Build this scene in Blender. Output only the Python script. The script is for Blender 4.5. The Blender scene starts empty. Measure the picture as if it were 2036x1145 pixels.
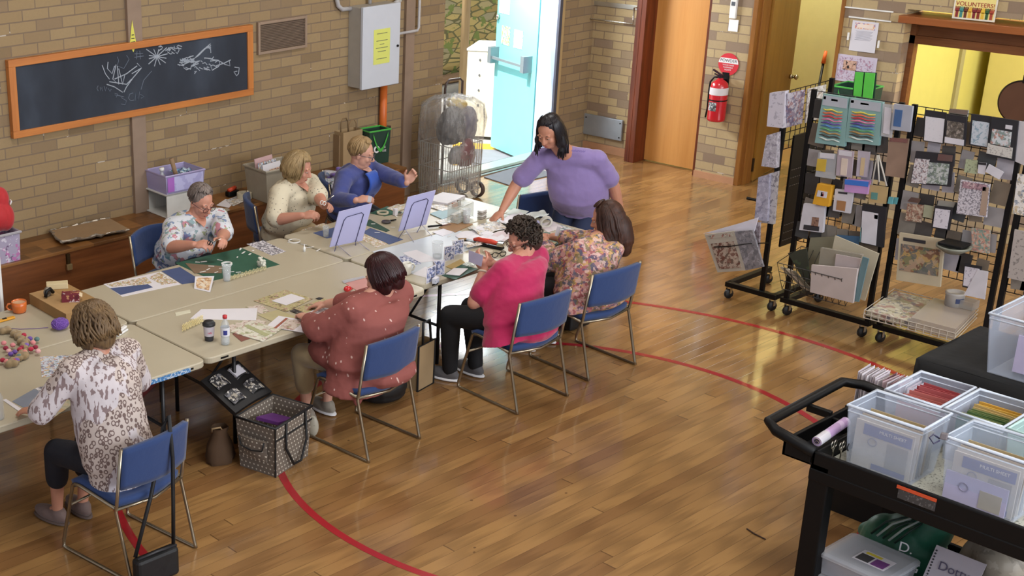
import bpy, bmesh, math, random
from mathutils import Vector as V, Matrix, Euler
random.seed(7)
R = math.radians; PI = math.pi
C = bpy.context.scene.collection
# ------------------------------------------------------------------ camera
FPX, CX, CY, HC = 2631.0, 365.4, 572.5, 3.9
YAW, PIT, ROL = .9458, .3472, -.0304
_f = V((math.cos(YAW)*math.cos(PIT), math.sin(YAW)*math.cos(PIT), -math.sin(PIT)))
_r = V((math.sin(YAW), -math.cos(YAW), 0)); _u = _r.cross(_f)
CR = _r*math.cos(ROL)+_u*math.sin(ROL); CU = -_r*math.sin(ROL)+_u*math.cos(ROL); CF = _f
CAM = V((0, 0, HC))
def ray(x, y): return CR*((x-CX)/FPX)-CU*((y-CY)/FPX)+CF
def PZ(x, y, z=0.0): d = ray(x, y); return CAM+d*((z-HC)/d.z)
def PY(x, y, Y): d = ray(x, y); return CAM+d*(Y/d.y)
def PX(x, y, X): d = ray(x, y); return CAM+d*(X/d.x)
cd = bpy.data.cameras.new('camera'); cam = bpy.data.objects.new('camera', cd); C.objects.link(cam)
m = Matrix((( CR.x, CU.x, -CF.x, 0), (CR.y, CU.y, -CF.y, 0), (CR.z, CU.z, -CF.z, 0), (0, 0, 0, 1)))
cam.matrix_world = Matrix.Translation(CAM) @ m
cd.sensor_width = 36; cd.lens = FPX/2036*36; cd.shift_x = (1018-CX)/2036; cd.clip_start = .05; cd.clip_end = 200
bpy.context.scene.camera = cam
# ------------------------------------------------------------------ materials
def srgb(c):
    if isinstance(c, str): c = [int(c[i:i+2], 16)/255 for i in (0, 2, 4)]
    return tuple(((v/12.92) if v <= .04045 else ((v+.055)/1.055)**2.4) for v in c[:3])+(1,)
class NT:
    def __init__(s, name):
        s.m = bpy.data.materials.new(name); s.m.use_nodes = True; s.t = s.m.node_tree; s.n = s.t.nodes; s.L = s.t.links
        s.b = s.n['Principled BSDF']; s.co = None
    def new(s, t, **k):
        x = s.n.new(t)
        for a, v in k.items(): setattr(x, a, v)
        return x
    def link(s, a, b): s.L.new(a, b)
    def setin(s, inp, v):
        if hasattr(v, 'is_output') or hasattr(v, 'links'): s.L.new(v, inp)
        else: inp.default_value = v
    def coord(s, kind='Object'):
        if not s.co: s.co = s.new('ShaderNodeTexCoord')
        return s.co.outputs[kind]
    def math(s, op, a, b=None, c=None):
        x = s.new('ShaderNodeMath', operation=op); s.setin(x.inputs[0], a)
        if b is not None: s.setin(x.inputs[1], b)
        if c is not None: s.setin(x.inputs[2], c)
        return x.outputs[0]
    def mapping(s, vec=None, scale=(1, 1, 1), rot=(0, 0, 0), loc=(0, 0, 0)):
        x = s.new('ShaderNodeMapping'); s.link(vec or s.coord(), x.inputs[0]); x.inputs['Scale'].default_value = scale; x.inputs['Rotation'].default_value = rot; x.inputs['Location'].default_value = loc
        return x.outputs[0]
    def sep(s, vec): x = s.new('ShaderNodeSeparateXYZ'); s.link(vec, x.inputs[0]); return x.outputs
    def comb(s, x_, y_, z_=0.0):
        x = s.new('ShaderNodeCombineXYZ')
        for i, v in enumerate((x_, y_, z_)): s.setin(x.inputs[i], v)
        return x.outputs[0]
    def noise(s, vec, scale, detail=3, rough=.5, col=False):
        x = s.new('ShaderNodeTexNoise'); s.link(vec, x.inputs['Vector']); x.inputs['Scale'].default_value = scale; x.inputs['Detail'].default_value = detail; x.inputs['Roughness'].default_value = rough
        return x.outputs['Color' if col else 'Fac']
    def voro(s, vec, scale, out='Distance', feature='F1', rnd=1.0):
        x = s.new('ShaderNodeTexVoronoi', feature=feature); s.link(vec, x.inputs['Vector']); x.inputs['Scale'].default_value = scale; x.inputs['Randomness'].default_value = rnd
        return x.outputs[out]
    def white(s, vec): x = s.new('ShaderNodeTexWhiteNoise', noise_dimensions='3D'); s.link(vec, x.inputs['Vector']); return x.outputs['Value']
    def ramp(s, fac, stops, const=False):
        x = s.new('ShaderNodeValToRGB'); s.link(fac, x.inputs[0]); e = x.color_ramp.elements
        if const: x.color_ramp.interpolation = 'CONSTANT'
        while len(e) < len(stops): e.new(.5)
        for el, (p, c) in zip(e, stops): el.position = p; el.color = srgb(c) if not isinstance(c, (int, float)) else (c, c, c, 1)
        return x.outputs[0]
    def mix(s, fac, a, b, mode='MIX'):
        x = s.new('ShaderNodeMix', data_type='RGBA', blend_type=mode); s.setin(x.inputs['Factor'], fac); s.setin(x.inputs[6], a); s.setin(x.inputs[7], b); return x.outputs[2]
    def bump(s, h, dist=.002, strength=1.0):
        x = s.new('ShaderNodeBump'); s.link(h, x.inputs['Height']); x.inputs['Distance'].default_value = dist; x.inputs['Strength'].default_value = strength
        s.link(x.outputs[0], s.b.inputs['Normal'])
    def base(s, v): s.setin(s.b.inputs['Base Color'], v)
    def rough(s, v): s.setin(s.b.inputs['Roughness'], v)
MC = {}
def M(name, col='808080', rough=.6, metal=0., spec=None, var=.06, vs=9., alpha=None, coat=0., trans=0., ior=1.45, emit=0.):
    """plain surface with a soft procedural tone variation"""
    k = (name, col, rough, metal, alpha, trans)
    if k in MC: return MC[k]
    t = NT(name); c = srgb(col)
    n = t.noise(t.coord(), vs, 3)
    r = t.new('ShaderNodeMapRange'); t.link(n, r.inputs[0]); r.inputs['From Min'].default_value = .3; r.inputs['From Max'].default_value = .7; r.inputs['To Min'].default_value = 1-var; r.inputs['To Max'].default_value = 1+var
    x = t.new('ShaderNodeVectorMath', operation='SCALE'); x.inputs[0].default_value = c[:3]; t.link(r.outputs[0], x.inputs['Scale'])
    t.link(x.outputs[0], t.b.inputs['Base Color'])
    t.b.inputs['Roughness'].default_value = rough; t.b.inputs['Metallic'].default_value = metal
    if spec is not None: t.b.inputs['Specular IOR Level'].default_value = spec
    if alpha is not None: t.b.inputs['Alpha'].default_value = alpha
    if coat: t.b.inputs['Coat Weight'].default_value = coat
    if trans: t.b.inputs['Transmission Weight'].default_value = trans; t.b.inputs['IOR'].default_value = ior
    if emit: t.b.inputs['Emission Color'].default_value = c; t.b.inputs['Emission Strength'].default_value = emit
    MC[k] = t.m; return t.m
def clear(name, col='e8eef4', alpha=.3, rough=.15):
    """thin see-through plastic"""
    k = (name, col, alpha)
    if k in MC: return MC[k]
    t = NT(name); t.base(srgb(col)); t.rough(rough); t.b.inputs['Alpha'].default_value = alpha; MC[k] = t.m; return t.m
def fabric(name, col, rough=.9, var=.12, sc=220., sheen=.3):
    k = (name, col)
    if k in MC: return MC[k]
    t = NT(name); c = srgb(col); co = t.coord()
    n = t.noise(co, sc, 2); n2 = t.noise(co, 7, 3)
    f = t.math('ADD', t.math('MULTIPLY', n, .4), t.math('MULTIPLY', n2, .6))
    t.base(t.mix(f, tuple(v*(1-var*1.6) for v in c[:3])+(1,), tuple(min(1, v*(1+var*1.6)) for v in c[:3])+(1,)))
    t.rough(rough); t.b.inputs['Sheen Weight'].default_value = sheen*min(1, max(c[:3])*4); t.b.inputs['Sheen Roughness'].default_value = .5
    t.bump(t.noise(co, 14, 4), .012, .35); MC[k] = t.m; return t.m
def wood(name, c1, c2, axis=0, rough=.4, sc=1., coat=0.):
    k = (name, c1, c2, axis)
    if k in MC: return MC[k]
    t = NT(name); s = [9*sc, 9*sc, 9*sc]; s[axis] = .8*sc
    v = t.mapping(scale=s); n = t.noise(v, 1.6, 5, .6); s2 = [60*sc]*3; s2[axis] = 2*sc; n2 = t.noise(t.mapping(scale=s2), 1.3, 2)
    f = t.math('ADD', t.math('MULTIPLY', n, .75), t.math('MULTIPLY', n2, .25))
    t.base(t.ramp(f, [(.33, c1), (.68, c2)])); t.rough(rough); t.b.inputs['Coat Weight'].default_value = coat
    MC[k] = t.m; return t.m
def bricks(name, au, av, L=.25, Hh=.0924, cols=('8a7454', '9c845f', 'a68f69', '937d60'), mortar='7d6b58', off=0., phase=0., dark=1.0, zoff=0.):
    t = NT(name); co = t.coord(); sp = t.sep(co)
    v = t.math('DIVIDE', t.math('ADD', sp[av], zoff), Hh); row = t.math('FLOOR', v); fv = t.math('SUBTRACT', v, row)
    sh = t.math('MULTIPLY', t.math('MODULO', t.math('ABSOLUTE', row), 2.), .5)
    u = t.math('ADD', t.math('DIVIDE', t.math('ADD', sp[au], off), L), sh); col = t.math('FLOOR', u); fu = t.math('SUBTRACT', u, col)
    rnd = t.white(t.comb(t.math('ADD', row, .5), t.math('ADD', col, .5), 3.3))
    wob = t.math('MULTIPLY', t.math('SUBTRACT', t.noise(co, 18, 2), .5), .05)
    du = t.math('MULTIPLY', t.math('ABSOLUTE', t.math('SUBTRACT', fu, .5)), L); dv = t.math('MULTIPLY', t.math('ABSOLUTE', t.math('SUBTRACT', t.math('ADD', fv, wob), .5)), Hh)
    mu = t.math('GREATER_THAN', du, L/2-.0048); mv = t.math('GREATER_THAN', dv, Hh/2-.0052); mo = t.math('MAXIMUM', mu, mv)
    c = t.ramp(rnd, [(0, cols[0]), (.14, cols[3]), (.3, cols[1]), (.75, cols[2]), (1, cols[1])])
    g = t.noise(co, 45, 4, .7); g2 = t.noise(co, 1.4, 3)
    c = t.mix(t.math('MULTIPLY', g, .3), c, srgb('75634d')); c = t.mix(t.math('MULTIPLY', g2, .15), c, srgb('5f5040'))
    st = t.math('GREATER_THAN', t.noise(t.mapping(scale=(1, 1, 2.2)), 3.1, 4, .75), .66)      # pale paint and plaster scars on the joints
    mcol = t.mix(t.math('MULTIPLY', st, .75), srgb(mortar), srgb('c9c0b2'))
    t.base(t.mix(mo, c, mcol)); t.rough(.85)
    hh = t.math('ADD', t.math('MULTIPLY', t.math('SUBTRACT', 1., mo), 1.), t.math('MULTIPLY', g, .25)); t.bump(hh, .006, .8)
    return t.m
def print_mat(name, base, cols, sc=40., amount=.5, seed=0., rough=.5, lines=0., alpha=None, str_=.72):
    """printed paper or patterned cloth: coloured blots scattered on a base colour"""
    k = (name, base, tuple(cols), sc, amount, seed)
    if k in MC: return MC[k]
    t = NT(name); co = t.mapping(loc=(seed*3.1, seed*1.7, seed*2.3))
    w = t.new('ShaderNodeVectorMath', operation='ADD'); t.link(co, w.inputs[0])
    x = t.new('ShaderNodeVectorMath', operation='SCALE'); t.link(t.noise(co, sc*1.2, 2, .5, True), x.inputs[0]); x.inputs['Scale'].default_value = .5/sc; t.link(x.outputs[0], w.inputs[1])
    c = srgb(base)
    for i, cc in enumerate(cols):
        mp = t.mapping(w.outputs[0], loc=(i*.37+seed, i*.71, i*.29)); n = t.noise(mp, sc*(1.2+.25*i), 2, .55)
        c = t.mix(t.math('MULTIPLY', t.math('GREATER_THAN', n, .71-.25*amount+.012*i), str_), c, srgb(cc))
    if lines:
        sp = t.sep(t.coord()); f = t.math('FRACT', t.math('MULTIPLY', sp[1], lines)); c = t.mix(t.math('MULTIPLY', t.math('GREATER_THAN', f, .6), .35), c, srgb('6b6b78'))
    t.base(c); t.rough(rough)
    if alpha is not None: t.b.inputs['Alpha'].default_value = alpha
    MC[k] = t.m; return t.m
# ------------------------------------------------------------------ mesh builder
def basis(d, up=V((0, 0, 1))):
    d = V(d).normalized()
    if abs(d.dot(up)) > .97: up = V((1, 0, 0))
    a = up.cross(d).normalized(); return a, d.cross(a).normalized(), d
class MB:
    def __init__(s): s.v = []; s.f = []; s.mi = []; s.ci = 0
    def add(s, vs, fs):
        o = len(s.v); s.v += [V(p) for p in vs]; s.f += [tuple(i+o for i in f) for f in fs]; s.mi += [s.ci]*len(fs); return s
    def box(s, c, size, rot=(0, 0, 0), taper=1.0):
        c = V(c); m = Euler(rot).to_matrix(); h = [x/2 for x in size]
        P = [V((sx*h[0]*(taper if sz < 0 else 1), sy*h[1]*(taper if sz < 0 else 1), sz*h[2])) for sz in (-1, 1) for sy in (-1, 1) for sx in (-1, 1)]
        return s.add([c+m@p for p in P], [(0, 2, 3, 1), (4, 5, 7, 6), (0, 1, 5, 4), (2, 6, 7, 3), (0, 4, 6, 2), (1, 3, 7, 5)])
    def bb(s, a, b):
        a, b = V(a), V(b); return s.box((a+b)/2, [abs(b[i]-a[i]) for i in range(3)])
    def beam(s, p, q, w, h, up=V((0, 0, 1))):
        p, q = V(p), V(q); a, b, d = basis(q-p, V(up)); vs = []
        for o in (p, q):
            for sa, sb in ((-1, -1), (1, -1), (1, 1), (-1, 1)): vs.append(o+a*sa*w/2+b*sb*h/2)
        return s.add(vs, [(3, 2, 1, 0), (4, 5, 6, 7), (0, 1, 5, 4), (1, 2, 6, 5), (2, 3, 7, 6), (3, 0, 4, 7)])
    def tube(s, pts, r, n=8, cap=True, closed=False):
        pts = [V(p) for p in pts]; m = len(pts); rr = r if isinstance(r, (list, tuple)) else [r]*m
        up = V((.13, .21, .97)); vs = []; prev = None
        for i, p in enumerate(pts):
            d = (pts[(i+1) % m]-pts[i-1]) if closed else (pts[min(i+1, m-1)]-pts[max(i-1, 0)])
            if d.length < 1e-9: d = V((0, 0, 1))
            d.normalize()
            if prev is None: a, b, _ = basis(d, up)
            else:
                a = prev-d*prev.dot(d)
                a = a.normalized() if a.length > 1e-6 else basis(d, up)[0]
                b = d.cross(a)
            prev = a
            for k in range(n):
                t = 2*PI*k/n; vs.append(p+(a*math.cos(t)+b*math.sin(t))*rr[i])
        fs = []
        for i in range(m if closed else m-1):
            j = (i+1) % m
            for k in range(n): k2 = (k+1) % n; fs.append((i*n+k, i*n+k2, j*n+k2, j*n+k))
        if cap and not closed: fs += [tuple(range(n-1, -1, -1)), tuple((m-1)*n+k for k in range(n))]
        return s.add(vs, fs)
    def cyl(s, p, q, r0, r1=None, n=20): return s.tube([p, q], [r0, r0 if r1 is None else r1], n)
    def lathe(s, prof, c=(0, 0, 0), n=28, axis=(0, 0, 1), capb=True, capt=False):
        a, b, d = basis(axis); c = V(c); vs = []; m = len(prof)
        for r, z in prof:
            for k in range(n): t = 2*PI*k/n; vs.append(c+d*z+(a*math.cos(t)+b*math.sin(t))*max(r, 1e-4))
        fs = [(i*n+k, i*n+(k+1) % n, (i+1)*n+(k+1) % n, (i+1)*n+k) for i in range(m-1) for k in range(n)]
        if capb: fs.append(tuple(range(n-1, -1, -1)))
        if capt: fs.append(tuple((m-1)*n+k for k in range(n)))
        return s.add(vs, fs)
    def ell(s, c, r, rot=None, nu=14, nv=9):
        c = V(c); r = (r, r, r) if isinstance(r, (int, float)) else r; m = rot if isinstance(rot, Matrix) else (Euler(rot).to_matrix() if rot else Matrix.Identity(3)); vs = [c+m@V((0, 0, -r[2]))]
        for i in range(1, nv):
            t = -PI/2+PI*i/nv
            for k in range(nu): a = 2*PI*k/nu; vs.append(c+m@V((r[0]*math.cos(t)*math.cos(a), r[1]*math.cos(t)*math.sin(a), r[2]*math.sin(t))))
        vs.append(c+m@V((0, 0, r[2]))); e = len(vs)-1; fs = [(0, 1+(k+1) % nu, 1+k) for k in range(nu)]
        for i in range(nv-2):
            for k in range(nu): a = 1+i*nu+k; b = 1+i*nu+(k+1) % nu; fs.append((a, b, b+nu, a+nu))
        o = 1+(nv-2)*nu; fs += [(o+k, o+(k+1) % nu, e) for k in range(nu)]
        return s.add(vs, fs)
    def cap(s, p, q, r0, r1, n=12):                     # tapered capsule
        p, q = V(p), V(q); d = (q-p).normalized(); pts = []; rr = []
        for t in (-90, -60, -30, 0): pts.append(p+d*r0*math.sin(R(t))); rr.append(max(r0*math.cos(R(t)), 1e-4))
        for t in (0, 30, 60, 90): pts.append(q+d*r1*math.sin(R(t))); rr.append(max(r1*math.cos(R(t)), 1e-4))
        return s.tube(pts, rr, n)
    def loft(s, rings, cap=True):
        n = len(rings[0]); vs = [p for r in rings for p in r]; fs = [(i*n+k, i*n+(k+1) % n, (i+1)*n+(k+1) % n, (i+1)*n+k) for i in range(len(rings)-1) for k in range(n)]
        if cap: fs += [tuple(range(n-1, -1, -1)), tuple((len(rings)-1)*n+k for k in range(n))]
        return s.add(vs, fs)
    def slab(s, pts, th):                               # polygon (any plane) thickened along its normal
        pts = [V(p) for p in pts]; n = len(pts); nm = V((0, 0, 0))
        for i in range(n): nm += pts[i].cross(pts[(i+1) % n])
        nm.normalize(); return s.add([p-nm*th/2 for p in pts]+[p+nm*th/2 for p in pts], [tuple(range(n-1, -1, -1)), tuple(range(n, 2*n))]+[(i, (i+1) % n, n+(i+1) % n, n+i) for i in range(n)])
    def grid(s, fn, nu, nv, th=0.):
        vs = [V(fn(i/nu, j/nv)) for j in range(nv+1) for i in range(nu+1)]; fs = [(j*(nu+1)+i, j*(nu+1)+i+1, (j+1)*(nu+1)+i+1, (j+1)*(nu+1)+i) for j in range(nv) for i in range(nu)]
        return s.add(vs, fs)
    def build(s, name, mat, parent=None, smooth=False, bevel=0., rel=None, solid=0., remesh=0., sm=0, sub=0):
        me = bpy.data.meshes.new(name); rel = V(rel) if rel is not None else V((0, 0, 0))
        me.from_pydata([tuple(p-rel) for p in s.v], [], s.f)
        mats = mat if isinstance(mat, (list, tuple)) else [mat]
        for mm in mats: me.materials.append(mm)
        if len(mats) > 1: me.polygons.foreach_set('material_index', s.mi)
        if smooth: me.polygons.foreach_set('use_smooth', [True]*len(me.polygons))
        me.update(); me.validate(); o = bpy.data.objects.new(name, me); C.objects.link(o)
        if parent: o.parent = parent
        if solid: x = o.modifiers.new('solid', 'SOLIDIFY'); x.thickness = solid; x.offset = 0
        if remesh:
            x = o.modifiers.new('remesh', 'REMESH'); x.mode = 'VOXEL'; x.voxel_size = remesh; x.use_smooth_shade = True
            if sm: y = o.modifiers.new('smooth', 'SMOOTH'); y.factor = .5; y.iterations = sm
        if bevel: x = o.modifiers.new('bevel', 'BEVEL'); x.width = bevel; x.segments = 2; x.limit_method = 'ANGLE'; x.angle_limit = R(40)
        if sub: x = o.modifiers.new('sub', 'SUBSURF'); x.levels = sub; x.render_levels = sub
        return o
def tag(o, label=None, cat=None, group=None, kind=None):
    if label: o['label'] = label
    if cat: o['category'] = cat
    if group: o['group'] = group
    if kind: o['kind'] = kind
    return o
def thing(name, label, cat, loc=(0, 0, 0), rz=0., group=None):
    o = bpy.data.objects.new(name, None); C.objects.link(o); o.location = loc; o.rotation_euler = (0, 0, rz); o.empty_display_size = .05
    return tag(o, label, cat, group)
def struct(name, mb, mat, **k): return tag(mb.build(name, mat, **k), kind='structure')
def solo(name, mb, mat, label, cat, group=None, **k): return tag(mb.build(name, mat, **k), label, cat, group)
def kids(o): return [c for c in C.objects if c.parent == o]
def copy_tree(o, parent=None):
    c = o.copy(); C.objects.link(c); c.parent = parent
    for ch in kids(o): copy_tree(ch, c)
    return c
def text(name, s, size, mat, parent, loc, rot, extr=.0006, align='CENTER'):
    cu = bpy.data.curves.new(name, 'FONT'); cu.body = s; cu.size = size; cu.align_x = align; cu.align_y = 'CENTER'; cu.extrude = extr
    ob = bpy.data.objects.new(name, cu); C.objects.link(ob); dg = bpy.context.evaluated_depsgraph_get(); me = bpy.data.meshes.new_from_object(ob.evaluated_get(dg)); me.name = name
    C.objects.unlink(ob); bpy.data.objects.remove(ob); me.materials.clear(); me.materials.append(mat)
    o = bpy.data.objects.new(name, me); C.objects.link(o); o.parent = parent; o.location = loc; o.rotation_euler = rot; return o
INK = M('black_ink', '2c2b30', .7); WHITEP = M('white_paper', 'e9e8ea', .7, var=.02); WHITE = M('white_plastic', 'e6e6e4', .4); BLACK = M('black_metal', '0a0a0c', .45, spec=.3); CHROME = M('chrome', 'b9b4a8', .22, 1.)
# ------------------------------------------------------------------ the hall
W, BX = 9.55, 12.62
brL = bricks('buff_brick_wall', 0, 2, phase=0., off=.02)
brB = bricks('buff_brick_back', 1, 2, off=.11, cols=('8f7a66', 'b9a37a', 'c6b084', '9a8672'), mortar='8a7762')
TAN = M('tan_paint', '8f7a68', .7); TIMBER = wood('dark_timber_vertical', '4a1f10', '7c3a1c', 2, .35); TIMBERH = wood('dark_timber_level', '5a2c14', '8a4a22', 1, .4)
# floor: narrow hardwood boards running along the long wall
t = NT('hardwood_floor'); sp = t.sep(t.coord())
v = t.math('DIVIDE', sp[1], .083); row = t.math('FLOOR', v); fv = t.math('SUBTRACT', v, row)
r1 = t.white(t.comb(t.math('ADD', row, .5), 1.7, 0)); u = t.math('ADD', t.math('DIVIDE', sp[0], 3.6), t.math('MULTIPLY', r1, 7.)); col = t.math('FLOOR', u); fu = t.math('SUBTRACT', u, col)
rnd = t.white(t.comb(t.math('ADD', row, .5), t.math('ADD', col, .5), 0)); rnd2 = t.white(t.comb(t.math('ADD', col, .5), t.math('ADD', row, .5), 5.1))
base = t.ramp(rnd, [(0, '85603a'), (.2, '926d43'), (.5, '9c7648'), (.8, 'a57e4e'), (1, '977249')])
gv = t.comb(t.math('MULTIPLY', sp[0], 1.6), t.math('ADD', t.math('MULTIPLY', sp[1], 26.), t.math('MULTIPLY', rnd2, 40.)), t.math('MULTIPLY', rnd, 30.))
gr = t.noise(gv, 1.4, 5, .62); gw = t.new('ShaderNodeTexWave'); t.link(gv, gw.inputs['Vector']); gw.inputs['Scale'].default_value = .35; gw.inputs['Distortion'].default_value = 7.; gw.inputs['Detail'].default_value = 3.
gg = t.math('ADD', t.math('MULTIPLY', gr, .65), t.math('MULTIPLY', gw.outputs['Fac'], .35))
c = t.mix(t.ramp(gg, [(.3, .6), (.62, 0.)]), base, t.mix(.5, base, srgb('3e2411')))
kn = t.math('LESS_THAN', t.voro(t.mapping(scale=(1, 1.3, 1)), 3.3), .035); c = t.mix(t.math('MULTIPLY', kn, .6), c, srgb('3a2010'))
gap = t.math('MAXIMUM', t.math('GREATER_THAN', t.math('ABSOLUTE', t.math('SUBTRACT', fv, .5)), .487), t.math('GREATER_THAN', t.math('ABSOLUTE', t.math('SUBTRACT', fu, .5)), .4988))
c = t.mix(t.math('MULTIPLY', gap, .6), c, srgb('2e190c')); t.base(c); t.rough(t.math('ADD', .12, t.math('MULTIPLY', t.noise(t.coord(), 3., 4), .14))); t.b.inputs['Coat Weight'].default_value = .55; t.b.inputs['Coat Roughness'].default_value = .08
hgt = t.math('ADD', t.math('MULTIPLY', t.math('SUBTRACT', 1., gap), .6), t.math('MULTIPLY', t.noise(t.coord(), 2.3, 2), 1.6)); t.bump(hgt, .0012, .5)
FLOOR = t.m
struct('floor', MB().bb((-3, -6, -.06), (15.2, W+.23, 0)), FLOOR)
RED = M('red_court_paint', '9d1f28', .3, var=.05, coat=.2)
def ring(c, r, w, a0, a1, n=96):
    m = MB(); m.grid(lambda s, q: (c[0]+(r+(q-.5)*w)*math.cos(a0+(a1-a0)*s), c[1]+(r+(q-.5)*w)*math.sin(a0+(a1-a0)*s), .0012), n, 1); return m
struct('trim_1', ring((6.327, 4.756), 1.792, .05, 0, 2*PI), RED)
struct('trim_2', ring((6.332, 4.765), 2.849, .05, 0, 2*PI, 128), RED)
# long brick wall with its exit doorway
JL, JR, DH = 10.32, 12.17, 2.6
struct('wall_left', MB().bb((-3, W, 0), (JL, W+.23, 6)).bb((JR, W, 0), (13.2, W+.23, 6)).bb((JL, W, DH), (JR, W+.23, 6)), brL)
struct('trim_3', MB().bb((6.36, W-.035, .486), (6.505, W, 6)), TAN)
struct('trim_4', MB().bb((9.725, W-.035, 0), (9.85, W, 6)), TAN)
BLUEG = M('blue_grey_door_paint', '9fb0cc', .5)
struct('trim_5', MB().bb((JR-.03, W-.01, 0), (JR, W+.24, DH)).bb((JL-.0, W-.01, DH-.03), (JR, W+.24, DH)), BLUEG)
struct('trim_6', MB().bb((JR-.035, W-.03, 0), (JR+.012, W+.0, DH)), M('dark_steel_frame', '4a4c58', .5))
struct('trim_14', MB().bb((JR+.012, W-.025, 0), (JR+.06, W, DH)), M('cream_architrave', 'b29a6c', .5))
struct('trim_7', MB().bb((JL, W-.06, 0), (JR, W-.02, .012)).bb((JL, W+.05, 0), (JR, W+.26, .012)), M('aluminium_threshold', 'a8b2b2', .35, .7))
struct('trim_8', MB().bb((JL, W-.02, 0), (JR, W+.05, .02)), M('bronze_threshold', '6b5e52', .4, .6))
# back wall: alcove brickwork, closed door, pier, open door, pillar, serving hatch
HY = 5.99
b = MB(); b.bb((12.78, 8.84, 0), (13.0, W, 6)); b.bb((12.62, 7.49, 0), (12.85, 7.975, 6)); b.bb((12.62, HY, 0), (12.92, 6.58, 6)); b.bb((12.62, -6, 1.98), (12.92, HY, 6)); b.bb((12.62, -6, 0), (12.92, HY, .88))
b.bb((12.62, 6.58, 2.5), (12.85, 7.49, 6)); b.bb((12.78, 7.975, 2.5), (13.0, 8.84, 6))
struct('wall_back', b, brB)
PLY = wood('honey_door_veneer', 'c98a45', 'd99d58', 2, .32, .5)
d1 = MB().bb((12.80, 8.07, .012), (12.84, 8.74, 2.42)); struct('door_1', d1, PLY)
f = MB(); f.bb((12.60, 8.74, 0), (12.83, 8.80, 2.5)); f.bb((12.60, 8.80, 0), (12.80, 8.862, 2.5)); f.bb((12.63, 7.975, 0), (12.83, 8.01, 2.5)); f.bb((12.60, 7.96, 2.42), (12.84, 8.86, 2.5))
struct('trim_9', f, TIMBER, bevel=.004)
struct('baseboard_back', MB().bb((12.60, 7.50, 0), (12.63, 7.975, .07)).bb((12.755, 8.86, 0), (12.79, W, .09)), M('pink_plinth_timber', 'b98a68', .5))
FR2 = wood('frame_timber', '7a4a22', '9c6a2e', 2, .35)
f = MB(); f.bb((12.60, 7.45, 0), (12.88, 7.50, 2.5)); f.bb((12.66, 7.43, 0), (12.80, 7.455, 2.45)); f.bb((12.60, 6.57, 0), (12.86, 6.605, 2.5)); f.bb((12.60, 6.57, 2.45), (12.88, 7.5, 2.5)); struct('trim_10', f, FR2, bevel=.004)
dr = tag(bpy.data.objects.new('door_2', None), kind='structure'); C.objects.link(dr); dr.location = (12.84, 7.44, 0)
ang = math.atan2(.20, .88); dr.rotation_euler = (0, 0, ang)
MB().bb((0, -.02, .02), (.86, .02, 2.42)).build('door_leaf', wood('amber_door_veneer', '8a5f22', 'a3762f', 2, .4, .5), dr)
MB().cyl((.80, -.02, 1.0), (.80, -.05, 1.0), .025).lathe([(.012, 0), (.014, .02), (.028, .035), (.03, .05), (.015, .062)], (.80, -.045, 1.0), 18, (0, -1, 0), True, True).build('door_knob', CHROME, dr, smooth=True)
MB().bb((-.02, -.012, .12), (.02, .022, .26)).build('hinge', M('dark_hinge', '4a3a28', .4, .7), dr)
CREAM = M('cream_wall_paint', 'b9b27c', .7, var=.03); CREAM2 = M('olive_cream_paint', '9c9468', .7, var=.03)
struct('wall_passage', MB().bb((14.62, 7.28, 0), (14.7, 9.5, 5)), CREAM)
struct('wall_passage_side', MB().bb((14.58, 6.3, 0), (14.66, 7.28, 5)).bb((12.92, 6.45, 0), (14.6, 6.55, 5)), CREAM2)
struct('wall_passage_end', MB().bb((12.85, 9.45, 0), (14.7, 9.53, 5)), CREAM)
# hatch joinery
LINT = wood('hatch_timber', '5d3418', '82512a', 1, .45)
f = MB(); f.bb((12.53, 3.2, 1.865), (12.92, HY+.03, 1.93)); struct('trim_11', f, wood('shelf_timber', '8a4d26', 'a0602f', 1, .4), bevel=.004)
f = MB(); f.bb((12.78, 3.2, 1.665), (12.84, HY, 1.87)); f.bb((12.74, 3.2, 1.655), (12.80, HY, 1.73)); f.bb((12.74, HY-.05, 1.0), (12.82, HY, 1.87)); struct('trim_12', f, LINT)
struct('trim_13', MB().bb((12.50, 3.0, .89), (13.1, HY, .92)), wood('hatch_counter_timber', 'b0802e', 'c4943c', 1, .4))
YEL = M('yellow_laminate', 'c9bd74', .45, var=.02)
struct('wall_kitchen', MB().bb((15.3, 2, 0), (15.4, 6.4, 5)).bb((12.92, 6.33, 0), (15.35, 6.4, 5)), M('yellow_kitchen_wall', 'c8bf6a', .6, var=.02))
b = bricks  # keep name
struct('ceiling', MB().bb((-4, -5, 5.2), (15.4, W+.3, 5.3)), M('white_ceiling', 'd8d6d0', .8))
# roof edge of the walkway outside is not seen; ground, ramp and retaining wall are
t = NT('sunlit_concrete'); n = t.noise(t.coord(), 6, 5); t.base(t.ramp(n, [(.3, '9a9a9a'), (.7, 'b8b6b0')])); t.rough(.8)
struct('ground_outside', MB().bb((6, W+.23, -.3), (30, 26, -.155)), t.m)
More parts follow.
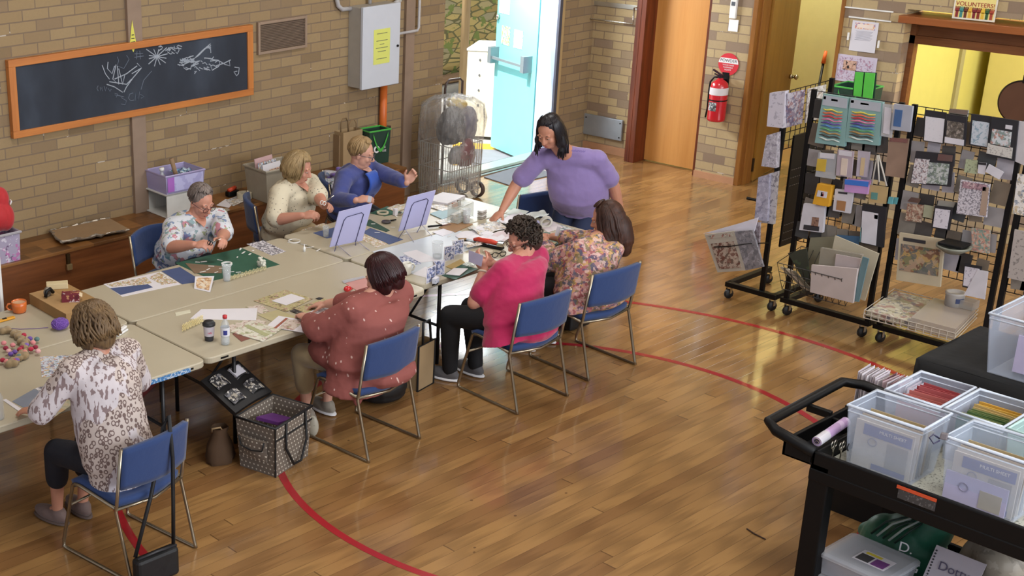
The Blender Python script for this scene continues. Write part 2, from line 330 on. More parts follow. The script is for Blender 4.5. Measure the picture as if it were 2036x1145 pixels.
# kitchen wall cupboards
for i, (y0, y1, hnd) in enumerate(((5.28, 6.2, 1), (4.62, 5.26, 0), (3.95, 4.60, 2), (3.2, 3.93, 0))):
    lab = ['yellow kitchen cupboard with a pair of curved handles, nearest the hatch corner', 'plain yellow kitchen cupboard seen right of the long panel gap', 'yellow cupboard at the right of the hatch with one tall curved handle', 'yellow cupboard half cut by the right picture edge'][i]
    T = thing('kitchen_cupboard', lab, 'cupboard', (15.0, (y0+y1)/2, 0), 0); w = y1-y0
    MB().bb((0, -w/2, .05), (.28, w/2, 2.4)).build('cabinet_body', YEL, T, bevel=.004)
    MB().bb((-.02, -w/2+.004, .06), (0, w/2-.004, 2.39)).build('cupboard_door', YEL, T, bevel=.003)
    if hnd:
        for k in range(hnd if hnd == 1 else 1):
            for dy in ((-.03, .06) if hnd == 1 else (0,)):
                h = MB(); yy = (.26 if hnd == 1 else -.1)+dy; zz = 1.62 if hnd == 1 else 1.35
                h.tube([(-.02, yy, zz+.07), (-.045, yy+.0, zz+.05), (-.055, yy-.01, zz), (-.045, yy, zz-.05), (-.02, yy, zz-.07)], .005, 8); h.build('handle', M('dark_bronze', '6e6544', .4, .8), T, smooth=True)
T = thing('drawer_stack', 'yellow bank of kitchen drawers standing forward with small dark pulls', 'drawers', (14.53, 4.93, 0))
MB().bb((0, -.2, 0), (.44, .2, 1.58)).build('cabinet_body', YEL, T, bevel=.003)
for k in range(4):
    d = MB().bb((-.018, -.19, .72+k*.2), (0, .19, .91+k*.2)).build('drawer', YEL, T, bevel=.003)
    MB().bb((-.05, -.05, .80+k*.2), (-.018, .05, .82+k*.2)).build('pull', M('dark_bronze', '6e6544', .4, .8), d)
# ------------------------------------------------------------------ outdoors
T = thing('exit_door', 'pale aqua exit door standing open to the sunlight', 'door', (JR-.01, W+.25, 0), math.atan2(.92, .30))
AQ = M('aqua_door_paint', '6ab8ba', .45, var=.02)
MB().bb((0, -.02, -.12), (.89, .025, 2.5)).build('door_panel', AQ, T, bevel=.004)
MB().beam((.12, .11, 1.0), (.86, .11, 1.0), .03, .03).bb((.08, .025, .93), (.15, .14, 1.12)).bb((.80, .025, .93), (.87, .14, 1.12)).build('push_bar', M('grey_push_bar', '7d8a90', .4, .6), T)
MB().bb((.58, .026, 1.16), (.76, .029, 1.38)).build('sticker', print_mat('aqua_safety_sticker', 'cfe6d0', ['2c6f8a', 'd6d33f', '1f8a5a'], 30, .8), T)
MB().bb((.30, .026, 1.16), (.49, .029, 1.37)).build('sticker', print_mat('blue_safety_sticker', 'e4ecf2', ['2c7fd0', '7fc8d8'], 26, .7, 2.), T)
MB().bb((.62, .026, 1.52), (.84, .029, 1.80)).build('notice', print_mat('pink_notice', 'f0a9bd', ['d8607a'], 40, .45, 1.), T)
MB().cyl((.85, .025, 1.47), (.85, .06, 1.47), .03).build('lock_cylinder', CHROME, T, smooth=True)
# hinge line shows as daylight beside the leaf
bx = PZ(923, 275, -.0); T = thing('perforated_cabinet', 'white outdoor cabinet with rows of diamond-shaped vent holes', 'cabinet', (12.76, 10.93, -.153), R(-62))
CW = M('white_cabinet_paint', 'd9d6c4', .5, var=.03)
MB().bb((-.36, 0, .04), (.36, .6, 1.12)).build('cabinet_body', CW, T, bevel=.006)
MB().bb((-.37, -.01, 1.12), (.37, .62, 1.15)).build('lid', M('cabinet_lid', 'dfe4ea', .5), T, bevel=.005)
h = MB()
for r_ in range(5):
    for c_ in range(3):
        x = -.2+c_*.2; z = .25+r_*.19; h.slab([(x-.014, -.004, z), (x, -.004, z-.02), (x+.014, -.004, z), (x, -.004, z+.02)], .006)
h.build('vent_hole', M('vent_dark', '55585c', .8), T)
MB().tube([(.1, .2, 1.15), (.1, .2, 1.2), (.22, .2, 1.2), (.22, .2, 1.15)], .006).build('handle', BLACK, T)
MB().bb((-.36, .0, -.0), (-.3, .06, .05)).bb((.3, .0, 0), (.36, .06, .05)).build('foot', BLACK, T)
# retaining wall, post, edging
t = NT('sandstone_retaining_wall'); v = t.voro(t.mapping(scale=(1, 1, 3.2)), 3.2, 'Color'); sp2 = t.sep(v); e = t.voro(t.mapping(scale=(1, 1, 3.2)), 3.2, 'Distance', 'DISTANCE_TO_EDGE')
c = t.ramp(sp2[0], [(0, 'a88f55'), (.5, 'c4ae6e'), (1, 'a39a78')]); c = t.mix(t.math('LESS_THAN', e, .06), c, srgb('6f6a45')); c = t.mix(t.math('GREATER_THAN', t.noise(t.coord(), 7, 4), .58), c, srgb('7d8a48')); t.base(c); t.rough(.9); t.bump(e, .03, .8)
struct('wall_retaining', MB().bb((12, 13.55, -.2), (30, 14.2, 6)), t.m)
solo('log_edging', MB().cyl((13, 13.42, .03), (19, 13.42, .03), .07, n=16), wood('weathered_log', '8a6a4a', 'a98a66', 0, .8), 'long weathered log along the foot of the stone wall outside', 'log')
struct('ground_terrace', MB().bb((12, 13.3, -.2), (30, 13.56, -.04)), M('pale_kerb', 'b8b4a8', .8))
pp = PY(925, 60, 12.9)
solo('timber_post', MB().cyl((pp.x, 12.9, -.16), (pp.x, 12.9, 4), .06, n=16), wood('weathered_post', '8d7654', 'ab9470', 2, .8), 'round weathered timber post standing outside the exit door', 'post', smooth=True)
YP = M('yellow_line_paint', 'd9a81e', .6, var=.04); m = MB()
def gq(pts, z, mb): return mb.slab([PZ(x, y, z) for x, y in pts], .004)
struct('marking_yellow', gq([(900, 283), (1046, 289), (1044, 300), (900, 294)], -.150, gq([(900, 315), (928, 315), (937, 328), (900, 328)], -.150, MB())), YP)
struct('ground_mat', gq([(900, 294), (1044, 300), (1040, 306), (950, 328), (937, 328), (928, 315), (900, 315)], -.152, MB()), M('grey_ramp_rubber', '6d7078', .8))
struct('floor_mat', MB().slab([PZ(962, 352, .006), PZ(1032, 331, .006), PZ(1110, 345, .006), PZ(1012, 368, .006)], .008), M('grey_entry_mat', '74777c', .95))
# ------------------------------------------------------------------ wall things
CHK = M('chalk_dust', 'aab2bd', .95, var=.02); CHK2 = M('faint_chalk', '6f7988', .95)
T = thing('chalkboard', 'long black chalkboard in an orange timber frame with scribbled chalk drawings', 'chalkboard', (6.445, W, 1.698))
t = NT('slate'); n = t.noise(t.mapping(scale=(1, 1, .5)), 2.2, 5); t.base(t.ramp(n, [(.3, '1d222c'), (.55, '2b323e'), (.8, '414a58')])); t.rough(.75); SL = t.m
MB().bb((-1.23, -.04, -.28), (1.23, -.0, .28)).build('board', SL, T)
OR = wood('orange_pine_frame', 'b06a34', 'c9803f', 0, .45); ORV = wood('orange_pine_side', 'b06a34', 'c9803f', 2, .45)
MB().bb((-1.28, -.055, .265), (1.28, -.0, .325)).build('frame_rail', OR, T, bevel=.004); MB().bb((-1.28, -.055, -.325), (1.28, 0, -.265)).build('frame_rail', OR, T, bevel=.004)
MB().bb((-1.28, -.056, -.266), (-1.215, 0, .266)).build('frame_stile', ORV, T, bevel=.004); MB().bb((1.215, -.056, -.266), (1.28, 0, .266)).build('frame_stile', ORV, T, bevel=.004)
def chalk(lines, r=.0035):
    m = MB()
    for L_ in lines: m.tube([PY(x/3.817, y/3.817, W-.042)-V((6.445, W, 1.698)) for x, y in L_], r, 4)
    return m
rnd_ = random.Random(3)
L1 = [[(775, 495), (800, 560), (830, 600)], [(820, 470), (815, 520), (850, 560), (870, 500)], [(880, 490), (855, 600), (900, 640), (890, 500)], [(900, 520), (930, 640), (950, 560)], [(810, 640), (870, 660), (930, 700)], [(1070, 520), (1010, 590), (960, 660), (940, 700)], [(1040, 480), (1075, 515), (1000, 560)], [(870, 600), (960, 560), (1040, 500)], [(830, 620), (960, 640), (1000, 600)]]
for k in range(12): a = k*PI/6+.2; rr = rnd_.uniform(60, 115); L1.append([(1190, 430), (1190+rr*math.cos(a), 430+.8*rr*math.sin(a))])
for k in range(16): x = rnd_.uniform(1130, 1370); y = 380-(x-1130)*.02+rnd_.uniform(-25, 20); L1.append([(x, y), (x+rnd_.uniform(8, 30), y+rnd_.uniform(-20, 20)), (x+rnd_.uniform(10, 40), y+rnd_.uniform(-15, 15))])
for k in range(40): x = rnd_.uniform(1360, 1640); y = 470+rnd_.uniform(-45, 85)*(1-abs(x-1480)/260); L1.append([(x, y), (x+rnd_.uniform(-30, 45), y+rnd_.uniform(-24, 24)), (x+rnd_.uniform(-20, 60), y+rnd_.uniform(-20, 20))])
for k in range(5): L1.append([(1480+k*6, 440-k*4), (1540+k*14, 380-k*12), (1600, 345+k*14)])
L1 += [[(1600, 450), (1660, 460), (1710, 490), (1745, 500), (1740, 460)], [(1780, 510), (1815, 515), (1810, 560), (1795, 575), (1775, 545), (1800, 540)], [(1640, 500), (1700, 480), (1750, 455)]]
chalk(L1, .0045).build('chalk_drawing', CHK, T)
L2 = [[(745, 650), (735, 670), (745, 690)], [(760, 660), (762, 690), (775, 660), (778, 690)], [(790, 655), (800, 690), (810, 660)], [(820, 670), (835, 695), (845, 675)], [(870, 710), (895, 715), (880, 740), (870, 720), (940, 735)], [(1010, 705), (985, 715), (975, 745), (990, 765), (1015, 760)], [(1025, 765), (1030, 700), (1050, 760), (1060, 695)], [(1065, 715), (1095, 735), (1070, 745)], [(920, 740), (960, 765), (950, 795), (920, 790)], [(1040, 390), (1035, 450)], [(1060, 385), (1065, 450)], [(1020, 410), (1085, 405)], [(1020, 435), (1090, 425)], [(1150, 540), (1090, 610), (1070, 680)], [(890, 430), (900, 460), (890, 500), (940, 520), (980, 450), (960, 420)]]
chalk(L2, .003).build('chalk_writing', CHK2, T)
p = PY(264, 75, W-.04); T = thing('paper_arrow', 'narrow yellow paper arrow stuck on the tan wall strip above the chalkboard', 'note', p)
q = [V((0, 0, .15)), V((.035, 0, -.06)), V((0, 0, -.125)), V((-.035, 0, -.06))]; MB().slab([q[3], q[2], q[1], q[0]], .002).build('paper', M('yellow_paper', 'd8d45e', .7), T)
for k in range(3): MB().bb((-.012-.004*k, -.003, .02-.03*k), (.012+.004*k, -.0015, .028-.03*k)).build('printed_line', INK, T)
T = thing('wall_vent', 'tan louvred metal vent beside the chalkboard', 'vent', (8.107, W, 1.88))
VT = M('vent_tan', '95806d', .6); m = MB()
for a, b in (((-.30, -.03, -.15), (-.275, 0, .15)), ((.275, -.03, -.15), (.30, 0, .15)), ((-.275, -.03, .125), (.275, 0, .15)), ((-.275, -.03, -.15), (.275, 0, -.125))): m.bb(a, b)
m.build('vent_frame', VT, T, bevel=.002); m = MB()
for k in range(17): z = -.118+k*.0147; m.box((0, -.014, z), (.55, .016, .003), (R(-35), 0, 0))
m.bb((-.275, -.003, -.125), (.275, 0, .125)); m.build('louvres', M('louvre_tan', '83705f', .6), T)
# switchboard with its conduits
T = thing('switchboard_cabinet', 'pale grey electrical switchboard cabinet mounted on the brick wall', 'cabinet', (9.215, W, 1.66))
EG = M('pale_grey_enamel', 'c6ccd6', .4, var=.015)
MB().bb((-.25, -.17, -.39), (.245, 0, .395)).build('cabinet_body', M('enamel_side', 'a8a39a', .5), T, bevel=.004)
MB().bb((-.255, -.21, -.40), (.25, -.174, .40)).build('cabinet_door', EG, T, bevel=.006)
n_ = MB().bb((-.11, -.213, -.17), (.11, -.2105, .17)).build('yellow_notice', M('yellow_notice', 'd6dc72', .7, var=.02), T)
for k, w_ in enumerate((.07, 0, .075, .03, .08, .055, 0, .07)):
    if w_: MB().bb((-w_, -.2145, .125-k*.035), (w_, -.2131, .131-k*.035)).build('printed_line', M('grey_ink', '70745c', .8), n_)
MB().cyl((.215, -.212, -.02), (.215, -.222, -.02), .012).build('lock', BLACK, T)
CON = M('grey_conduit', 'b5b3b4', .4); 
T2 = thing('conduit', 'grey conduit looping down into the left side of the switchboard', 'conduit', (8.8, W, 2.1))
MB().tube([(-.02, -.03, .6), (-.02, -.03, .05), (-.0, -.03, -.02), (.05, -.03, -.06), (.17, -.03, -.065)], .022, 10).build('pipe', CON, T2, smooth=True)
T2 = thing('conduit', 'short vertical grey conduit entering the top of the switchboard', 'conduit', (9.22, W, 2.06)); MB().tube([(-.02, -.05, 0), (-.02, -.05, .6)], .018, 10).build('pipe', CON, T2, smooth=True)
T2 = thing('conduit', 'fat pair of grey conduits curving into the right side of the switchboard', 'conduit', (9.475, W, 2.0))
for dz, dx in ((0, 0), (.12, .04)): MB().tube([(.12+dx, -.05, .7), (.12+dx, -.05, .1+dz*.4), (.09+dx, -.05, 0+dz*.4), (.0, -.05, -.12+dz)], .024, 10).build('pipe', CON, T2, smooth=True)
T2 = thing('conduit', 'thin grey conduit running over the tan strip with a square elbow', 'conduit', (9.46, W, 1.72)); MB().tube([(0, -.05, 0), (.25, -.05, .0), (.41, -.05, .0), (.43, -.05, .03), (.43, -.05, .9)], .014, 10).build('pipe', CON, T2, smooth=True)
T2 = thing('power_socket', 'small white power socket plate partly behind the switchboard', 'socket', (9.545, W, 1.46)); MB().bb((-.07, -.03, -.1), (.075, 0, .09)).build('plate', WHITE, T2, bevel=.004); MB().bb((-.02, -.036, .02), (.05, -.03, .05)).build('switch', M('switch_grey', '9a9a98', .4), T2)
T2 = thing('orange_conduit', 'orange vertical conduit pipe below the switchboard', 'pipe', (9.42, W, .5)); MB().cyl((0, -.045, -.012), (0, -.045, .75), .038).build('pipe', M('orange_pvc', 'd06a2a', .4), T2, smooth=True); MB().bb((-.07, -.09, .28), (.07, 0, .305)).build('clamp', CHROME, T2)
# bench
t = NT('bench_parquet'); sp = t.sep(t.coord()); r_ = t.white(t.comb(t.math('FLOOR', t.math('MULTIPLY', sp[0], 5.)), t.math('FLOOR', t.math('MULTIPLY', sp[1], 8.)), 1.)); n = t.noise(t.mapping(scale=(1.5, 16, 16)), 2, 4)
t.base(t.ramp(t.math('ADD', t.math('MULTIPLY', r_, .5), t.math('MULTIPLY', n, .5)), [(.25, '5c3c20'), (.75, '8e6134')])); t.rough(.35); PARQ = t.m
T = thing('storage_bench', 'long timber storage bench built low along the brick wall', 'bench', (5, 9.297, 0))
BW = wood('bench_front_timber', '5e3418', '84502a', 0, .4); 
MB().bb((-6, -.25, 0), (4.29, .25, .46)).build('bench_front', BW, T)
MB().bb((-6, -.262, .46), (4.30, .25, .486)).build('bench_top', PARQ, T, bevel=.003)
h = MB().bb((.325, -.275, .36), (.355, -.25, .45)).build('hasp', M('old_brass', '4b3a22', .5, .7), T); MB().bb((.315, -.29, .315), (.365, -.265, .365)).build('padlock', M('brass_padlock', 'a8936a', .4, .7), h, bevel=.004)
# ------------------------------------------------------------------ back wall things
p = PX(1447, 128, 12.60); T = thing('safety_sign', 'round red and white fire blanket style sign on the brick pier', 'sign', (12.615, p.y, p.z)); 
RS = M('sign_red', 'cf2f3c', .45, var=.02)
def disc(m, r, y0, z0, x0, x1, n=40, zlo=-9, zhi=9):
    pts = []
    for k in range(n): a = 2*PI*k/n; pts.append((y0+r*math.cos(a), min(max(z0+r*math.sin(a), zlo), zhi)))
    m.add([(x0, a, b) for a, b in pts]+[(x1, a, b) for a, b in pts], [tuple(range(n)), tuple(range(2*n-1, n-1, -1))]+[(k, n+k, n+(k+1) % n, (k+1) % n) for k in range(n)]); return m
disc(MB(), .115, 0, 0, -.004, 0).build('sign_face', RS, T); disc(MB(), .112, 0, 0, -.006, -.0042, 40, .01, .062).build('sign_band', WHITEP, T)
RXZ = (R(90), 0, R(-90))
text('lettering', 'POWDER', .045, INK, T, (-.0065, 0, .036), RXZ)
for k, s_ in enumerate(('WOOD PAPER', 'FLAMMABLE', 'LIQUIDS')): text('small_lettering', s_, .02, WHITEP, T, (-.005, 0, -.01-.024*k), RXZ)
p = PX(1427, 205, 12.52); T = thing('fire_extinguisher', 'red fire extinguisher hanging on the brick pier below a round sign', 'fire extinguisher', (12.52, p.y, p.z-.19))
RE = M('extinguisher_red', 'c41f2c', .25, coat=.5, var=.02)
MB().lathe([(.07, 0), (.088, .012), (.09, .03), (.09, .36), (.08, .40), (.055, .425), (.03, .44), (.026, .455)], n=32, capt=True).build('cylinder', RE, T, smooth=True)
MB().lathe([(.0915, .285), (.0915, .36)], n=32, capb=False).build('white_label', M('ext_label', 'dcd9de', .5), T, smooth=True)
l = MB(); n_ = 10; l.grid(lambda u, v: (-.0925*math.cos(R(-36+60*u)), -.0925*math.sin(R(-36+60*u)), .12+.09*v), 10, 1); l.build('pictogram_label', print_mat('pictogram', 'c9d0d4', ['20262c', '20262c'], 30, .9), T)
MB().lathe([(.0918, .222), (.0918, .235)], n=32, capb=False).build('strap', BLACK, T)
MB().cyl((0, 0, .45), (0, 0, .49), .022).beam((0, 0, .49), (.0, .09, .53), .02, .014).beam((0, 0, .47), (.0, .07, .49), .02, .01).cyl((-.03, 0, .475), (.03, 0, .475), .018).build('valve_handle', M('dark_valve', '3d3440', .3, .7), T)
MB().tube([(0, .02, .46), (0, .07, .455), (0, .11, .40), (0, .115, .3), (0, .112, .12), (0, .125, .02)], .0095, 8).build('hose', BLACK, T, smooth=True)
MB().bb((.09, -.04, .3), (.1, .04, .5)).bb((.0, -.01, .41), (.1, .01, .43)).build('bracket', BLACK, T)
p = PX(1459, 15, 12.60); T = thing('wall_control', 'slim white control unit high on the brick pier', 'switch', (12.615, p.y, p.z)); MB().bb((-.03, -.035, -.11), (0, .035, .2)).build('housing', WHITE, T, bevel=.004); MB().bb((-.033, -.02, .02), (-.03, .02, .06)).build('display', M('display_grey', '5a6068', .3), T)
p = PX(1457, 51, 12.60); solo('paper_note', MB().box((12.61, p.y, p.z), (.003, .105, .12)), WHITEP, 'small white paper note under the control unit on the pier', 'note')
# steel rail and plate in the alcove
p0, p1, p2 = PX(1172, 2, 12.72), PX(1262, 12, 12.72), PX(1262, 48, 12.72); T = thing('wall_bracket', 'polished steel rail frame fixed to the alcove bricks', 'bracket', (12.775, (p0.y+p1.y)/2, (p1.z+p2.z)/2)); w_ = abs(p0.y-p1.y)/2; h_ = abs(p1.z-p2.z)/2
MB().bb((-.01, -w_, h_-.05), (0, w_, h_)).build('back_plate', M('brushed_steel', 'c4c2b8', .3, .8), T, bevel=.002)
MB().tube([(-.01, -w_, h_-.02), (-.06, -w_, h_-.02), (-.06, -w_, -h_), (-.06, w_, -h_), (-.06, w_, h_-.02), (-.01, w_, h_-.02)], .009, 8).build('rail', CHROME, T, smooth=True)
p0, p1, p2 = PX(1160, 225, 12.74), PX(1238, 234, 12.74), PX(1232, 290, 12.74); m = MB(); m.bb((-.03, p1.y-p0.y, p2.z-p0.z+.05), (0, 0, .0))
T = thing('kick_plate', 'dull steel plate guarding the alcove corner near the floor', 'plate', (12.775, p0.y, p0.z)); m.build('plate', M('dull_steel', 'a9b2bd', .35, .6), T, bevel=.01)
m = MB()
for a, b in ((-.04, -.04), (p1.y-p0.y+.03, -.04), (p1.y-p0.y+.03, p2.z-p0.z+.09)): m.cyl((-.03, a, b), (-.036, a, b), .008, n=8)
m.build('screws', BLACK, T)
# notices on the pillar
def poster(name, x0, y0, x1, y1, X, mat, label, cat='notice', extra=None, h=None):
    a = PX(x0, y0, X); b_ = PX(x1, y1, X); w_ = abs(a.y-b_.y); T = thing(name, label, cat, (X, (a.y+b_.y)/2, (a.z+b_.z)/2)); hh = h or abs(a.z-b_.z)
    MB().bb((-.002, -w_/2, -hh/2), (.0, w_/2, hh/2)).build('sheet', mat, T); return T, w_, hh
T, w_, hh = poster('notice_sheet', 1696, 40, 1739, 106, 12.612, M('notice_white', 'd5d3dc', .6, var=.01), 'white printed notice with a coloured banner on the brick pillar')
MB().bb((-.0035, -w_*.38, hh*.24), (-.002, w_*.38, hh*.44)).build('banner', print_mat('watercolour_banner', 'e2cfc4', ['c86a5a', '6a6ac0', 'e0a060'], 40, .6), T)
MB().bb((-.005, -w_*.3, hh*.28), (-.0036, w_*.3, hh*.40)).build('banner_panel', M('banner_cream', 'e8dad0', .6), T)
for k in range(9): MB().bb((-.0035, -w_*.33+.01*(k % 3), .16*hh-k*.036*hh), (-.002, w_*.33-.01*(k % 2), .175*hh-k*.036*hh)).build('printed_line', M('grey_print', 'a9a8b4', .8), T)
T, w_, hh = poster('drawing_poster', 1664, 106, 1737, 170, 12.610, M('lilac_paper', 'c9bfd2', .6, var=.02), 'lilac line-art drawing poster on the pillar below the notice', 'poster')
MB().bb((-.0036, -w_*.42, -hh*.42), (-.002, w_*.42, hh*.42)).build('line_art', print_mat('mauve_line_art', 'c9bfd2', ['8f6a86', 'b07a92'], 46, .55, 4.), T)
MB().bb((-.006, -w_*.02, -hh*.06), (-.0038, w_*.30, hh*.30)).build('photo_square', print_mat('dark_photo', '2b2326', ['c79a86', 'd8b4a0'], 22, .95, 2.), T)
for y0, z0, lab in ((1694, 72, 'short white hook strip left of the white notice'), (1746, 88, 'short white hook strip right of the white notice')):
    a = PX(y0-8, z0, 12.60) if y0 < 1700 else PX(y0, z0, 12.60); solo('adhesive_hook', MB().box((12.606, a.y, a.z), (.012, .016, .07)), WHITE, lab, 'hook')
T, w_, hh = poster('volunteer_sign', 1901, -14, 1979, 36, 12.612, M('sign_cream', 'e2dccd', .6), 'sign reading volunteers above a row of painted raised hands', 'sign', h=.26)
MB().bb((-.0035, -w_*.46, -hh*.44), (-.002, w_*.46, hh*.46)).build('picture', M('sign_yellow', 'ead98a', .6), T)
text('lettering', 'VOLUNTEERS!', .052, M('sign_maroon', '9a2f2a', .6), T, (-.0045, 0, .005), RXZ)
for k, c_ in enumerate(('8a2a2a', '3f8a86', '6a3020', 'd9a83a', '7a1f2a', '8a2f22', 'e0b838', '2f5a34', 'a8452f')):
    m = MB(); y_ = w_*(.40-.1*k); m.slab([(-.0042, y_+.012, -hh*.44), (-.0042, y_+.012, -hh*.22), (-.0042, y_-.012, -hh*.22), (-.0042, y_-.012, -hh*.44)], .0012); m.slab([(-.0042, y_+.018, -hh*.24), (-.0042, y_+.02, -hh*.14), (-.0042, y_-.02, -hh*.14), (-.0042, y_-.018, -hh*.24)], .0012)
    for j in range(4): m.slab([(-.0042, y_+.018-.011*j, -hh*.14), (-.0042, y_+.019-.011*j, -hh*.07-.004*(j % 2)), (-.0042, y_+.012-.011*j, -hh*.07), (-.0042, y_+.01-.011*j, -hh*.14)], .0012)
    m.build('painted_hand', M('hand_'+c_, c_, .7), T)
solo('floor_stick', MB().tube([PZ(1485, 1051, .004), PZ(1500, 1061, .005), PZ(1522, 1072, .004)], .004, 6), M('dark_stick', '3a2416', .7), 'thin dark splinter lying alone on the open floor', 'stick')
for a_, b_, lab in (((1674, 13), (1776, 24), 'long white strip along the bricks at the hatch corner'), ((1688, 33), (1772, 43), 'shorter white strip below the long one by the hatch corner')): solo('wall_strip', MB().beam(PX(*a_, 12.612), PX(*b_, 12.612), .012, .012), WHITE, lab, 'strip')
# broom and brush in the passage
solo('broom_handle', MB().cyl((14.45, 7.40, .0), (14.58, 7.50, 1.45), .016), wood('broom_wood', '6a4a20', '8a642c', 2, .5), 'brown wooden broom handle leaning in the passage corner', 'broom', smooth=True)
T = thing('hand_broom', 'orange-topped black brush pole leaning in the passage beside the open door', 'broom', (14.4, 7.72, 0)); MB().cyl((0, 0, 0), (.15, .02, 1.0), .014).build('pole', BLACK, T, smooth=True); MB().cyl((.15, .02, 1.0), (.18, .024, 1.14), .024, .016).build('grip', M('orange_grip', 'd0642a', .5), T, smooth=True)
# ------------------------------------------------------------------ folding tables
t = NT('folding_table_top'); n = t.noise(t.coord(), 420, 2); n2 = t.noise(t.coord(), 2.2, 3); t.base(t.mix(n2, srgb('ada48e'), srgb('bab29c'))); t.rough(.42); t.bump(n, .0006, .5); TOP = t.m
TE = M('table_edge', 'a9a59b', .5); LEGM = M('black_leg_tube', '17181b', .4, spec=.4)
def rrect(x0, y0, x1, y1, r, z, n=6):
    pts = []
    for cx, cy, a in ((x1-r, y1-r, 0), (x0+r, y1-r, 90), (x0+r, y0+r, 180), (x1-r, y0+r, 270)):
        for k in range(n+1): t_ = R(a+90*k/n); pts.append(V((cx+r*math.cos(t_), cy+r*math.sin(t_), z)))
    return pts
TT = .70
def table(cx, cy, L_, w_, label, z=TT, rz=0.):
    T = thing('folding_table', label, 'table', (cx, cy, 0), rz, 'cream folding tables pushed together')
    hx, hy = L_/2-.004, w_/2-.004
    m = MB(); m.loft([rrect(-hx+.006, -hy+.006, hx-.006, hy-.006, .05, z-.045), rrect(-hx, -hy, hx, hy, .055, z-.038), rrect(-hx, -hy, hx, hy, .055, z-.008), rrect(-hx+.005, -hy+.005, hx-.005, hy-.005, .05, z-.001), rrect(-hx+.02, -hy+.02, hx-.02, hy-.02, .04, z)])
    m.build('tabletop', TOP, T)
    for s in (-1, 1):
        x = s*(hx-.28)
        for sy in (-1, 1): MB().tube([(x, sy*(hy-.09), 0), (x, sy*(hy-.09), z-.05)], .014, 10).build('leg', LEGM, T, smooth=True)
        m = MB(); m.tube([(x, -hy+.09, .30), (x, hy-.09, .30)], .011, 8).tube([(x, -hy+.09, z-.06), (x, hy-.09, z-.06)], .012, 8); m.build('crossbar', LEGM, T, smooth=True)
        MB().tube([(x, 0, .30), (x-s*.36, 0, z-.06)], .009, 8).build('brace', LEGM, T, smooth=True)
    for sx in (-1, 1): MB().bb((sx*hx*.86-.03, -hy-.003, z-.030), (sx*hx*.86+.03, -hy+.004, z-.018)).build('slot', BLACK, T)
    return T
YS = 6.862
table(5.487, (6.035+YS)/2, 1.945, YS-6.035, 'cream folding table in the near row, middle, under the drink bottle')
table(5.487, (7.62+YS)/2, 1.945, 7.62-YS, 'cream folding table in the far row, middle, with blue and floral papers')
TA = table(3.535, (6.02+YS)/2, 1.95, YS-6.02, 'cream folding table at near left with blue tape on its edge')
table(3.535, (7.62+YS)/2, 1.95, 7.62-YS, 'cream folding table at far left under the mug and cardboard box')
table(7.41, (6.10+6.87)/2, 1.89, .77, 'cream folding table in the near row at right with mug and scissors', TT+.006)
table(7.41, (7.63+6.87)/2, 1.89, .76, 'cream folding table in the far row at right, heaped with papers', TT+.006)
MB().bb((.50, -.424, TT-.040), (.84, -.418, TT-.012)).build('blue_tape', print_mat('blue_masking_tape', '3f78b0', ['d8dde0', 'a8c4d8'], 45, .62), TA)
# ------------------------------------------------------------------ sled base chairs
BLUE = fabric('blue_upholstery', '213a6a', .85, .06); STEEL = M('chair_chrome', '9b907c', .28, .9)
def make_chair(label):
    T = thing('sled_chair', label, 'chair', (0, 0, 0), 0, 'blue upholstered sled-base chairs'); w = .245
    for s, nm in ((-1, 'side_frame'), (1, 'side_frame')):
        x = s*w; P = [(x*.93, .56, .012), (x, .57, .10)] if 0 else []
        pts = [(x, .05, .79), (x, .105, .45), (x, .115, .40), (x, .02, .03), (x, .012, .012), (x, .03, .009), (x, .54, .009), (x, .572, .014), (x, .57, .05), (x, .46, .44), (x, .44, .452), (x, .40, .455), (x, .12, .42)]
        MB().tube(pts, .0105, 8).build(nm, STEEL, T, smooth=True)
    MB().tube([(-w, .50, .30), (w, .50, .30)], .008, 8).build('crossbar', STEEL, T, smooth=True)
    MB().tube([(-w, .11, .415), (w*.0, .07, .405), (w, .11, .415)], .009, 8).build('rear_rail', STEEL, T, smooth=True)
    m = MB(); m.grid(lambda u, v: ((u-.5)*.47, .075+.05*(1-math.sin(PI*u))+v*(.40-.05*(1-math.sin(PI*u)))+0., .435+.035*v+.012*math.sin(PI*u)*math.sin(PI*v)-.03*max(0, v-.85)/.15), 16, 14)
    m.build('seat', BLUE, T, smooth=True, solid=.045, bevel=0)
    m = MB(); m.grid(lambda u, v: ((u-.5)*.475, .085-.03*v-.055*math.sin(PI*u), .545+(.235+.02*math.sin(PI*u))*v), 16, 8)
    m.build('backrest', BLUE, T, smooth=True, solid=.032)
    return T
def chair_from(Tm, x, y, rz, label, z=0):
    c = Tm if Tm.get('used') is None else copy_tree(Tm)
    Tm['used'] = 1; c.location = (x, y, z); c.rotation_euler = (0, 0, rz); c['label'] = label
    if 'used' in c.keys() and c is not Tm: del c['used']
    return c
CH = make_chair('x')
def place(x, y, rz, label): return chair_from(CH, x, y, rz, label)
place(5.512, 5.375, R(4), 'blue sled-base chair under the person in the dusty pink top')
place(6.764, 5.217, R(-3), 'blue sled-base chair under the person in the magenta shirt')
place(7.573, 5.257, R(-4), 'blue sled-base chair under the long-haired person in floral blouse')
place(3.57, 5.19, R(9), 'blue sled-base chair with the black handbag slung on its back')
place(5.64, 8.30, R(180+12), 'blue sled-base chair by the bench under the person in the floral shirt')
place(6.74, 8.42, R(-122), 'blue sled-base chair seen edge-on behind the cream dotted blouse')
place(7.66, 8.50, R(-125), 'blue sled-base chair behind the person in the blue cardigan')
place(8.74, 6.86, R(-14), 'blue sled-base chair pushed in at the table end beside the standing person')
del CH['used']
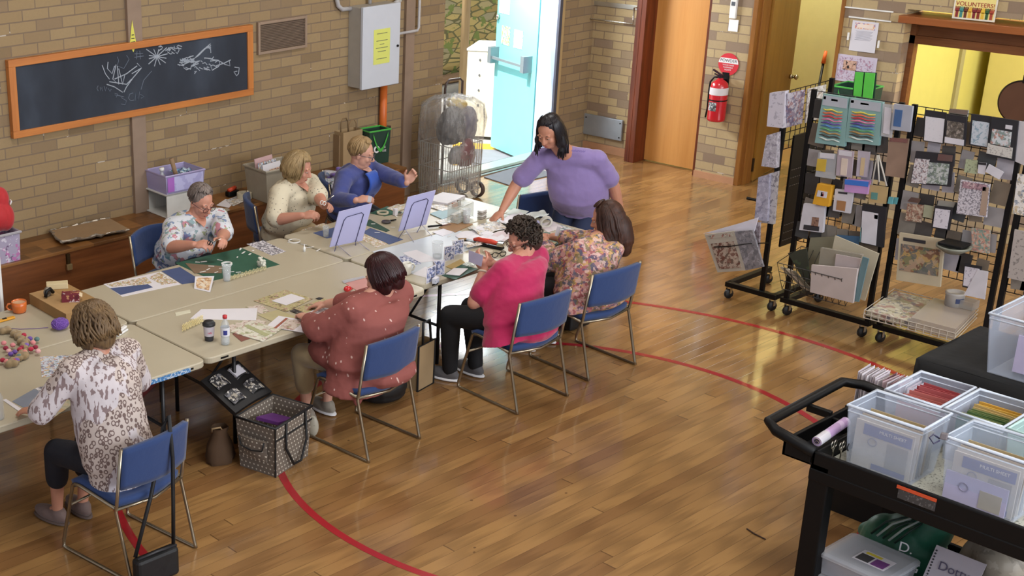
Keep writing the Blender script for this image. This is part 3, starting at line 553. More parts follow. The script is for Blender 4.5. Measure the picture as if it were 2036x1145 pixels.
# ------------------------------------------------------------------ things on the tables
ZT = TT+.0008
def sheet(name, pts, mat, label, cat='paper', z=None, group=None, th=.0012, lift=0.):
    z = (ZT if z is None else z)+lift; P = [PZ(x, y, z) for x, y in pts]; c = sum(P, V((0, 0, 0)))/len(P); o = MB().slab([p-c for p in P], th).build(name, mat); o.location = c
    return tag(o, label, cat, group)
def child_sheet(par, name, pts, mat, z, th=.001):
    P = [PZ(x, y, z)-par.location for x, y in pts]; return MB().slab(P, th).build(name, mat, par)
PW = M('paper_white', 'dedce2', .6, var=.02); BLC = M('navy_card', '46557e', .7); MAT = M('green_cutting_mat', '2b5a48', .6, var=.08); GRN2 = M('green_mat_dark', '234a3c', .6)
FLO = print_mat('autumn_floral_print', 'e6e2e2', ['c9a23c', 'a3623a', '8a9a6a', 'b9a88a'], 34, .72, 1.); FLO2 = print_mat('olive_scrapbook_print', 'b5ac80', ['9a8e5c', 'b58a86', '6d5a48', 'd4c9aa'], 20, .55, 2.)
FLO3 = print_mat('rose_scrapbook_print', 'cfc2b8', ['a87872', '8c6258', 'd9cfc6', '9aa07a'], 18, .6, 3.); ICO = print_mat('icon_sheet_print', 'c8d0dc', ['3a4a7a', 'd8b060', '9a5a4a', '5a7a72'], 30, .6, 4.); BWP = print_mat('black_shape_print', 'e2e0e6', ['2c2c3a', '3a3a50'], 40, .75, 5.)
BLUP = print_mat('blue_card_print', 'c8cede', ['4a5a90', '7a8ac0', '2a3450', 'e6e6f0'], 26, .85, 6.); MISC = print_mat('mixed_print', 'd8d4d0', ['8a8478', 'b8a27a', '6a7a92'], 22, .6, 7.)
def pos(x, y, z=None): return PZ(x, y, ZT if z is None else z)
def solid_lathe(name, label, cat, loc, parts, group=None):
    T = thing(name, label, cat, loc, 0, group)
    for nm, prof, mat, kw in parts: MB().lathe(prof, **kw).build(nm, mat, T, smooth=True)
    return T
def mug(x, y, r, h, mat, label, liquid, z=None, ha=0.):
    T = thing('mug', label, 'mug', pos(x, y, z)); MB().lathe([(r*.7, 0), (r*.86, .004), (r*.95, .02), (r, h*.6), (r, h), (r*.93, h), (r*.92, h*.5), (r*.7, .008)], n=32).build('cup', mat, T, smooth=True)
    a = V((math.cos(ha), math.sin(ha), 0)); MB().tube([a*r*.96+V((0, 0, h*.8)), a*(r+.022)+V((0, 0, h*.8)), a*(r+.034)+V((0, 0, h*.55)), a*(r+.022)+V((0, 0, h*.28)), a*r*.96+V((0, 0, h*.25))], .0065, 10).build('handle', mat, T, smooth=True)
    if liquid: MB().cyl((0, 0, h*.80), (0, 0, h*.86), r*.93, n=28).build('drink', liquid, T)
    return T
mug(39, 620, .052, .078, M('orange_glaze', 'cf6a2c', .3, coat=.4), 'orange mug of milky coffee on the far left table', M('milky_coffee', 'c9a888', .3), ha=R(150))
T = thing('box_cutter', 'yellow box cutter lying at the left picture edge near the mug', 'knife', pos(12, 637)); MB().box((0, 0, .008), (.13, .03, .014)).build('handle', M('yellow_plastic', 'd99a22', .4), T, bevel=.004); MB().box((-.01, 0, .0165), (.03, .016, .004)).build('slider', BLACK, T)
# cardboard box lid with things on it
zc = ZT+.075; Q = [PZ(x, y, zc) for x, y in ((58, 584), (118, 566), (210, 603), (131, 625))]
Q[1] = Q[0]+(Q[2]-Q[3]); c = sum(Q, V())/4
CB = M('kraft_cardboard', '9c7a4c', .8, var=.07, vs=5); T = thing('cardboard_carton', 'flat brown cardboard carton on the far left table', 'box', (c.x, c.y, ZT))
m = MB(); m.loft([[V((q.x-c.x, q.y-c.y, 0)) for q in Q], [V((q.x-c.x, q.y-c.y, .075)) for q in Q]]); m.build('carton_body', CB, T, bevel=.003); MB().slab([V((q.x-c.x, q.y-c.y, .0765)) for q in (Q[0], Q[0].lerp(Q[1], .5), Q[3].lerp(Q[2], .5), Q[3])], .002).build('top_flap', M('kraft_flap', 'a9875a', .8), T)
zb = zc+.001
T = thing('biscuit_box', 'open dark red biscuit box lying on the cardboard carton', 'box', PZ(141, 598, zb), R(-35)); MB().box((0, 0, .03), (.12, .07, .06)).build('box_body', print_mat('maroon_packaging', '6e2230', ['d8c8c8', 'c89a6a', '4a1420'], 20, .5), T, bevel=.002); MB().box((.066, 0, .045), (.03, .066, .004), (0, R(30), 0)).build('end_flap', M('flap_cream', 'd8c4a4', .7), T)
T = thing('cream_packet', 'cream cardboard packet behind the red biscuit box', 'packet', PZ(114, 572, zb), R(-30)); MB().box((0, 0, .02), (.15, .07, .04)).build('packet_body', M('cream_card', 'cdbd96', .7), T, bevel=.003); MB().box((0, .037, .02), (.1, .002, .03)).build('packet_label', M('label_tan', 'b09a70', .6), T)
T = thing('tape_dispenser', 'small black tape dispenser on the cardboard carton', 'tape dispenser', PZ(99, 590, zb), R(20)); MB().tube([(-.045, 0, .01), (-.03, 0, .05), (.01, 0, .055), (.04, 0, .02)], .012, 8).build('dispenser_body', BLACK, T, smooth=True); MB().lathe([(.02, -.01), (.034, -.01), (.034, .01), (.02, .01), (.02, -.01)], (0, .016, .034), 20, (0, 1, 0), False).build('tape_roll', M('grey_tape', '7d7468', .4), T, smooth=True)
# yarn ball
T = thing('yarn_ball', 'purple yarn ball beside the curly-haired person at left', 'yarn', pos(120, 654)+V((0, 0, .038))); PUR = fabric('purple_yarn', '5d3a8e', .95); MB().ell((0, 0, 0), (.06, .05, .038), nu=20, nv=12).build('ball', PUR, T, smooth=True)
m = MB(); rr_ = random.Random(4)
for k in range(16):
    ax = V((rr_.uniform(-1, 1), rr_.uniform(-1, 1), rr_.uniform(-1, 1))).normalized(); a, b_, d = basis(ax); m.tube([V(((a*math.cos(t_)+b_*math.sin(t_)).x*.061, (a*math.cos(t_)+b_*math.sin(t_)).y*.051, (a*math.cos(t_)+b_*math.sin(t_)).z*.039)) for t_ in [2*PI*i/20 for i in range(20)]], .0022, 4, closed=True)
m.build('strands', M('yarn_light', '7a55aa', .9), T, smooth=True)
solo('yarn_strand', MB().tube([pos(x, y)+V((0, 0, .003)) for x, y in ((14, 653), (40, 655), (70, 654), (96, 652))], .002, 5), PUR, 'thin strand of purple yarn running left from the ball', 'yarn', smooth=True)
# crocheted wreath with pompoms
T = thing('crochet_wreath', 'beige crocheted piece edged with red, pink and violet woollen flowers', 'crochet', pos(22, 700)); kn = fabric('beige_knit', '95805e', .95, .2); m = MB()
c0 = T.location
for k in range(60):
    a = PI*k/59-.3; p = pos(16+46*math.sin(a)*.9-8, 696-34*math.cos(a))-c0; m.ell(p+V((rr_.uniform(-.02, .02), rr_.uniform(-.02, .02), .02)), rr_.uniform(.016, .028), nu=8, nv=5)
m.build('knitted_body', kn, T, remesh=.006, sm=3)
cols_ = ['a8243c', '6a4a9a', 'd8888a', '8a2038', 'e0a8a8', '5a7a78', '7a5aa8', 'b83048', 'd88a80']
for k, (x, y) in enumerate([(48, 674), (60, 681), (66, 689), (71, 698), (76, 706), (74, 682), (53, 694), (62, 702), (50, 708), (40, 703), (30, 708), (26, 694), (12, 700), (18, 706), (38, 716), (34, 724), (28, 726), (14, 727), (6, 724), (22, 712), (8, 690), (44, 699)]):
    MB().ell(pos(x, y)-c0+V((0, 0, .028)), (.019, .019, .015), nu=10, nv=6).build('woollen_flower', fabric('wool_'+cols_[k % 9], cols_[k % 9], .95), T, smooth=True)
# papers left table
sheet('sticker_sheet', [(80, 709), (158, 705), (168, 742), (83, 750)], ICO, 'pale blue sheet of small printed icons under the sleeve of the curly-haired person')
S = sheet('grey_photo_page', [(24, 798), (68, 773), (96, 786), (50, 812)], M('grey_blue_card', '7f8796', .6), 'grey-blue card held under the left hand at near left')
sheet('stamp_card', [(70, 772), (112, 760), (126, 775), (90, 790)], BWP, 'white card of little stamped pictures above the grey-blue card', lift=.001)
sheet('tan_pattern_paper', [(50, 806), (100, 778), (150, 800), (100, 835)], print_mat('tan_map_print', 'bdb49a', ['c8a070', '9a9a82', 'a8a890'], 16, .6, 9.), 'mottled tan and green patterned paper in front of the person at near left', lift=-.0004)
sheet('white_strip', [(5, 795), (12, 793), (42, 812), (38, 818)], PW, 'narrow white paper strip beneath the watch hand', lift=.0015)
T = thing('stapler', 'small white stapler on the table seam beside the curly hair', 'stapler', pos(241, 663), R(25)); MB().box((0, 0, .008), (.13, .034, .014)).build('base', WHITE, T, bevel=.004); MB().box((0, 0, .026), (.12, .026, .014), (0, R(-5), 0)).build('arm', WHITE, T, bevel=.004)
T = thing('clear_bottle', 'clear plastic bottle cut by the left picture edge', 'bottle', pos(-2, 832)); MB().lathe([(.03, 0), (.032, .01), (.032, .13), (.014, .17), (.014, .19)], n=24, capt=True).build('bottle_body', clear('clear_pet', 'd4dade', .35), T, smooth=True); MB().cyl((0, 0, .19), (0, 0, .205), .016).build('cap', M('navy_cap', '3a3a60', .4), T)
T = thing('white_board', 'white folded board standing at the far left picture edge', 'board', PZ(-2, 606, .70)*1.0-V((0, 0, .70))+V((0, .12, 0))); MB().box((0, 0, .52), (.03, .22, 1.04), (0, 0, R(20))).build('board', WHITE, T, bevel=.005)
# middle far table
S = sheet('craft_sheet', [(206, 565), (319, 540), (360, 565), (243, 590)], PW, 'large white sheet with cut floral strips lying at the far table edge'); 
child_sheet(S, 'floral_strip', [(212, 565), (290, 551), (302, 562), (270, 572), (262, 566), (224, 570)], FLO, ZT+.0015); child_sheet(S, 'floral_strip', [(296, 552), (317, 541), (352, 562), (322, 566)], FLO, ZT+.0015)
sheet('navy_card', [(219, 573), (294, 565), (304, 571), (240, 586)], BLC, 'navy card lying on the large white craft sheet', lift=.002)
sheet('navy_card', [(321, 539), (358, 531), (391, 552), (389, 561), (362, 565)], BLC, 'navy card between the white craft sheet and the green mat')
T = thing('photo_card', 'small framed watercolour card propped on the table by the glass', 'card', pos(400, 577)); P = [PZ(x, y, z) for x, y, z in ((388, 550, .74), (426, 549, .745), (418, 581, .702), (386, 574, .702))]; m = MB().slab([p-T.location for p in P], .002).build('card', PW, T)
cc_ = sum(P, V())/4; nn = (P[1]-P[0]).cross(P[2]-P[0]).normalized(); nn = nn if nn.z > 0 else -nn; MB().slab([cc_.lerp(p, .8)+nn*.002-T.location for p in P], .001).build('picture', print_mat('warm_watercolour', 'e2d6c2', ['c89a5a', '9a6a4a', 'd8b48a'], 24, .7), T)
S = sheet('cutting_mat', [(348, 523), (480, 493), (556, 526), (424, 558)], MAT, 'green cutting mat in front of the floral-shirted person', 'mat', th=.003)
sheet('brown_board', [(368, 523), (441, 529), (441, 543), (387, 543)], M('brown_board', '7d6852', .7), 'brown cardboard piece lying on the green mat beside the glass', 'board', lift=.003)
def ring_(name, x, y, r, w_, h, mat, label, cat='tape', z=None, group=None):
    return solo(name, MB().lathe([(r-w_, 0), (r, 0), (r, h), (r-w_, h), (r-w_, 0)], (0, 0, 0), 30, capb=False), mat, label, cat, group, smooth=False), pos(x, y, z)
def putring(*a, **k): o, p = ring_(*a, **k); o.location = p; return o
MASK = M('masking_tape', 'cfc7b0', .7); putring('tape_roll', 451, 526, .042, .012, .012, WHITE, 'white tape ring on the green mat behind the glass')
def tumbler(x, y, r, h, label, fill=None, z=None, a=.3, fm=None):
    T = thing('glass', label, 'glass', pos(x, y, z)); G = clear('drinking_glass', 'dfe6ea', a, .05); MB().lathe([(r*.78, 0), (r*.8, .004), (r, h), (r*.94, h), (r*.76, .01)], n=28).build('glass_wall', G, T, smooth=True)
    if fill: MB().lathe([(r*.74, .008), (r*.74+r*.18*fill, h*fill)], n=24, capt=True).build('contents', fm or clear('water', 'cfd6da', .35, .05), T, smooth=True)
    MB().tube([(r*math.cos(q), r*math.sin(q), h) for q in [2*PI*i/24 for i in range(24)]], .0014, 5, closed=True).build('rim', M('glass_rim', 'e4eaee', .1), T, smooth=True)
    return T
tumbler(451, 558, .033, .115, 'glass of water at the edge of the green mat', .45)
tumbler(648, 472, .026, .09, 'small glass tumbler behind the left picture easel', .5)
T = thing('beads_bag', 'small clear jar overflowing with white foam beads on the mat corner', 'jar', pos(520, 530)); MB().lathe([(.03, 0), (.034, .02), (.03, .05)], n=18).build('jar', clear('jar_clear', 'dcdcd0', .4), T, smooth=True); m = MB()
for k in range(26): m.ell((rr_.uniform(-.03, .03), rr_.uniform(-.03, .03), .01+rr_.uniform(0, .055)), rr_.uniform(.007, .013), nu=8, nv=5)
m.build('foam_pieces', M('foam_white', 'd8d8cc', .8), T, smooth=True)
T = thing('clear_tape_strip', 'crinkled shiny cellophane strip trailing along the mat edge', 'cellophane', pos(500, 546)); m = MB(); m.grid(lambda u, v: pos(455+75*u, 556-22*u+8*(v-.5))-T.location+V((0, 0, .004+.010*abs(math.sin(u*31+v*5)))), 40, 4); m.build('film', clear('yellowish_film', 'e4dcae', .45, .1), T)
sheet('shape_sheet', [(490, 485), (523, 478), (569, 500), (540, 508)], BWP, 'white sheet printed with small black shapes at the far table edge')
SCR = M('scrap_white', 'e2e1de', .7)
def scraps(name, label, group, pts, z, L_=(.018, .045), mat=SCR, n=None):
    proto = None
    for i, (x, y) in enumerate(pts):
        l = rr_.uniform(*L_); o = MB().box((0, 0, 0), (l, rr_.uniform(.004, .009), .002)).build('paper_scrap', mat) if proto is None else proto.copy()
        if proto is None: proto = o
        else: C.objects.link(o); o.scale = (rr_.uniform(.6, 1.3), rr_.uniform(.8, 1.6), 1)
        o.location = pos(x, y, z); o.rotation_euler = (0, 0, rr_.uniform(0, PI)); tag(o, label, 'paper scrap', group)
scraps('paper_scrap', 'white paper offcut scattered on the middle green cutting mat', 'paper offcuts on the middle green mat', [(437, 517), (472, 511), (484, 502), (497, 505), (403, 540), (414, 535), (430, 541), (393, 521), (405, 520), (420, 529), (441, 533), (462, 540), (474, 541), (482, 545), (503, 498), (478, 495)], ZT+.0045)
scraps('paper_scrap', 'thin white offcut in the tangle beside the left picture easel', 'offcuts beside the left easel', [(578, 482), (589, 474), (597, 466), (604, 486), (612, 492), (621, 476), (628, 468), (636, 484), (645, 487), (650, 492), (641, 478), (618, 483), (633, 497), (624, 490), (598, 480), (648, 479)], ZT+.004, (.03, .07))
scraps('paper_scrap', 'pale paper offcut strewn among the papers on the right-hand tables', 'offcuts on the right tables', [(750, 462), (765, 440), (781, 452), (742, 445), (893, 470), (905, 478), (918, 463), (941, 470), (886, 455), (868, 448), (905, 441), (975, 452), (958, 466), (1004, 440), (1012, 432), (990, 470), (948, 500), (938, 512), (865, 540), (1052, 430), (1065, 438), (1100, 458), (788, 430), (805, 465)], ZT+.008, (.03, .06))
# near middle table
T = thing('travel_cup', 'black-lidded reusable coffee cup with a pale band', 'cup', pos(416, 676)); BB = M('black_silicone', '222226', .5)
MB().lathe([(.027, 0), (.029, .01), (.033, .065)], n=28).build('cup_base', M('dark_base', '33343a', .5), T, smooth=True); MB().lathe([(.0335, .035), (.037, .10), (.037, .104)], n=28, capb=False).build('cup_band', M('cup_band', 'c5bfc8', .5), T, smooth=True); text('printed_word', 'cafe', .018, M('pink_print', 'd0607a', .6), T, (-.018, -.0335, .062), (R(84), 0, R(-30)))
MB().lathe([(.037, .10), (.042, .103), (.042, .118), (.034, .122), (.032, .13), (.0, .13)], n=28, capb=False).build('lid', BB, T, smooth=True)
T = thing('water_bottle', 'clear drink bottle with red cap standing beside the coffee cup', 'bottle', pos(448, 684)); PET = clear('pet_bottle', 'd2dadd', .33, .06)
MB().lathe([(.024, 0), (.029, .008), (.029, .04), (.027, .05), (.029, .06), (.029, .12), (.024, .145), (.013, .165), (.012, .178)], n=28, capt=True).build('bottle_body', PET, T, smooth=True); MB().lathe([(.0265, .004), (.0265, .055)], n=24, capt=True).build('water', clear('water', 'cfd6da', .35, .05), T, smooth=True)
MB().lathe([(.0296, .062), (.0296, .118)], n=28, capb=False).build('label', M('bottle_label', 'dcdde6', .5), T, smooth=True); lb = MB(); lb.grid(lambda u, v: (.0302*math.cos(R(-150+50*u)), .0302*math.sin(R(-150+50*u)), .072+.03*v), 8, 1); lb.build('blue_emblem', M('emblem_blue', '343a86', .5), T)
MB().cyl((0, 0, .176), (0, 0, .196), .0145).build('cap', M('red_cap', 'c03038', .4), T, smooth=True)
sheet('white_folder', [(378, 634), (400, 615), (512, 613), (509, 637)], PW, 'long white folder behind the drink bottle', th=.004)
sheet('wooden_stick', [(348, 622), (378, 616), (379, 621), (350, 628)], M('pale_stick', 'd2cfb8', .6), 'pale flat craft stick left of the white folder', 'stick', th=.004)
T = thing('cellophane', 'shiny crumpled gold cellophane left of the coffee cup', 'cellophane', pos(384, 650)); m = MB(); m.grid(lambda u, v: pos(362+42*u, 655-20*u+14*(v-.5))-T.location+V((0, 0, .003+.012*abs(math.sin(u*23+v*9)))), 24, 8); m.build('film', clear('gold_film', 'e6d8a0', .6, .08), T)
sheet('pink_print_paper', [(452, 648), (500, 630), (530, 640), (512, 655), (470, 668)], FLO3, 'dusty pink patterned paper at the bottom of the spread pile', lift=.0)
sheet('brown_photo_card', [(462, 664), (478, 655), (500, 672), (480, 679)], M('brown_card', '7c4f44', .6), 'dark reddish-brown card sticking out below the pattern pad', lift=.001)
sheet('olive_paper', [(512, 626), (553, 616), (600, 634), (560, 648)], M('olive_paper', 'b3aa82', .7), 'plain olive paper in the middle of the spread papers', lift=.0015)
sheet('dark_strip_card', [(488, 610), (520, 606), (536, 620), (526, 626)], FLO3, 'rose and black printed card behind the white folder', lift=.001)
S = sheet('scrapbook_page', [(504, 598), (567, 576), (622, 594), (569, 620)], FLO2, 'olive floral scrapbook page with one white card on it', lift=.002); child_sheet(S, 'white_card', [(540, 598), (579, 584), (607, 593), (569, 607)], PW, ZT+.0045, .002)
S = sheet('scrapbook_page', [(577, 616), (644, 593), (678, 604), (644, 639)], FLO2, 'olive floral scrapbook page nearest the dark-red bob', lift=.003); child_sheet(S, 'white_card', [(611, 622), (636, 610), (654, 618), (640, 632)], PW, ZT+.0055, .002); child_sheet(S, 'white_card', [(634, 610), (655, 602), (672, 608), (652, 619)], PW, ZT+.0055, .002)
sheet('black_strip', [(576, 618), (586, 614), (646, 637), (642, 641)], print_mat('black_white_border', '2c2a2c', ['8a8478'], 60, .4), 'black printed border strip under the scrapbook page', lift=.0045)
sheet('dark_label', [(627, 593), (634, 591), (644, 592), (637, 596)], INK, 'tiny black label at the corner of the scrapbook page', lift=.005)
S = sheet('instruction_card', [(529, 649), (554, 628), (642, 642), (614, 663)], PW, 'white instruction card with a rose frame and brown stripe', lift=.004, th=.002); child_sheet(S, 'brown_stripe', [(544, 652), (568, 632), (573, 633), (549, 653)], M('brown_stripe', '9a5a48', .6), ZT+.0058); child_sheet(S, 'rose_frame', [(553, 653), (573, 634), (605, 639), (584, 656)], FLO3, ZT+.0058)
S = sheet('pattern_pad', [(458, 660), (499, 638), (559, 655), (522, 679)], print_mat('pale_green_floral', 'd4d2c4', ['a8ac80', 'a87a78', '8a8a6a'], 16, .5, 5.), 'pale floral pattern pad hanging over the near table edge', lift=.004, th=.004); child_sheet(S, 'olive_band', [(485, 648), (493, 645), (536, 665), (528, 669)], M('olive_band', 'a3a57c', .7), ZT+.0072)
T = thing('red_punch', 'glossy red hole punch by the dark-red bob', 'punch', pos(691, 580)); MB().ell((0, 0, .022), (.032, .024, .022)).build('punch_body', M('glossy_red', 'c01a22', .2, coat=.5), T, smooth=True); MB().box((.02, 0, .012), (.05, .012, .008)).build('lever', M('red_plastic', 'a8161c', .4), T)
sheet('pink_folder', [(686, 563), (730, 552), (760, 566), (716, 582)], M('pink_folder', 'c08a84', .6), 'pink folder beside the red punch', 'folder', th=.004); sheet('clear_ruler', [(680, 558), (724, 548), (726, 552), (684, 563)], clear('ruler_clear', 'c8c8cc', .5), 'clear plastic ruler behind the pink folder', 'ruler', lift=.005)
# right side tables
zr = TT+.007
mug(809, 545, .033, .088, M('white_glaze', 'dad8cc', .3, coat=.4), 'white mug at the corner of the right near table', None, zr, ha=R(-10))
tumbler(869, 514, .042, .13, 'tall empty glass behind the standing blue cards', .25, zr, .18)
sheet('catalogue', [(800, 503), (828, 497), (875, 518), (835, 522)], PW, 'white booklet lying in front of the tall empty glass', z=zr, th=.004); sheet('blue_photo_print', [(792, 510), (822, 506), (838, 524), (806, 530)], BLUP, 'blue printed page under the white booklet', z=zr); sheet('pale_envelope', [(820, 545), (846, 530), (862, 540), (850, 553)], PW, 'pale envelope between the white mug and the near folded card', z=zr)
def folded_card(pts, h, label, z):
    P = [pos(x, y, z) for x, y in pts]; T = thing('folded_card', label, 'card', P[0], 0); n_ = len(P); m = MB()
    for i in range(n_-1): a, b_ = P[i]-P[0], P[i+1]-P[0]; m.slab([a, b_, b_+V((0, 0, h)), a+V((0, 0, h))], .002)
    m.build('card', PW, T)
    for i in range(n_-1):
        a, b_ = P[i]-P[0], P[i+1]-P[0]; d = (b_-a).cross(V((0, 0, 1))).normalized(); d = d if d.dot(V((-.5, -.8, 0))) > 0 else -d
        MB().slab([a.lerp(b_, .07)+d*.002+V((0, 0, h*.06)), a.lerp(b_, .93)+d*.002+V((0, 0, h*.06)), a.lerp(b_, .93)+d*.002+V((0, 0, h*.94)), a.lerp(b_, .07)+d*.002+V((0, 0, h*.94))], .001).build('picture_panel', BLUP, T)
folded_card([(882, 520), (903, 516), (899, 508), (921, 504)], .115, 'tall zigzag card printed in blue standing farther from the mug', zr); folded_card([(847, 565), (866, 556), (860, 549), (884, 546)], .115, 'zigzag card printed in blue standing nearest the white mug', zr)
T = thing('ink_box', 'small white and blue box in front of the nearer zigzag card', 'box', pos(866, 562, zr), R(20)); MB().box((0, 0, .018), (.06, .03, .036)).build('box_body', print_mat('pale_blue_box', 'd0d6e2', ['5a78b0'], 40, .5), T, bevel=.001); MB().box((0, 0, .037), (.058, .028, .003)).build('box_top', PW, T)
sheet('small_green_mat', [(878, 548), (915, 525), (950, 535), (905, 556)], GRN2, 'dark green mat piece under the blank white card', 'mat', z=zr, th=.003); sheet('blank_card', [(886, 545), (903, 533), (931, 534), (914, 548)], PW, 'blank white card on the dark green mat piece', 'card', z=zr+.006, th=.004)
sheet('kraft_card', [(886, 530), (916, 515), (925, 522), (900, 535)], M('kraft_brown', 'a8905c', .7), 'brown kraft card between the standing card and the blank card', 'card', z=zr+.002); T = thing('film_packet', 'crinkled shiny clear packet beside the lilac card in hand', 'packet', pos(936, 528, zr)); m = MB(); m.grid(lambda u, v: (-.05+.1*u, -.035+.07*v, .006+.014*abs(math.sin(u*17+v*7))), 12, 8); m.build('film', clear('packet_film', 'dbe6e2', .6, .08), T)
sheet('big_white_paper', [(740, 500), (905, 456), (975, 478), (820, 545)], M('cool_white_sheet', 'c4ccd4', .5, var=.02), 'broad cool-white sheet covering the near right table', z=zr-.0004)
# carving tool / glue gun
a, b_ = pos(926, 481, zr), pos(1000, 497, zr); T = thing('grip_tool', 'black and red long-handled crafting tool lying on the table', 'tool', a); d = b_-a
MB().beam(V((0, 0, .012)), d+V((0, 0, .012)), .05, .02).build('tool_base', BLACK, T, bevel=.006); MB().tube([d*.22+V((0, 0, .034)), d*.35+V((0, 0, .045)), d*.7+V((0, 0, .046)), d*.86+V((0, 0, .04))], [.012, .019, .02, .014], 12).build('red_grip', M('tool_red', 'c8402c', .35), T, smooth=True); MB().tube([d*.0+V((0, 0, .02)), d*-.2+V((0, 0, .012))], [.012, .006]).build('wooden_tip', M('tip_wood', '9a7a4a', .6), T); MB().box(d*.93+V((0, 0, .04)), (.05, .05, .03), (0, 0, .4)).build('steel_head', CHROME, T, bevel=.006)
T = thing('eyeglasses', 'black-rimmed eyeglasses folded on the near right table', 'glasses', pos(992, 511, zr), R(-15))
for s in (-1, 1): MB().tube([(s*.034+.026*math.cos(q), 0, .022+.02*math.sin(q)) for q in [2*PI*i/16 for i in range(16)]], .003, 6, closed=True).build('lens_rim', BLACK, T, smooth=True); MB().tube([(s*.06, 0, .03), (s*.058, .05, .012), (s*.01, .058, .008)], .0025, 6).build('arm', BLACK, T, smooth=True)
MB().tube([(-.01, 0, .026), (.01, 0, .026)], .0028, 6).build('bridge', BLACK, T)
o = putring('round_tin', 970, 502, .036, .035, .016, M('cream_tin', 'cfc6b2', .4), 'shallow round cream tin near the red tool', 'tin', zr)
# heap of papers
hp = [((905, 470), (955, 455), (985, 470), (930, 486)), ((930, 455), (985, 440), (1010, 455), (955, 470)), ((975, 470), (1020, 452), (1050, 465), (1000, 484)), ((990, 440), (1035, 425), (1062, 438), (1015, 456)), ((1025, 450), (1060, 438), (1082, 448), (1045, 462)), ((950, 480), (998, 470), (1012, 478), (968, 490)), ((915, 486), (960, 476), (975, 484), (930, 494)), ((1040, 428), (1078, 420), (1092, 430), (1055, 440))]
hl = ['torn white paper at the left of the crumpled heap', 'grey-printed paper at the back of the crumpled heap', 'pinkish paper under the reaching hand', 'white crumpled sheet directly under the fingertips', 'lilac tissue paper right of the reaching hand', 'white card in front of the crumpled heap', 'floral-edged paper at the heap end nearest the red tool', 'pale sheet on the table edge behind the heap']
hm = [PW, MISC, M('pinkish_paper', 'cfc0c4', .6), PW, M('lilac_tissue', 'b5b4d8', .7), PW, MISC, M('pale_mint_paper', 'cfd4cc', .6)]
for k, q in enumerate(hp):
    P = [pos(x, y, zr+.002*k) for x, y in q]; c = sum(P, V())/4; T = MB(); sd = k*1.7
    def fn(u, v, P=P, c=c, sd=sd):
        p = (P[0].lerp(P[1], u)).lerp(P[3].lerp(P[2], u), v)-c; return p+V((0, 0, .004+.018*abs(math.sin(u*5+sd)*math.cos(v*4+sd*.7))))
    T.grid(fn, 10, 8); o = T.build('crumpled_paper', hm[k], solid=.001); o.location = c; tag(o, hl[k], 'paper')
# far right table stack, containers
for k, (q, m_, lab) in enumerate([(((845, 400), (880, 385), (925, 392), (890, 408)), PW, 'white paper stack at the far corner of the right table'), (((850, 410), (905, 398), (935, 405), (880, 420)), MISC, 'printed magazine below the white paper stack'), (((855, 425), (890, 412), (915, 420), (880, 436)), M('sky_paper', '9ec0cc', .6), 'sky-blue sheet behind the right easel'), (((866, 440), (905, 428), (920, 436), (880, 448)), MISC, 'striped printed page beside the clear tub'), (((872, 452), (905, 438), (940, 446), (905, 462)), M('kraft_wide', '9c7a58', .7), 'brown board under the clear tub'), (((860, 462), (890, 452), (912, 458), (880, 470)), PW, 'white slip lying in front of the brown board')]): sheet('paper_stack', q, m_, lab, z=zr+.001*(6-k), th=.004 if k != 0 else .03)
T = thing('clear_tub', 'square clear plastic tub standing on the brown board', 'tub', pos(915, 436, zr+.008), R(12)); m = MB(); G = clear('tub_clear', 'd6dcd4', .25); w_ = .12
m.bb((-w_, -.05, 0), (w_, .05, .003))
for a_, b2 in (((-w_, -.05, 0), (w_, -.047, .13)), ((-w_, .047, 0), (w_, .05, .13)), ((-w_, -.05, 0), (-w_+.003, .05, .13)), ((w_-.003, -.05, 0), (w_, .05, .13))): m.bb(a_, b2)
m.build('tub_walls', G, T); MB().tube([(-w_, -.05, .13), (w_, -.05, .13), (w_, .05, .13), (-w_, .05, .13)], .002, 5, closed=True).build('rim', M('tub_rim', 'c2c6c0', .3), T)
MB().box((0, .02, .03), (.18, .04, .05)).build('contents', MISC, T)
tumbler(927, 443, .033, .115, 'glass holding brushes and a red pen in front of the clear tub', .5, zr+.006, .3, print_mat('brush_bundle', '8a8474', ['a83a2c', '2c2c30', 'c8b890'], 60, .8))
T = thing('stamp_block', 'small stack of grey ink blocks by the reaching hand', 'block', pos(958, 434, zr), R(10))
for k in range(4): MB().box((0, 0, .01+.018*k), (.07, .045, .014)).build('block', M('grey_block_%d' % (k % 2), ['a39c92', 'd2cfca'][k % 2], .5), T, bevel=.001)
T = thing('craft_knife', 'black-handled craft knife lying beside the right easel', 'knife', pos(874, 450, zr+.006)); d = pos(898, 447, zr+.006)-pos(852, 452, zr+.006); MB().tube([d*-.5+V((0, 0, .008)), d*.1+V((0, 0, .008))], .008, 8).build('handle', BLACK, T, smooth=True); MB().tube([d*.1+V((0, 0, .006)), d*.5+V((0, 0, .006))], [.006, .002], 8).build('blade', M('dark_red_blade', '5a2a28', .4), T)
T = thing('small_mannequin', 'tiny orange and white paper figure among the far papers', 'figure', pos(904, 412, zr)); MB().box((0, 0, .02), (.05, .03, .04)).build('base', M('rust_block', 'a0603c', .6), T, bevel=.004); MB().box((.05, 0, .03), (.03, .02, .05)).build('stamp', M('taupe_block', '8a7f78', .6), T)
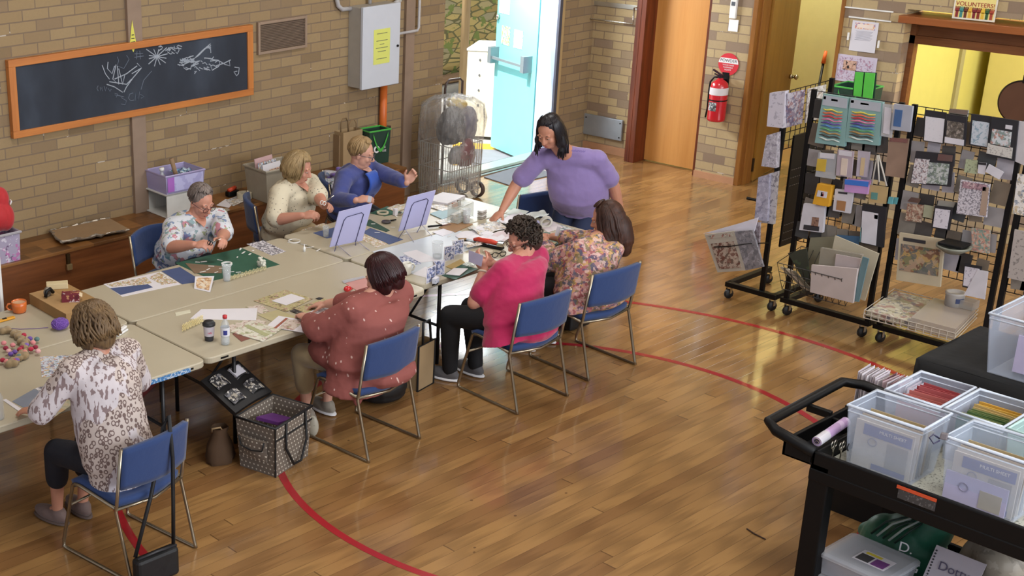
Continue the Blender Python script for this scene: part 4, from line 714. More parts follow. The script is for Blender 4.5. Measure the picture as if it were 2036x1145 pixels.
# easels
LIL = M('lilac_board', 'b4b4dc', .5, var=.01)
def easel(tl, tr, br, bl, feet, label, zb_):
    Pb, Pr = PZ(*bl, zb_+.02), PZ(*br, zb_+.02); T = thing('picture_board', label, 'board', (Pb.x, Pb.y, zb_))
    # top corners: lean back slightly, find depth so that the board is planar
    def up(px, base, lean=.28):
        n_ = (Pr-Pb).cross(V((0, 0, 1))).normalized(); n_ = n_ if n_.y > 0 else -n_; d = ray(*px); u_ = V((0, 0, 1))+(-n_)*-lean*1.0
        # intersect ray with plane through Pb containing (Pr-Pb) and u_
        nn = (Pr-Pb).cross(u_).normalized(); return CAM+d*((Pb-CAM).dot(nn)/d.dot(nn))
    A, B_ = up(tl, Pb, -.25), up(tr, Pr, -.25); o = T.location; MB().slab([Pb-o, Pr-o, B_-o, A-o], .006).build('board', LIL, T)
    nn = (Pr-Pb).cross(A-Pb).normalized(); nn = nn if nn.y < 0 else -nn; WIRE = M('dark_wire', '4c4c6a', .4, .5)
    q = lambda u, v: (Pb.lerp(Pr, u)).lerp(A.lerp(B_, u), v)+nn*.007-o
    f = [PZ(x, y, zb_+.003)-o for x, y in feet]
    MB().tube([f[0], q(.18, .02), q(.22, .72), q(.28, .80), q(.72, .82), q(.80, .76), q(.78, .02), f[1]], .003, 6).build('wire_frame', WIRE, T, smooth=True)
    MB().tube([q(.18, .06), f[2]], .0028, 6).build('wire_leg', M('pale_wire', 'b5b3c0', .3, .6), T); MB().tube([q(.78, .06), f[3]], .0028, 6).build('wire_leg', M('pale_wire', 'b5b3c0', .3, .6), T)
easel((674, 421), (740, 404), (720, 478), (655, 491), [(665, 501), (707, 489), (699, 511), (737, 500)], 'lilac picture board on a wire easel, the left of the pair', TT)
easel((811, 392), (866, 378), (847, 446), (792, 460), [(792, 474), (829, 462), (823, 481), (859, 469)], 'lilac picture board on a wire easel, the right of the pair', zr)
# far right/ C and D work areas
sheet('cutting_mat', [(577, 466), (625, 452), (700, 478), (640, 482)], MAT, 'green cutting mat in front of the cream dotted blouse', 'mat', th=.003); sheet('floral_page', [(598, 458), (642, 444), (672, 452), (625, 466)], FLO, 'floral page with white border below the blonde person', lift=.003, th=.003); sheet('navy_card', [(622, 463), (665, 452), (690, 466), (650, 474)], BLC, 'navy card partly hidden behind the left picture board', lift=.006)
sheet('cutting_mat', [(722, 446), (735, 436), (775, 458), (768, 461)], GRN2, 'green cutting mat edge between the two picture boards', 'mat', z=zr, th=.003); sheet('navy_card', [(720, 462), (736, 453), (802, 476), (774, 486)], BLC, 'navy card lying between the two picture boards', z=zr); sheet('floral_page', [(712, 472), (728, 468), (772, 484), (748, 492)], FLO, 'floral cut-out page in front of the navy card between the boards', z=zr)
sheet('green_mat', [(735, 424), (770, 410), (800, 422), (765, 430)], MAT, 'green mat corner in front of the blue cardigan', 'mat', z=zr, th=.003); sheet('floral_page', [(768, 414), (792, 405), (808, 413), (788, 422)], FLO, 'small floral page at the far table edge before the blue cardigan', z=zr+.004)
putring('tape_roll', 761, 424, .05, .014, .012, MASK, 'tape ring on the green mat before the blue cardigan', z=zr+.004); putring('tape_roll', 585, 480, .048, .005, .008, WHITE, 'thin white looped band left of the tangle of scraps')
T = thing('small_scissors', 'small white and silver craft gadget beside the tape ring', 'gadget', pos(786, 428, zr)); MB().box((0, 0, .03), (.035, .03, .06)).build('body', PW, T, bevel=.006); MB().box((.04, -.02, .01), (.06, .03, .02), (0, 0, .5)).build('base', CHROME, T, bevel=.004)
T = thing('magnifier', 'dark oval magnifier lying behind the right easel', 'magnifier', pos(768, 443, zr)); MB().lathe([(.0, .004), (.036, .004), (.04, .010), (.036, .016), (0, .016)], n=26, capb=False).build('lens', M('dark_lens', '4e4a50', .25), T, smooth=True); MB().tube([(.04, 0, .01), (.10, -.01, .01)], .006, 8).build('handle', BLACK, T, smooth=True)
T = thing('glue_bottle', 'small white glue bottle standing among the scraps', 'bottle', pos(605, 500)); MB().lathe([(.010, 0), (.011, .03), (.005, .04), (.002, .06)], n=16, capt=True).build('bottle_body', WHITE, T, smooth=True)
# standing ring and sheets on the right end
T = thing('upright_tape_ring', 'white tape ring standing upright by the standing person', 'tape', pos(1085, 452, zr)+V((0, 0, .045))); q = basis(V((.45, .85, .25)))[2]; MB().lathe([(.036, -.012), (.05, -.012), (.05, .012), (.036, .012), (.036, -.012)], (0, 0, 0), 32, q, False).build('ring', M('white_tape_core', 'd4d2c8', .5), T, smooth=False)  # plain tape ring stood on edge, gives no light
sheet('cutting_mat', [(1065, 470), (1084, 461), (1139, 474), (1080, 498)], MAT, 'green cutting mat at the right table corner', 'mat', z=zr, th=.003); sheet('yellow_card', [(1079, 484), (1084, 478), (1107, 482), (1100, 488)], M('buff_card', 'c8b57e', .6), 'buff yellow card on the right corner mat', 'card', z=zr+.004); sheet('printed_sheet', [(1092, 448), (1110, 445), (1160, 462), (1140, 470)], print_mat('grey_face_sheet', 'c8ccc8', ['5a6a80', '6a7a72'], 28, .6, 8.), 'grey printed sheet under the wrist of the long-haired person', z=zr)
sheet('white_tape_mat', [(1070, 448), (1100, 440), (1120, 452), (1090, 462)], M('pale_pink_tissue', 'cfc4c6', .7), 'pale pink tissue beneath the upright ring', z=zr+.001)
sheet('mint_paper', [(1005, 425), (1022, 414), (1052, 420), (1035, 432)], M('mint_white', 'c9d2cc', .6), 'mint-white paper near the vacant chair side of the table', z=zr)
# ------------------------------------------------------------------ things on the bench
ZB = .4875
def bpos(x, y): return PZ(x, y, ZB)
def boxy(T, w_, d_, h, th=.004, mat=None, nm='tub_walls', rz=0, taper=.93):
    m = MB(); 
    def ringp(sx, sy, z): return [V((sx*a, sy*b2, z)) for a, b2 in ((1, 1), (-1, 1), (-1, -1), (1, -1))]
    k = taper; m.loft([ringp(w_/2*k, d_/2*k, 0), ringp(w_/2, d_/2, h), ringp(w_/2-th, d_/2-th, h), ringp(w_/2*k-th, d_/2*k-th, th)], False)
    m.add(ringp(w_/2*k, d_/2*k, 0), [(0, 1, 2, 3)]); m.add(ringp(w_/2*k-th, d_/2*k-th, th), [(3, 2, 1, 0)]); return m.build(nm, mat, T, bevel=.0)
def rimm(T, w_, d_, h, mat, r=.008): MB().tube([(w_/2, d_/2, h), (-w_/2, d_/2, h), (-w_/2, -d_/2, h), (w_/2, -d_/2, h)], r, 6, closed=True).build('rim', mat, T)
T = thing('lolly_tub', 'lilac printed plastic tub on the bench at the left picture edge', 'tub', bpos(2, 515)); boxy(T, .24, .26, .24, .006, print_mat('lilac_tub_print', 'a8a0b8', ['c060a8', '5a2a60', 'e0dce8'], 12, .5)); rimm(T, .25, .27, .24, M('grey_lid', 'a8a6ac', .4), .012)
T = thing('red_bag', 'red cloth bag stuffed on top of the lilac tub', 'bag', bpos(2, 515)+V((0, 0, .256))); m = MB(); m.ell((-.01, 0, .11), (.13, .12, .13)).ell((.03, .02, .24), (.09, .09, .11)).ell((-.05, 0, .28), (.09, .08, .10)).ell((.05, -.03, .1), (.08, .08, .12)); m.build('bag_body', fabric('red_cloth', 'b81f26', .7), T, remesh=.012, sm=4); MB().box((.10, -.05, .22), (.01, .05, .03), (0, R(20), R(-20))).build('tag', WHITE, T)
T = thing('flat_carton', 'flattened brown cardboard with torn foil edges lying on the bench', 'cardboard', bpos(178, 470)); P = [bpos(x, y)-T.location for x, y in ((100, 466), (218, 441), (257, 463), (122, 489))]; MB().slab([p+V((0, 0, .03)) for p in P], .012).build('board', M('carton_brown', '93795a', .8, var=.05), T)
m = MB()
for a_, b2 in ((0, 3), (3, 2), (0, 1)):
    pts = [P[a_].lerp(P[b2], i/14)+V((rr_.uniform(-.012, .012), rr_.uniform(-.012, .012), .03+rr_.uniform(-.006, .014))) for i in range(15)]; m.tube(pts, [rr_.uniform(.006, .016) for _ in pts], 6)
m.build('foil_edge', M('dull_foil', '8d8478', .3, .5, var=.25, vs=40), T)
T = thing('cellophane_bag', 'crumpled clear cellophane bag behind the flattened cardboard', 'cellophane', bpos(105, 452)); m = MB(); m.grid(lambda u, v: (-.12+.3*u, -.03+.08*v, .02+.07*math.sin(PI*v)*(1-.5*u)+.02*math.sin(u*19+v*13)), 22, 8); m.build('film', clear('cellophane', 'cfc8c0', .32, .08), T)
T = thing('cube_box', 'white open-ended storage cube on the bench', 'box', bpos(333, 436)+V((0, .0, 0)), R(-2)); w_, d_, h = .46, .36, .215; m = MB(); tt = .012
for a_, b2 in (((0, 0, 0), (w_, d_, tt)), ((0, 0, h-tt), (w_, d_, h)), ((0, 0, 0), (w_, tt, h)), ((0, d_-tt, 0), (w_, d_, h)), ((w_-tt, 0, 0), (w_, d_, h))): m.bb(a_, b2)
m.build('cube_shell', M('white_melamine', 'cfd0cc', .45), T, bevel=.003)
T2 = thing('storage_tub', 'clear lilac-printed tub of supplies on top of the white cube', 'tub', T.location+V((.22, .17, h+.001)), R(-2)); w_, d_, h2 = .42, .33, .165; boxy(T2, w_, d_, h2, .005, clear('tub_lilac', 'b8b2dc', .62, .2)); rimm(T2, w_, d_, h2, M('lilac_rim', 'a9a0c8', .35), .008)
MB().bb((-.12, -d_/2*.97-.006, .02), (.19, -d_/2*.97-.002, .15)).build('printed_card', print_mat('lilac_card_print', 'c0c0ea', ['a8a6d8'], 8, .6), T2); MB().bb((-.19, -d_/2*.97-.006, .02), (-.12, -d_/2*.97-.002, .15)).build('magenta_panel', M('magenta_card', 'a86ac0', .5), T2)
T3 = thing('spray_bottle', 'clear spray bottle standing at the left end inside the supply tub', 'bottle', T2.location+V((-.13, .02, .012))); MB().lathe([(.035, 0), (.035, .10), (.014, .14), (.014, .16)], n=18, capt=True).build('bottle_body', clear('bottle_cloudy', 'c8ccd0', .6), T3, smooth=True); MB().cyl((0, 0, .16), (0, 0, .19), .022).build('cap', WHITE, T3, smooth=True)
T3 = thing('cardboard_tube', 'brown cardboard tube leaning in the supply tub', 'tube', T2.location+V((.02, -.02, .03))); MB().tube([(0, 0, 0), (-.05, .03, .24)], .02, 14).build('tube', M('brown_tube', '94795c', .8), T3, smooth=True)
T3 = thing('blue_packet', 'blue and white crinkled packet lying in the supply tub', 'packet', T2.location+V((.10, .03, .10))); m = MB(); m.grid(lambda u, v: (-.09+.18*u, -.08+.16*v, .03+.015*math.sin(u*14)*math.cos(v*11)), 12, 10); m.build('packet', print_mat('blue_white_packet', 'c8dcea', ['2c5aa8', '5aa0b8', '2a3450'], 14, .7), T3)
putring('tape_roll', 486, 394, .07, .028, .055, MASK, 'fat roll of masking tape on the bench beside the beige tub', z=ZB)
T = thing('tape_gun', 'black and orange tape gun on the bench', 'tape dispenser', bpos(462, 390)); MB().box((0, 0, .03), (.13, .06, .05)).build('body', BLACK, T, bevel=.01); MB().cyl((-.05, -.01, .065), (.05, .02, .07), .02).build('orange_roller', M('orange_red', 'd04a2c', .4), T, smooth=True)
sheet('bench_papers', [(430, 408), (448, 396), (468, 400), (455, 413)], PW, 'loose white paper on the bench beside the floral-shirted person', z=ZB); sheet('bench_papers', [(449, 398), (470, 390), (492, 397), (463, 410)], MISC, 'printed leaflet on the bench in front of the tape roll', z=ZB+.002); sheet('bench_envelope', [(430, 418), (452, 413), (458, 418), (440, 423)], M('grey_envelope', 'a39888', .7), 'brownish-grey envelope at the bench front edge', z=ZB)
BEI = M('beige_plastic', '9f9786', .5); T = thing('beige_tub', 'large beige plastic tub on the bench behind the blonde person', 'tub', bpos(535, 395)+V((.09, .03, 0)), R(-3)); boxy(T, .44, .34, .30, .006, BEI, taper=.88); rimm(T, .45, .35, .30, BEI, .012)
for k, (m_, lab, dx, hh) in enumerate([(M('blush_cover', 'c8a6a8', .6), 'pink-edged booklet at the back of the beige tub', 0, .2), (ICO, 'pale blue booklet in the beige tub', .0, .17), (PW, 'white booklet with a framed picture in the beige tub', .01, .16), (PW, 'front white leaflet lying low in the beige tub', .03, .09)]):
    T3 = thing('booklet', lab, 'booklet', T.location+V((-.06+dx, .06-.05*k, .13))); MB().box((0, 0, hh/2+.02), (.24-.02*(k == 3), .006, hh+.05), (R(-12), 0, R(8))).build('cover', m_, T3)
    if k == 2: MB().box((.02, -.012, hh/2+.03), (.14, .004, .09), (R(-12), 0, R(8))).build('framed_picture', print_mat('framed_photo', 'c8a48a', ['7a4a4a', '4a4a6a', 'e0d0c0'], 30, .6), T3)
# pile of plastic bags
T = thing('plastic_bag_pile', 'heap of white, purple and printed plastic bags on the bench', 'bag', bpos(655, 368)); m = MB()
for k in range(14): m.ell((rr_.uniform(-.16, .2), rr_.uniform(-.1, .1), rr_.uniform(.02, .09)), (rr_.uniform(.04, .09), rr_.uniform(.03, .07), rr_.uniform(.015, .04)), (rr_.uniform(-.4, .4), rr_.uniform(-.4, .4), rr_.uniform(0, 3)))
m.build('white_bags', print_mat('white_bag_print', 'bcbcc8', ['7a7a9a', '4a6a8a', '8a9a80'], 14, .6), T, remesh=.01, sm=2); m = MB()
for k in range(8): m.ell((rr_.uniform(.02, .28), rr_.uniform(-.02, .1), rr_.uniform(.07, .12)), (rr_.uniform(.04, .09), .04, .02), (rr_.uniform(-.3, .3), rr_.uniform(-.3, .3), rr_.uniform(0, 3)))
m.build('purple_bag', fabric('purple_plastic', '6a50a8', .4), T, remesh=.008, sm=3)
def paper_bag(x, y, w_, d_, h, rz, mat, label, handles=True, tall=None):
    T = thing('paper_bag', label, 'bag', bpos(x, y), rz); boxy(T, w_, d_, h, .003, mat, 'bag_body', taper=.98)
    if handles:
        for s in (-1, 1): MB().tube([(-.05, s*d_*.45, h-.03), (-.048, s*d_*.45, h+.07), (-.02, s*d_*.45, h+.11), (.02, s*d_*.45, h+.11), (.048, s*d_*.45, h+.07), (.05, s*d_*.45, h-.03)], .005, 6).build('handle', M('twisted_paper', '8a7050', .8), T, smooth=True)
    return T
KR = M('kraft_paper', 'a38a66', .8, var=.05); KR2 = M('kraft_dark', '8a7152', .8)
paper_bag(666, 328, .10, .22, .33, 0, KR2, 'flat brown paper bag standing against the wall', False); paper_bag(692, 328, .26, .13, .36, R(0), KR, 'kraft paper bag with twisted handles standing on the bench')
def green_bag(name, loc, w_, d_, h, rz, label, words):
    T = thing(name, label, 'bag', loc, rz); GB = fabric('dark_green_tote', '16392c', .6); LG = fabric('lime_tote_trim', '3fae3c', .6)
    boxy(T, w_, d_, h, .004, GB, 'bag_body', taper=.9)
    MB().tube([(w_/2, d_/2, h), (-w_/2, d_/2, h), (-w_/2, -d_/2, h), (w_/2, -d_/2, h)], .009, 6, closed=True).build('trim', LG, T)
    for s in (-1, 1): MB().grid(lambda u, v, s=s: ((-.09+.18*u), s*d_*.5-s*.0+(-.012 if s < 0 else .012)+0*v, h-.02-.16*abs(math.sin(PI*u))-.035*v), 14, 1).build('strap', LG, T, solid=.003)
    rg = MB(); rg.tube([(-.04+.028*math.cos(q), -d_/2*.96-.004, h*.45+.028*math.sin(q)) for q in [2*PI*i/20 for i in range(20)]], .009, 6, closed=True).build('white_ring_mark', WHITEP, T)
    for k, s_ in enumerate(words): text('lettering', s_, .03, WHITEP, T, (.055, -d_/2*.95-.004, h*.48-.035*k), (R(90), 0, 0))
    return T
green_bag('green_tote', bpos(744, 322), .26, .18, .34, R(-8), 'dark green shopping tote with lime trim on the bench beside the switchboard pipe', ('RE', 'USE'))
# ------------------------------------------------------------------ display racks on castors
RB = M('rack_black', '08080a', .45, spec=.3); FX = 9.55
def grid_panel(o, y0, y1, z0, z1, step=.075, x=0, r=.0032, axis='Y', mat=None):
    m = MB(); n = max(1, round((y1-y0)/step)); k = max(1, round((z1-z0)/step))
    P = (lambda a, z: V((x, a, z))) if axis == 'Y' else (lambda a, z: V((a, x, z)))
    for i in range(n+1): a = y0+(y1-y0)*i/n; m.tube([P(a, z0), P(a, z1)], r, 4)
    for j in range(k+1): z = z0+(z1-z0)*j/k; m.tube([P(y0, z), P(y1, z)], r, 4)
    return m
def caster(T, x, y):
    g = MB().lathe([(.0, -.014), (.036, -.014), (.04, -.006), (.04, .006), (.036, .014), (0, .014)], (x, y, .04), 20, (.35, 1, 0), False).build('castor_wheel', M('castor_rubber', '1c1c1e', .5), T, smooth=True)
    MB().bb((x-.014, y-.022, .045), (x+.014, y-.018, .1)).bb((x-.014, y+.018, .045), (x+.014, y+.022, .1)).bb((x-.016, y-.022, .095), (x+.016, y+.022, .102)).build('castor_fork', CHROME, g)
def rack(name, label, ys, base, posts, panels, loc, castors):
    T = thing(name, label, 'display rack', loc); 
    for a, b_ in base: MB().beam(a, b_, .045, .04).build('base_bar', RB, T, bevel=.003)
    for a, b_ in posts: MB().beam(a, b_, .035, .028).build('upright', RB, T, bevel=.002)
    for pm in panels: pm.build('wire_grid', RB, T)
    for x, y in castors: caster(T, x, y)
    return T
# unit 1: end unit with peg panel running away from the front line
T = rack('display_rack', 'black wheeled rack end unit carrying a black perforated panel', 0, [((0, .32, .12), (0, -.12, .12)), ((0, .30, .12), (.60, .30, .12)), ((0, -.1, .12), (.60, -.1, .12))], [((.02, .02, .12), (.02, .02, 1.56)), ((.58, -.02, .12), (.58, -.02, 1.78))], [grid_panel(0, .02, .58, 1.30, 1.76, .07, -.005, .0034, 'X')], (FX, 5.32, 0), [(0, .29), (0, -.09), (.56, .28), (.56, -.1)])
MB().bb((.10, -.04, .50), (.54, -.025, 1.40)).build('perforated_panel', RB, T)
m = MB()
for k in range(13):
    for j in range(14):
        if (k % 7) in (0, 1, 2) or j > 9: m.box((.12+.03*j, -.043, .55+.064*k), (.016, .003, .006))
o = m.build('panel_slots', M('slot_light', '6a6258', .7), T); o['kind'] = 'stuff'
MB().tube([(.02, .04, .86), (-.02, .22, .87)], .012, 8).build('peg_arm', RB, T)
# unit 2 and 3 face the hall
def front_unit(label, y0, y1, zt, extra=0):
    L_ = y1-y0; ps = [((.0, y, .12), (.0, y, zt)) for y in (0.0, L_)]
    return rack('display_rack', label, 0, [((0, -.02, .12), (0, L_+.04, .12)), ((0, 0, .12), (.5, 0, .12)), ((0, L_, .12), (.5, L_, .12))], ps, [grid_panel(None, .02, L_-.02, .62, zt-.01, .055, .0)], (FX, y0, 0), [(0, .03), (0, L_-.02), (.46, .03), (.46, L_-.02)])
front_unit('black wheeled wire-grid rack hung with craft tools, the middle one', 4.47, 5.12, 1.80); front_unit('black wheeled wire-grid rack hung with stamps and cards, right of the middle one', 3.66, 4.38, 1.80); front_unit('black wheeled wire-grid rack cut by the right picture edge', 2.95, 3.60, 1.66)
def quad(name, pts, mat, label, cat='packet', X=9.50, th=.012, group=None, parts=()):
    P = [PX(x, y, X) for x, y in pts]; c = sum(P, V())/4; T = thing(name, label, cat, c, 0, group)
    q = lambda u, v: (P[0].lerp(P[1], u)).lerp(P[3].lerp(P[2], u), v)-c
    MB().slab([p-c for p in P], th).build('backing_card', mat, T)
    for nm, u0, v0, u1, v1, mm in parts: MB().slab([q(u0, v0)+V((-th/2-.002, 0, 0)), q(u1, v0)+V((-th/2-.002, 0, 0)), q(u1, v1)+V((-th/2-.002, 0, 0)), q(u0, v1)+V((-th/2-.002, 0, 0))], .003).build(nm, mm, T)
    T['q'] = 0; del T['q']; return T, q
TEAL = M('pale_teal_card', '7fa3a2', .55); GRC = M('grey_header', 'a9aeb8', .5)
for k, (pts, lab) in enumerate([(((1639, 186), (1690, 194), (1681, 291), (1622, 283)), 'pale teal blister pack of rainbow wavy tools, the left one'), (((1692, 194), (1757, 203), (1749, 289), (1682, 281)), 'pale teal blister pack of rainbow wavy tools, the right one')]):
    T, q = quad('tool_pack', pts, TEAL, lab, parts=[('header', .04, .02, .96, .22, GRC), ('round_logo', .05, .04, .14, .10, INK), ('brand_mark', .35, .07, .6, .11, INK)], th=.03)
    for j, c_ in enumerate(('c4b84a', 'd06a4a', 'b83a44', 'c87a9a', '5a4a90', '4a78b0', '5a9a6a', '9a7a4a', '3a3a38', 'b8c4c0')):
        v = .29+.066*j; MB().tube([q(.12+.72*i/8, v+.014*math.sin(i*1.3+j*.4)+.02*i/8)+V((-.022, 0, 0)) for i in range(9)], [.003, .006, .008, .008, .006, .005, .006, .006, .003], 6).build('wavy_tool', M('tool_'+c_, c_, .35), T, smooth=True)
hd = M('black_header_card', '222228', .5); CLR = clear('blister_film', 'c9cdd4', .45, .1); PAP = M('pack_white', 'c6c4cc', .5); TANC = M('pack_tan', '8a7262', .5, var=.12)
prod = [
 (((1600, 404), (1642, 409), (1637, 462), (1591, 456)), PAP, 'white pack of cutting dies low at the left of the middle rack', [('sample', .5, .45, .8, .8, print_mat('bottle_sample', '8a6a5a', ['3a2a2a'], 60, .6)), ('black_clip', .18, .78, .85, .96, INK)], .03),
 (((1629, 364), (1657, 369), (1650, 410), (1619, 404)), M('pack_yellow', 'd09a2c', .45), 'yellow box of adhesive on the middle rack', [('white_panel', .15, .3, .8, .6, PAP), ('red_flash', .4, .35, .6, .55, M('flash_red', 'b0342c', .5))], .05),
 (((1629, 303), (1665, 306), (1660, 356), (1622, 350)), CLR, 'clear pack of yellow-handled brushes', [('yellow_brush', .0, .25, .5, .75, M('brush_yellow', 'c0a23c', .5)), ('white_header', .1, .0, .9, .2, PAP)], .02),
 (((1667, 297), (1698, 301), (1693, 353), (1663, 348)), M('pack_mauve', 'a79aa4', .5), 'mauve-grey pack of bone folders', [('tool', .3, .3, .7, .95, M('bone', 'cbbcb0', .5)), ('header', .1, .02, .9, .2, PAP)], .015),
 (((1707, 299), (1730, 302), (1724, 352), (1703, 350)), M('pack_lilac', 'b0a8b4', .5), 'narrow lilac pack with a bamboo tool', [('tool', .35, .25, .7, .95, M('bamboo', 'c4ae8a', .5))], .015),
 (((1769, 273), (1808, 276), (1798, 354), (1760, 349)), TANC, 'long copper-tan foil strip pack', [('clear_header', .05, .0, .95, .1, CHROME)], .01),
 (((1756, 206), (1779, 209), (1773, 274), (1752, 270)), CLR, 'long clear pouch beside the teal tool packs', [('paper', .2, .1, .8, .9, PAP)], .01),
 (((1779, 206), (1816, 211), (1810, 262), (1773, 257)), M('pack_grey', '9fa2ae', .5), 'grey pack with a blue insert at the top of the middle rack', [('blue_insert', .1, .2, .5, .85, M('insert_blue', '3f5f8e', .5))], .02),
 (((1684, 355), (1731, 360), (1728, 385), (1682, 380)), M('pack_pink', 'b58ac0', .5), 'pink and blue storage box on the middle rack', [('blue_lid', 0, 0, 1, .4, M('lid_blue', '3b6fc4', .4))], .05),
 (((1662, 375), (1698, 379), (1691, 424), (1657, 418)), PAP, 'white pack with a brown cork square', [('cork_square', .2, .5, .7, .93, M('cork', '9a6f48', .7)), ('word', .2, .1, .7, .18, INK)], .02),
 (((1729, 367), (1766, 372), (1762, 405), (1727, 402)), M('pack_buff', 'b0986c', .55), 'buff card with a teal badge on the middle rack', [('badge', .15, .4, .5, .8, M('badge_teal', '5a8a84', .5))], .01),
 (((1768, 391), (1776, 392), (1774, 406), (1765, 404)), M('ear_teal', '5f9ea6', .3), 'small teal tassel pack, the left of two', [], .01), (((1778, 392), (1786, 393), (1783, 406), (1775, 405)), M('ear_teal', '5f9ea6', .3), 'small teal tassel pack, the right of two', [], .01),
 (((1716, 404), (1763, 412), (1757, 492), (1711, 482)), hd, 'tall black-headed pack with white and teal card', [('white_card', .03, .18, .7, .98, PAP), ('teal_edge', .0, .6, .06, .98, M('edge_teal', '6a949a', .5)), ('dot', .55, .22, .7, .32, M('edge_teal', '6a949a', .5))], .02),
 (((1840, 218), (1882, 224), (1876, 286), (1836, 280)), hd, 'black-headed pack with a plain lined white pad', [('white_pad', .06, .2, .97, .97, print_mat('lined_pad', 'cfcdd4', ['c0bfc8'], 90, .3))], .012),
 (((1883, 226), (1923, 232), (1919, 291), (1878, 284)), hd, 'black-headed pack showing a grey portrait stamp', [('portrait', .08, .22, .9, .78, print_mat('grey_portrait', '5f5850', ['9a9088', '3a3430'], 26, .9)), ('white_foot', .02, .78, .95, .98, PAP)], .012),
 (((1889, 216), (1926, 219), (1924, 232), (1886, 229)), CHROME, 'crumpled silver wrapper over the black header card', [], .015),
 (((1932, 226), (1973, 232), (1967, 294), (1927, 287)), hd, 'black-headed pack with pale blue leaf sprigs', [('leaf_print', .1, .2, .92, .97, print_mat('leaf_print', 'b9c0ca', ['6a8a9e', '8aa0aa'], 34, .5))], .012),
 (((1974, 232), (2026, 240), (2018, 320), (1962, 308)), hd, 'large clear-fronted pack of salmon and green florals', [('floral', .08, .3, .8, .7, print_mat('salmon_floral', '97989a', ['b07a6a', '6a8480', 'cfd4da'], 24, .9)), ('white_strip', .0, .68, .9, .95, print_mat('text_strip', 'c0bdb8', ['8a8684'], 70, .5)), ('label', .55, .14, .8, .24, PAP)], .015),
 (((1822, 300), (1898, 307), (1890, 371), (1811, 364)), hd, 'wide pack of butterfly and botanical stamps', [('butterfly_card', .02, .22, .40, .98, print_mat('butterfly_print', 'c8c4c8', ['6a4a50', '8a6a6a', '4a4a58'], 46, .55)), ('botanical', .40, .3, .92, .95, print_mat('botanical_print', '8f9696', ['5a6468', '6a7a68', 'c0c4c4'], 30, .9)), ('film', .6, .02, .98, .22, CHROME)], .015),
 (((1921, 316), (1944, 319), (1942, 346), (1917, 342)), print_mat('green_tag', 'a4ad8e', ['6a6a5a'], 60, .5), 'small green-printed tag under the leaf sprig pack', [], .006),
 (((1946, 322), (1962, 324), (1958, 347), (1944, 344)), PAP, 'small white tag with a black edge', [('black_edge', 0, 0, 1, .2, hd)], .006),
 (((1967, 326), (1996, 342), (1987, 357), (1959, 341)), PAP, 'white tag hanging tilted on the right rack', [], .006),
 (((1911, 357), (1969, 366), (1962, 432), (1902, 424)), print_mat('alphabet_sheet', 'c4bfc8', ['55505a', '6a6670'], 62, .62), 'alphabet stamp sheet with a floral title strip', [('title_strip', .08, .03, .9, .22, print_mat('floral_title', '9a7a84', ['5a4a54', 'c8b0b0'], 40, .7)), ('tan_side', .78, .1, .98, .95, M('side_tan', 'a08a7a', .5))], .012),
 (((1805, 404), (1838, 408), (1832, 442), (1800, 438)), print_mat('vintage_print', '9a8474', ['5a3c32', 'c4b4a0', '8a5a4a'], 34, .8), 'vintage brown printed pack low on the right rack', [], .01),
 (((1838, 407), (1857, 410), (1853, 434), (1835, 431)), M('sage_card', '9a9c84', .5), 'small sage tag beside the vintage pack', [], .006),
 (((1859, 408), (1896, 413), (1888, 458), (1853, 452)), hd, 'black-headed pack with a printed white list', [('list', .08, .12, .88, .95, print_mat('list_print', 'cac6d0', ['8a8694'], 60, .45))], .012),
 (((1790, 462), (1879, 476), (1870, 570), (1783, 556)), M('chart_cream', 'b4a890', .55), 'large cream pack of a patchwork colour chart', [('chart', .06, .22, .94, .78, print_mat('patchwork', '8a7a58', ['b0905c', '5f6a52', '6a4038', 'a8907a', '4f5a60'], 9, .95)), ('title', .1, .08, .6, .15, INK)], .02),
 (((1932, 453), (1969, 458), (1967, 504), (1933, 499)), print_mat('floral_teal_card', 'b9aca0', ['8a5a5a', '5a8a80', 'c4907a'], 34, .85), 'floral die-cut card with teal squares', [], .01),
 (((1918, 524), (1952, 530), (1945, 577), (1914, 570)), hd, 'black-headed list pack near the bottom of the right rack', [('list', .06, .1, .92, .92, print_mat('list_print', 'cac6d0', ['8a8694'], 60, .45))], .012),
 (((1944, 536), (1965, 540), (1958, 595), (1917, 586)), PAP, 'white card pack behind the bottom list pack', [], .008),
 (((1812, 392), (1832, 395), (1828, 404), (1805, 400)), CHROME, 'crumpled clear wrapper above the vintage pack', [], .012),
 (((1867, 398), (1900, 402), (1896, 412), (1864, 408)), M('dull_grey_pack', '8f8c84', .5), 'dull grey packet above the white list pack', [], .012),
 (((2024, 240), (2050, 244), (2040, 330), (2018, 320)), M('right_pack', 'b8b4b8', .5), 'pale packet at the right picture edge, top row', [], .012), (((2024, 345), (2050, 349), (2040, 430), (2014, 424)), MISC, 'printed packet at the right picture edge, second row', [], .012), (((2018, 456), (2050, 462), (2040, 560), (2004, 552)), print_mat('text_card_grey', 'a8a09c', ['6a6664'], 40, .5), 'grey text card at the right picture edge, third row', [], .012),
]
for i, (pts, mt, lab, parts, th) in enumerate(prod):
    quad('hanging_pack', pts, mt, lab, X=9.515-.01*(i % 4)-th/2, th=th, parts=parts)
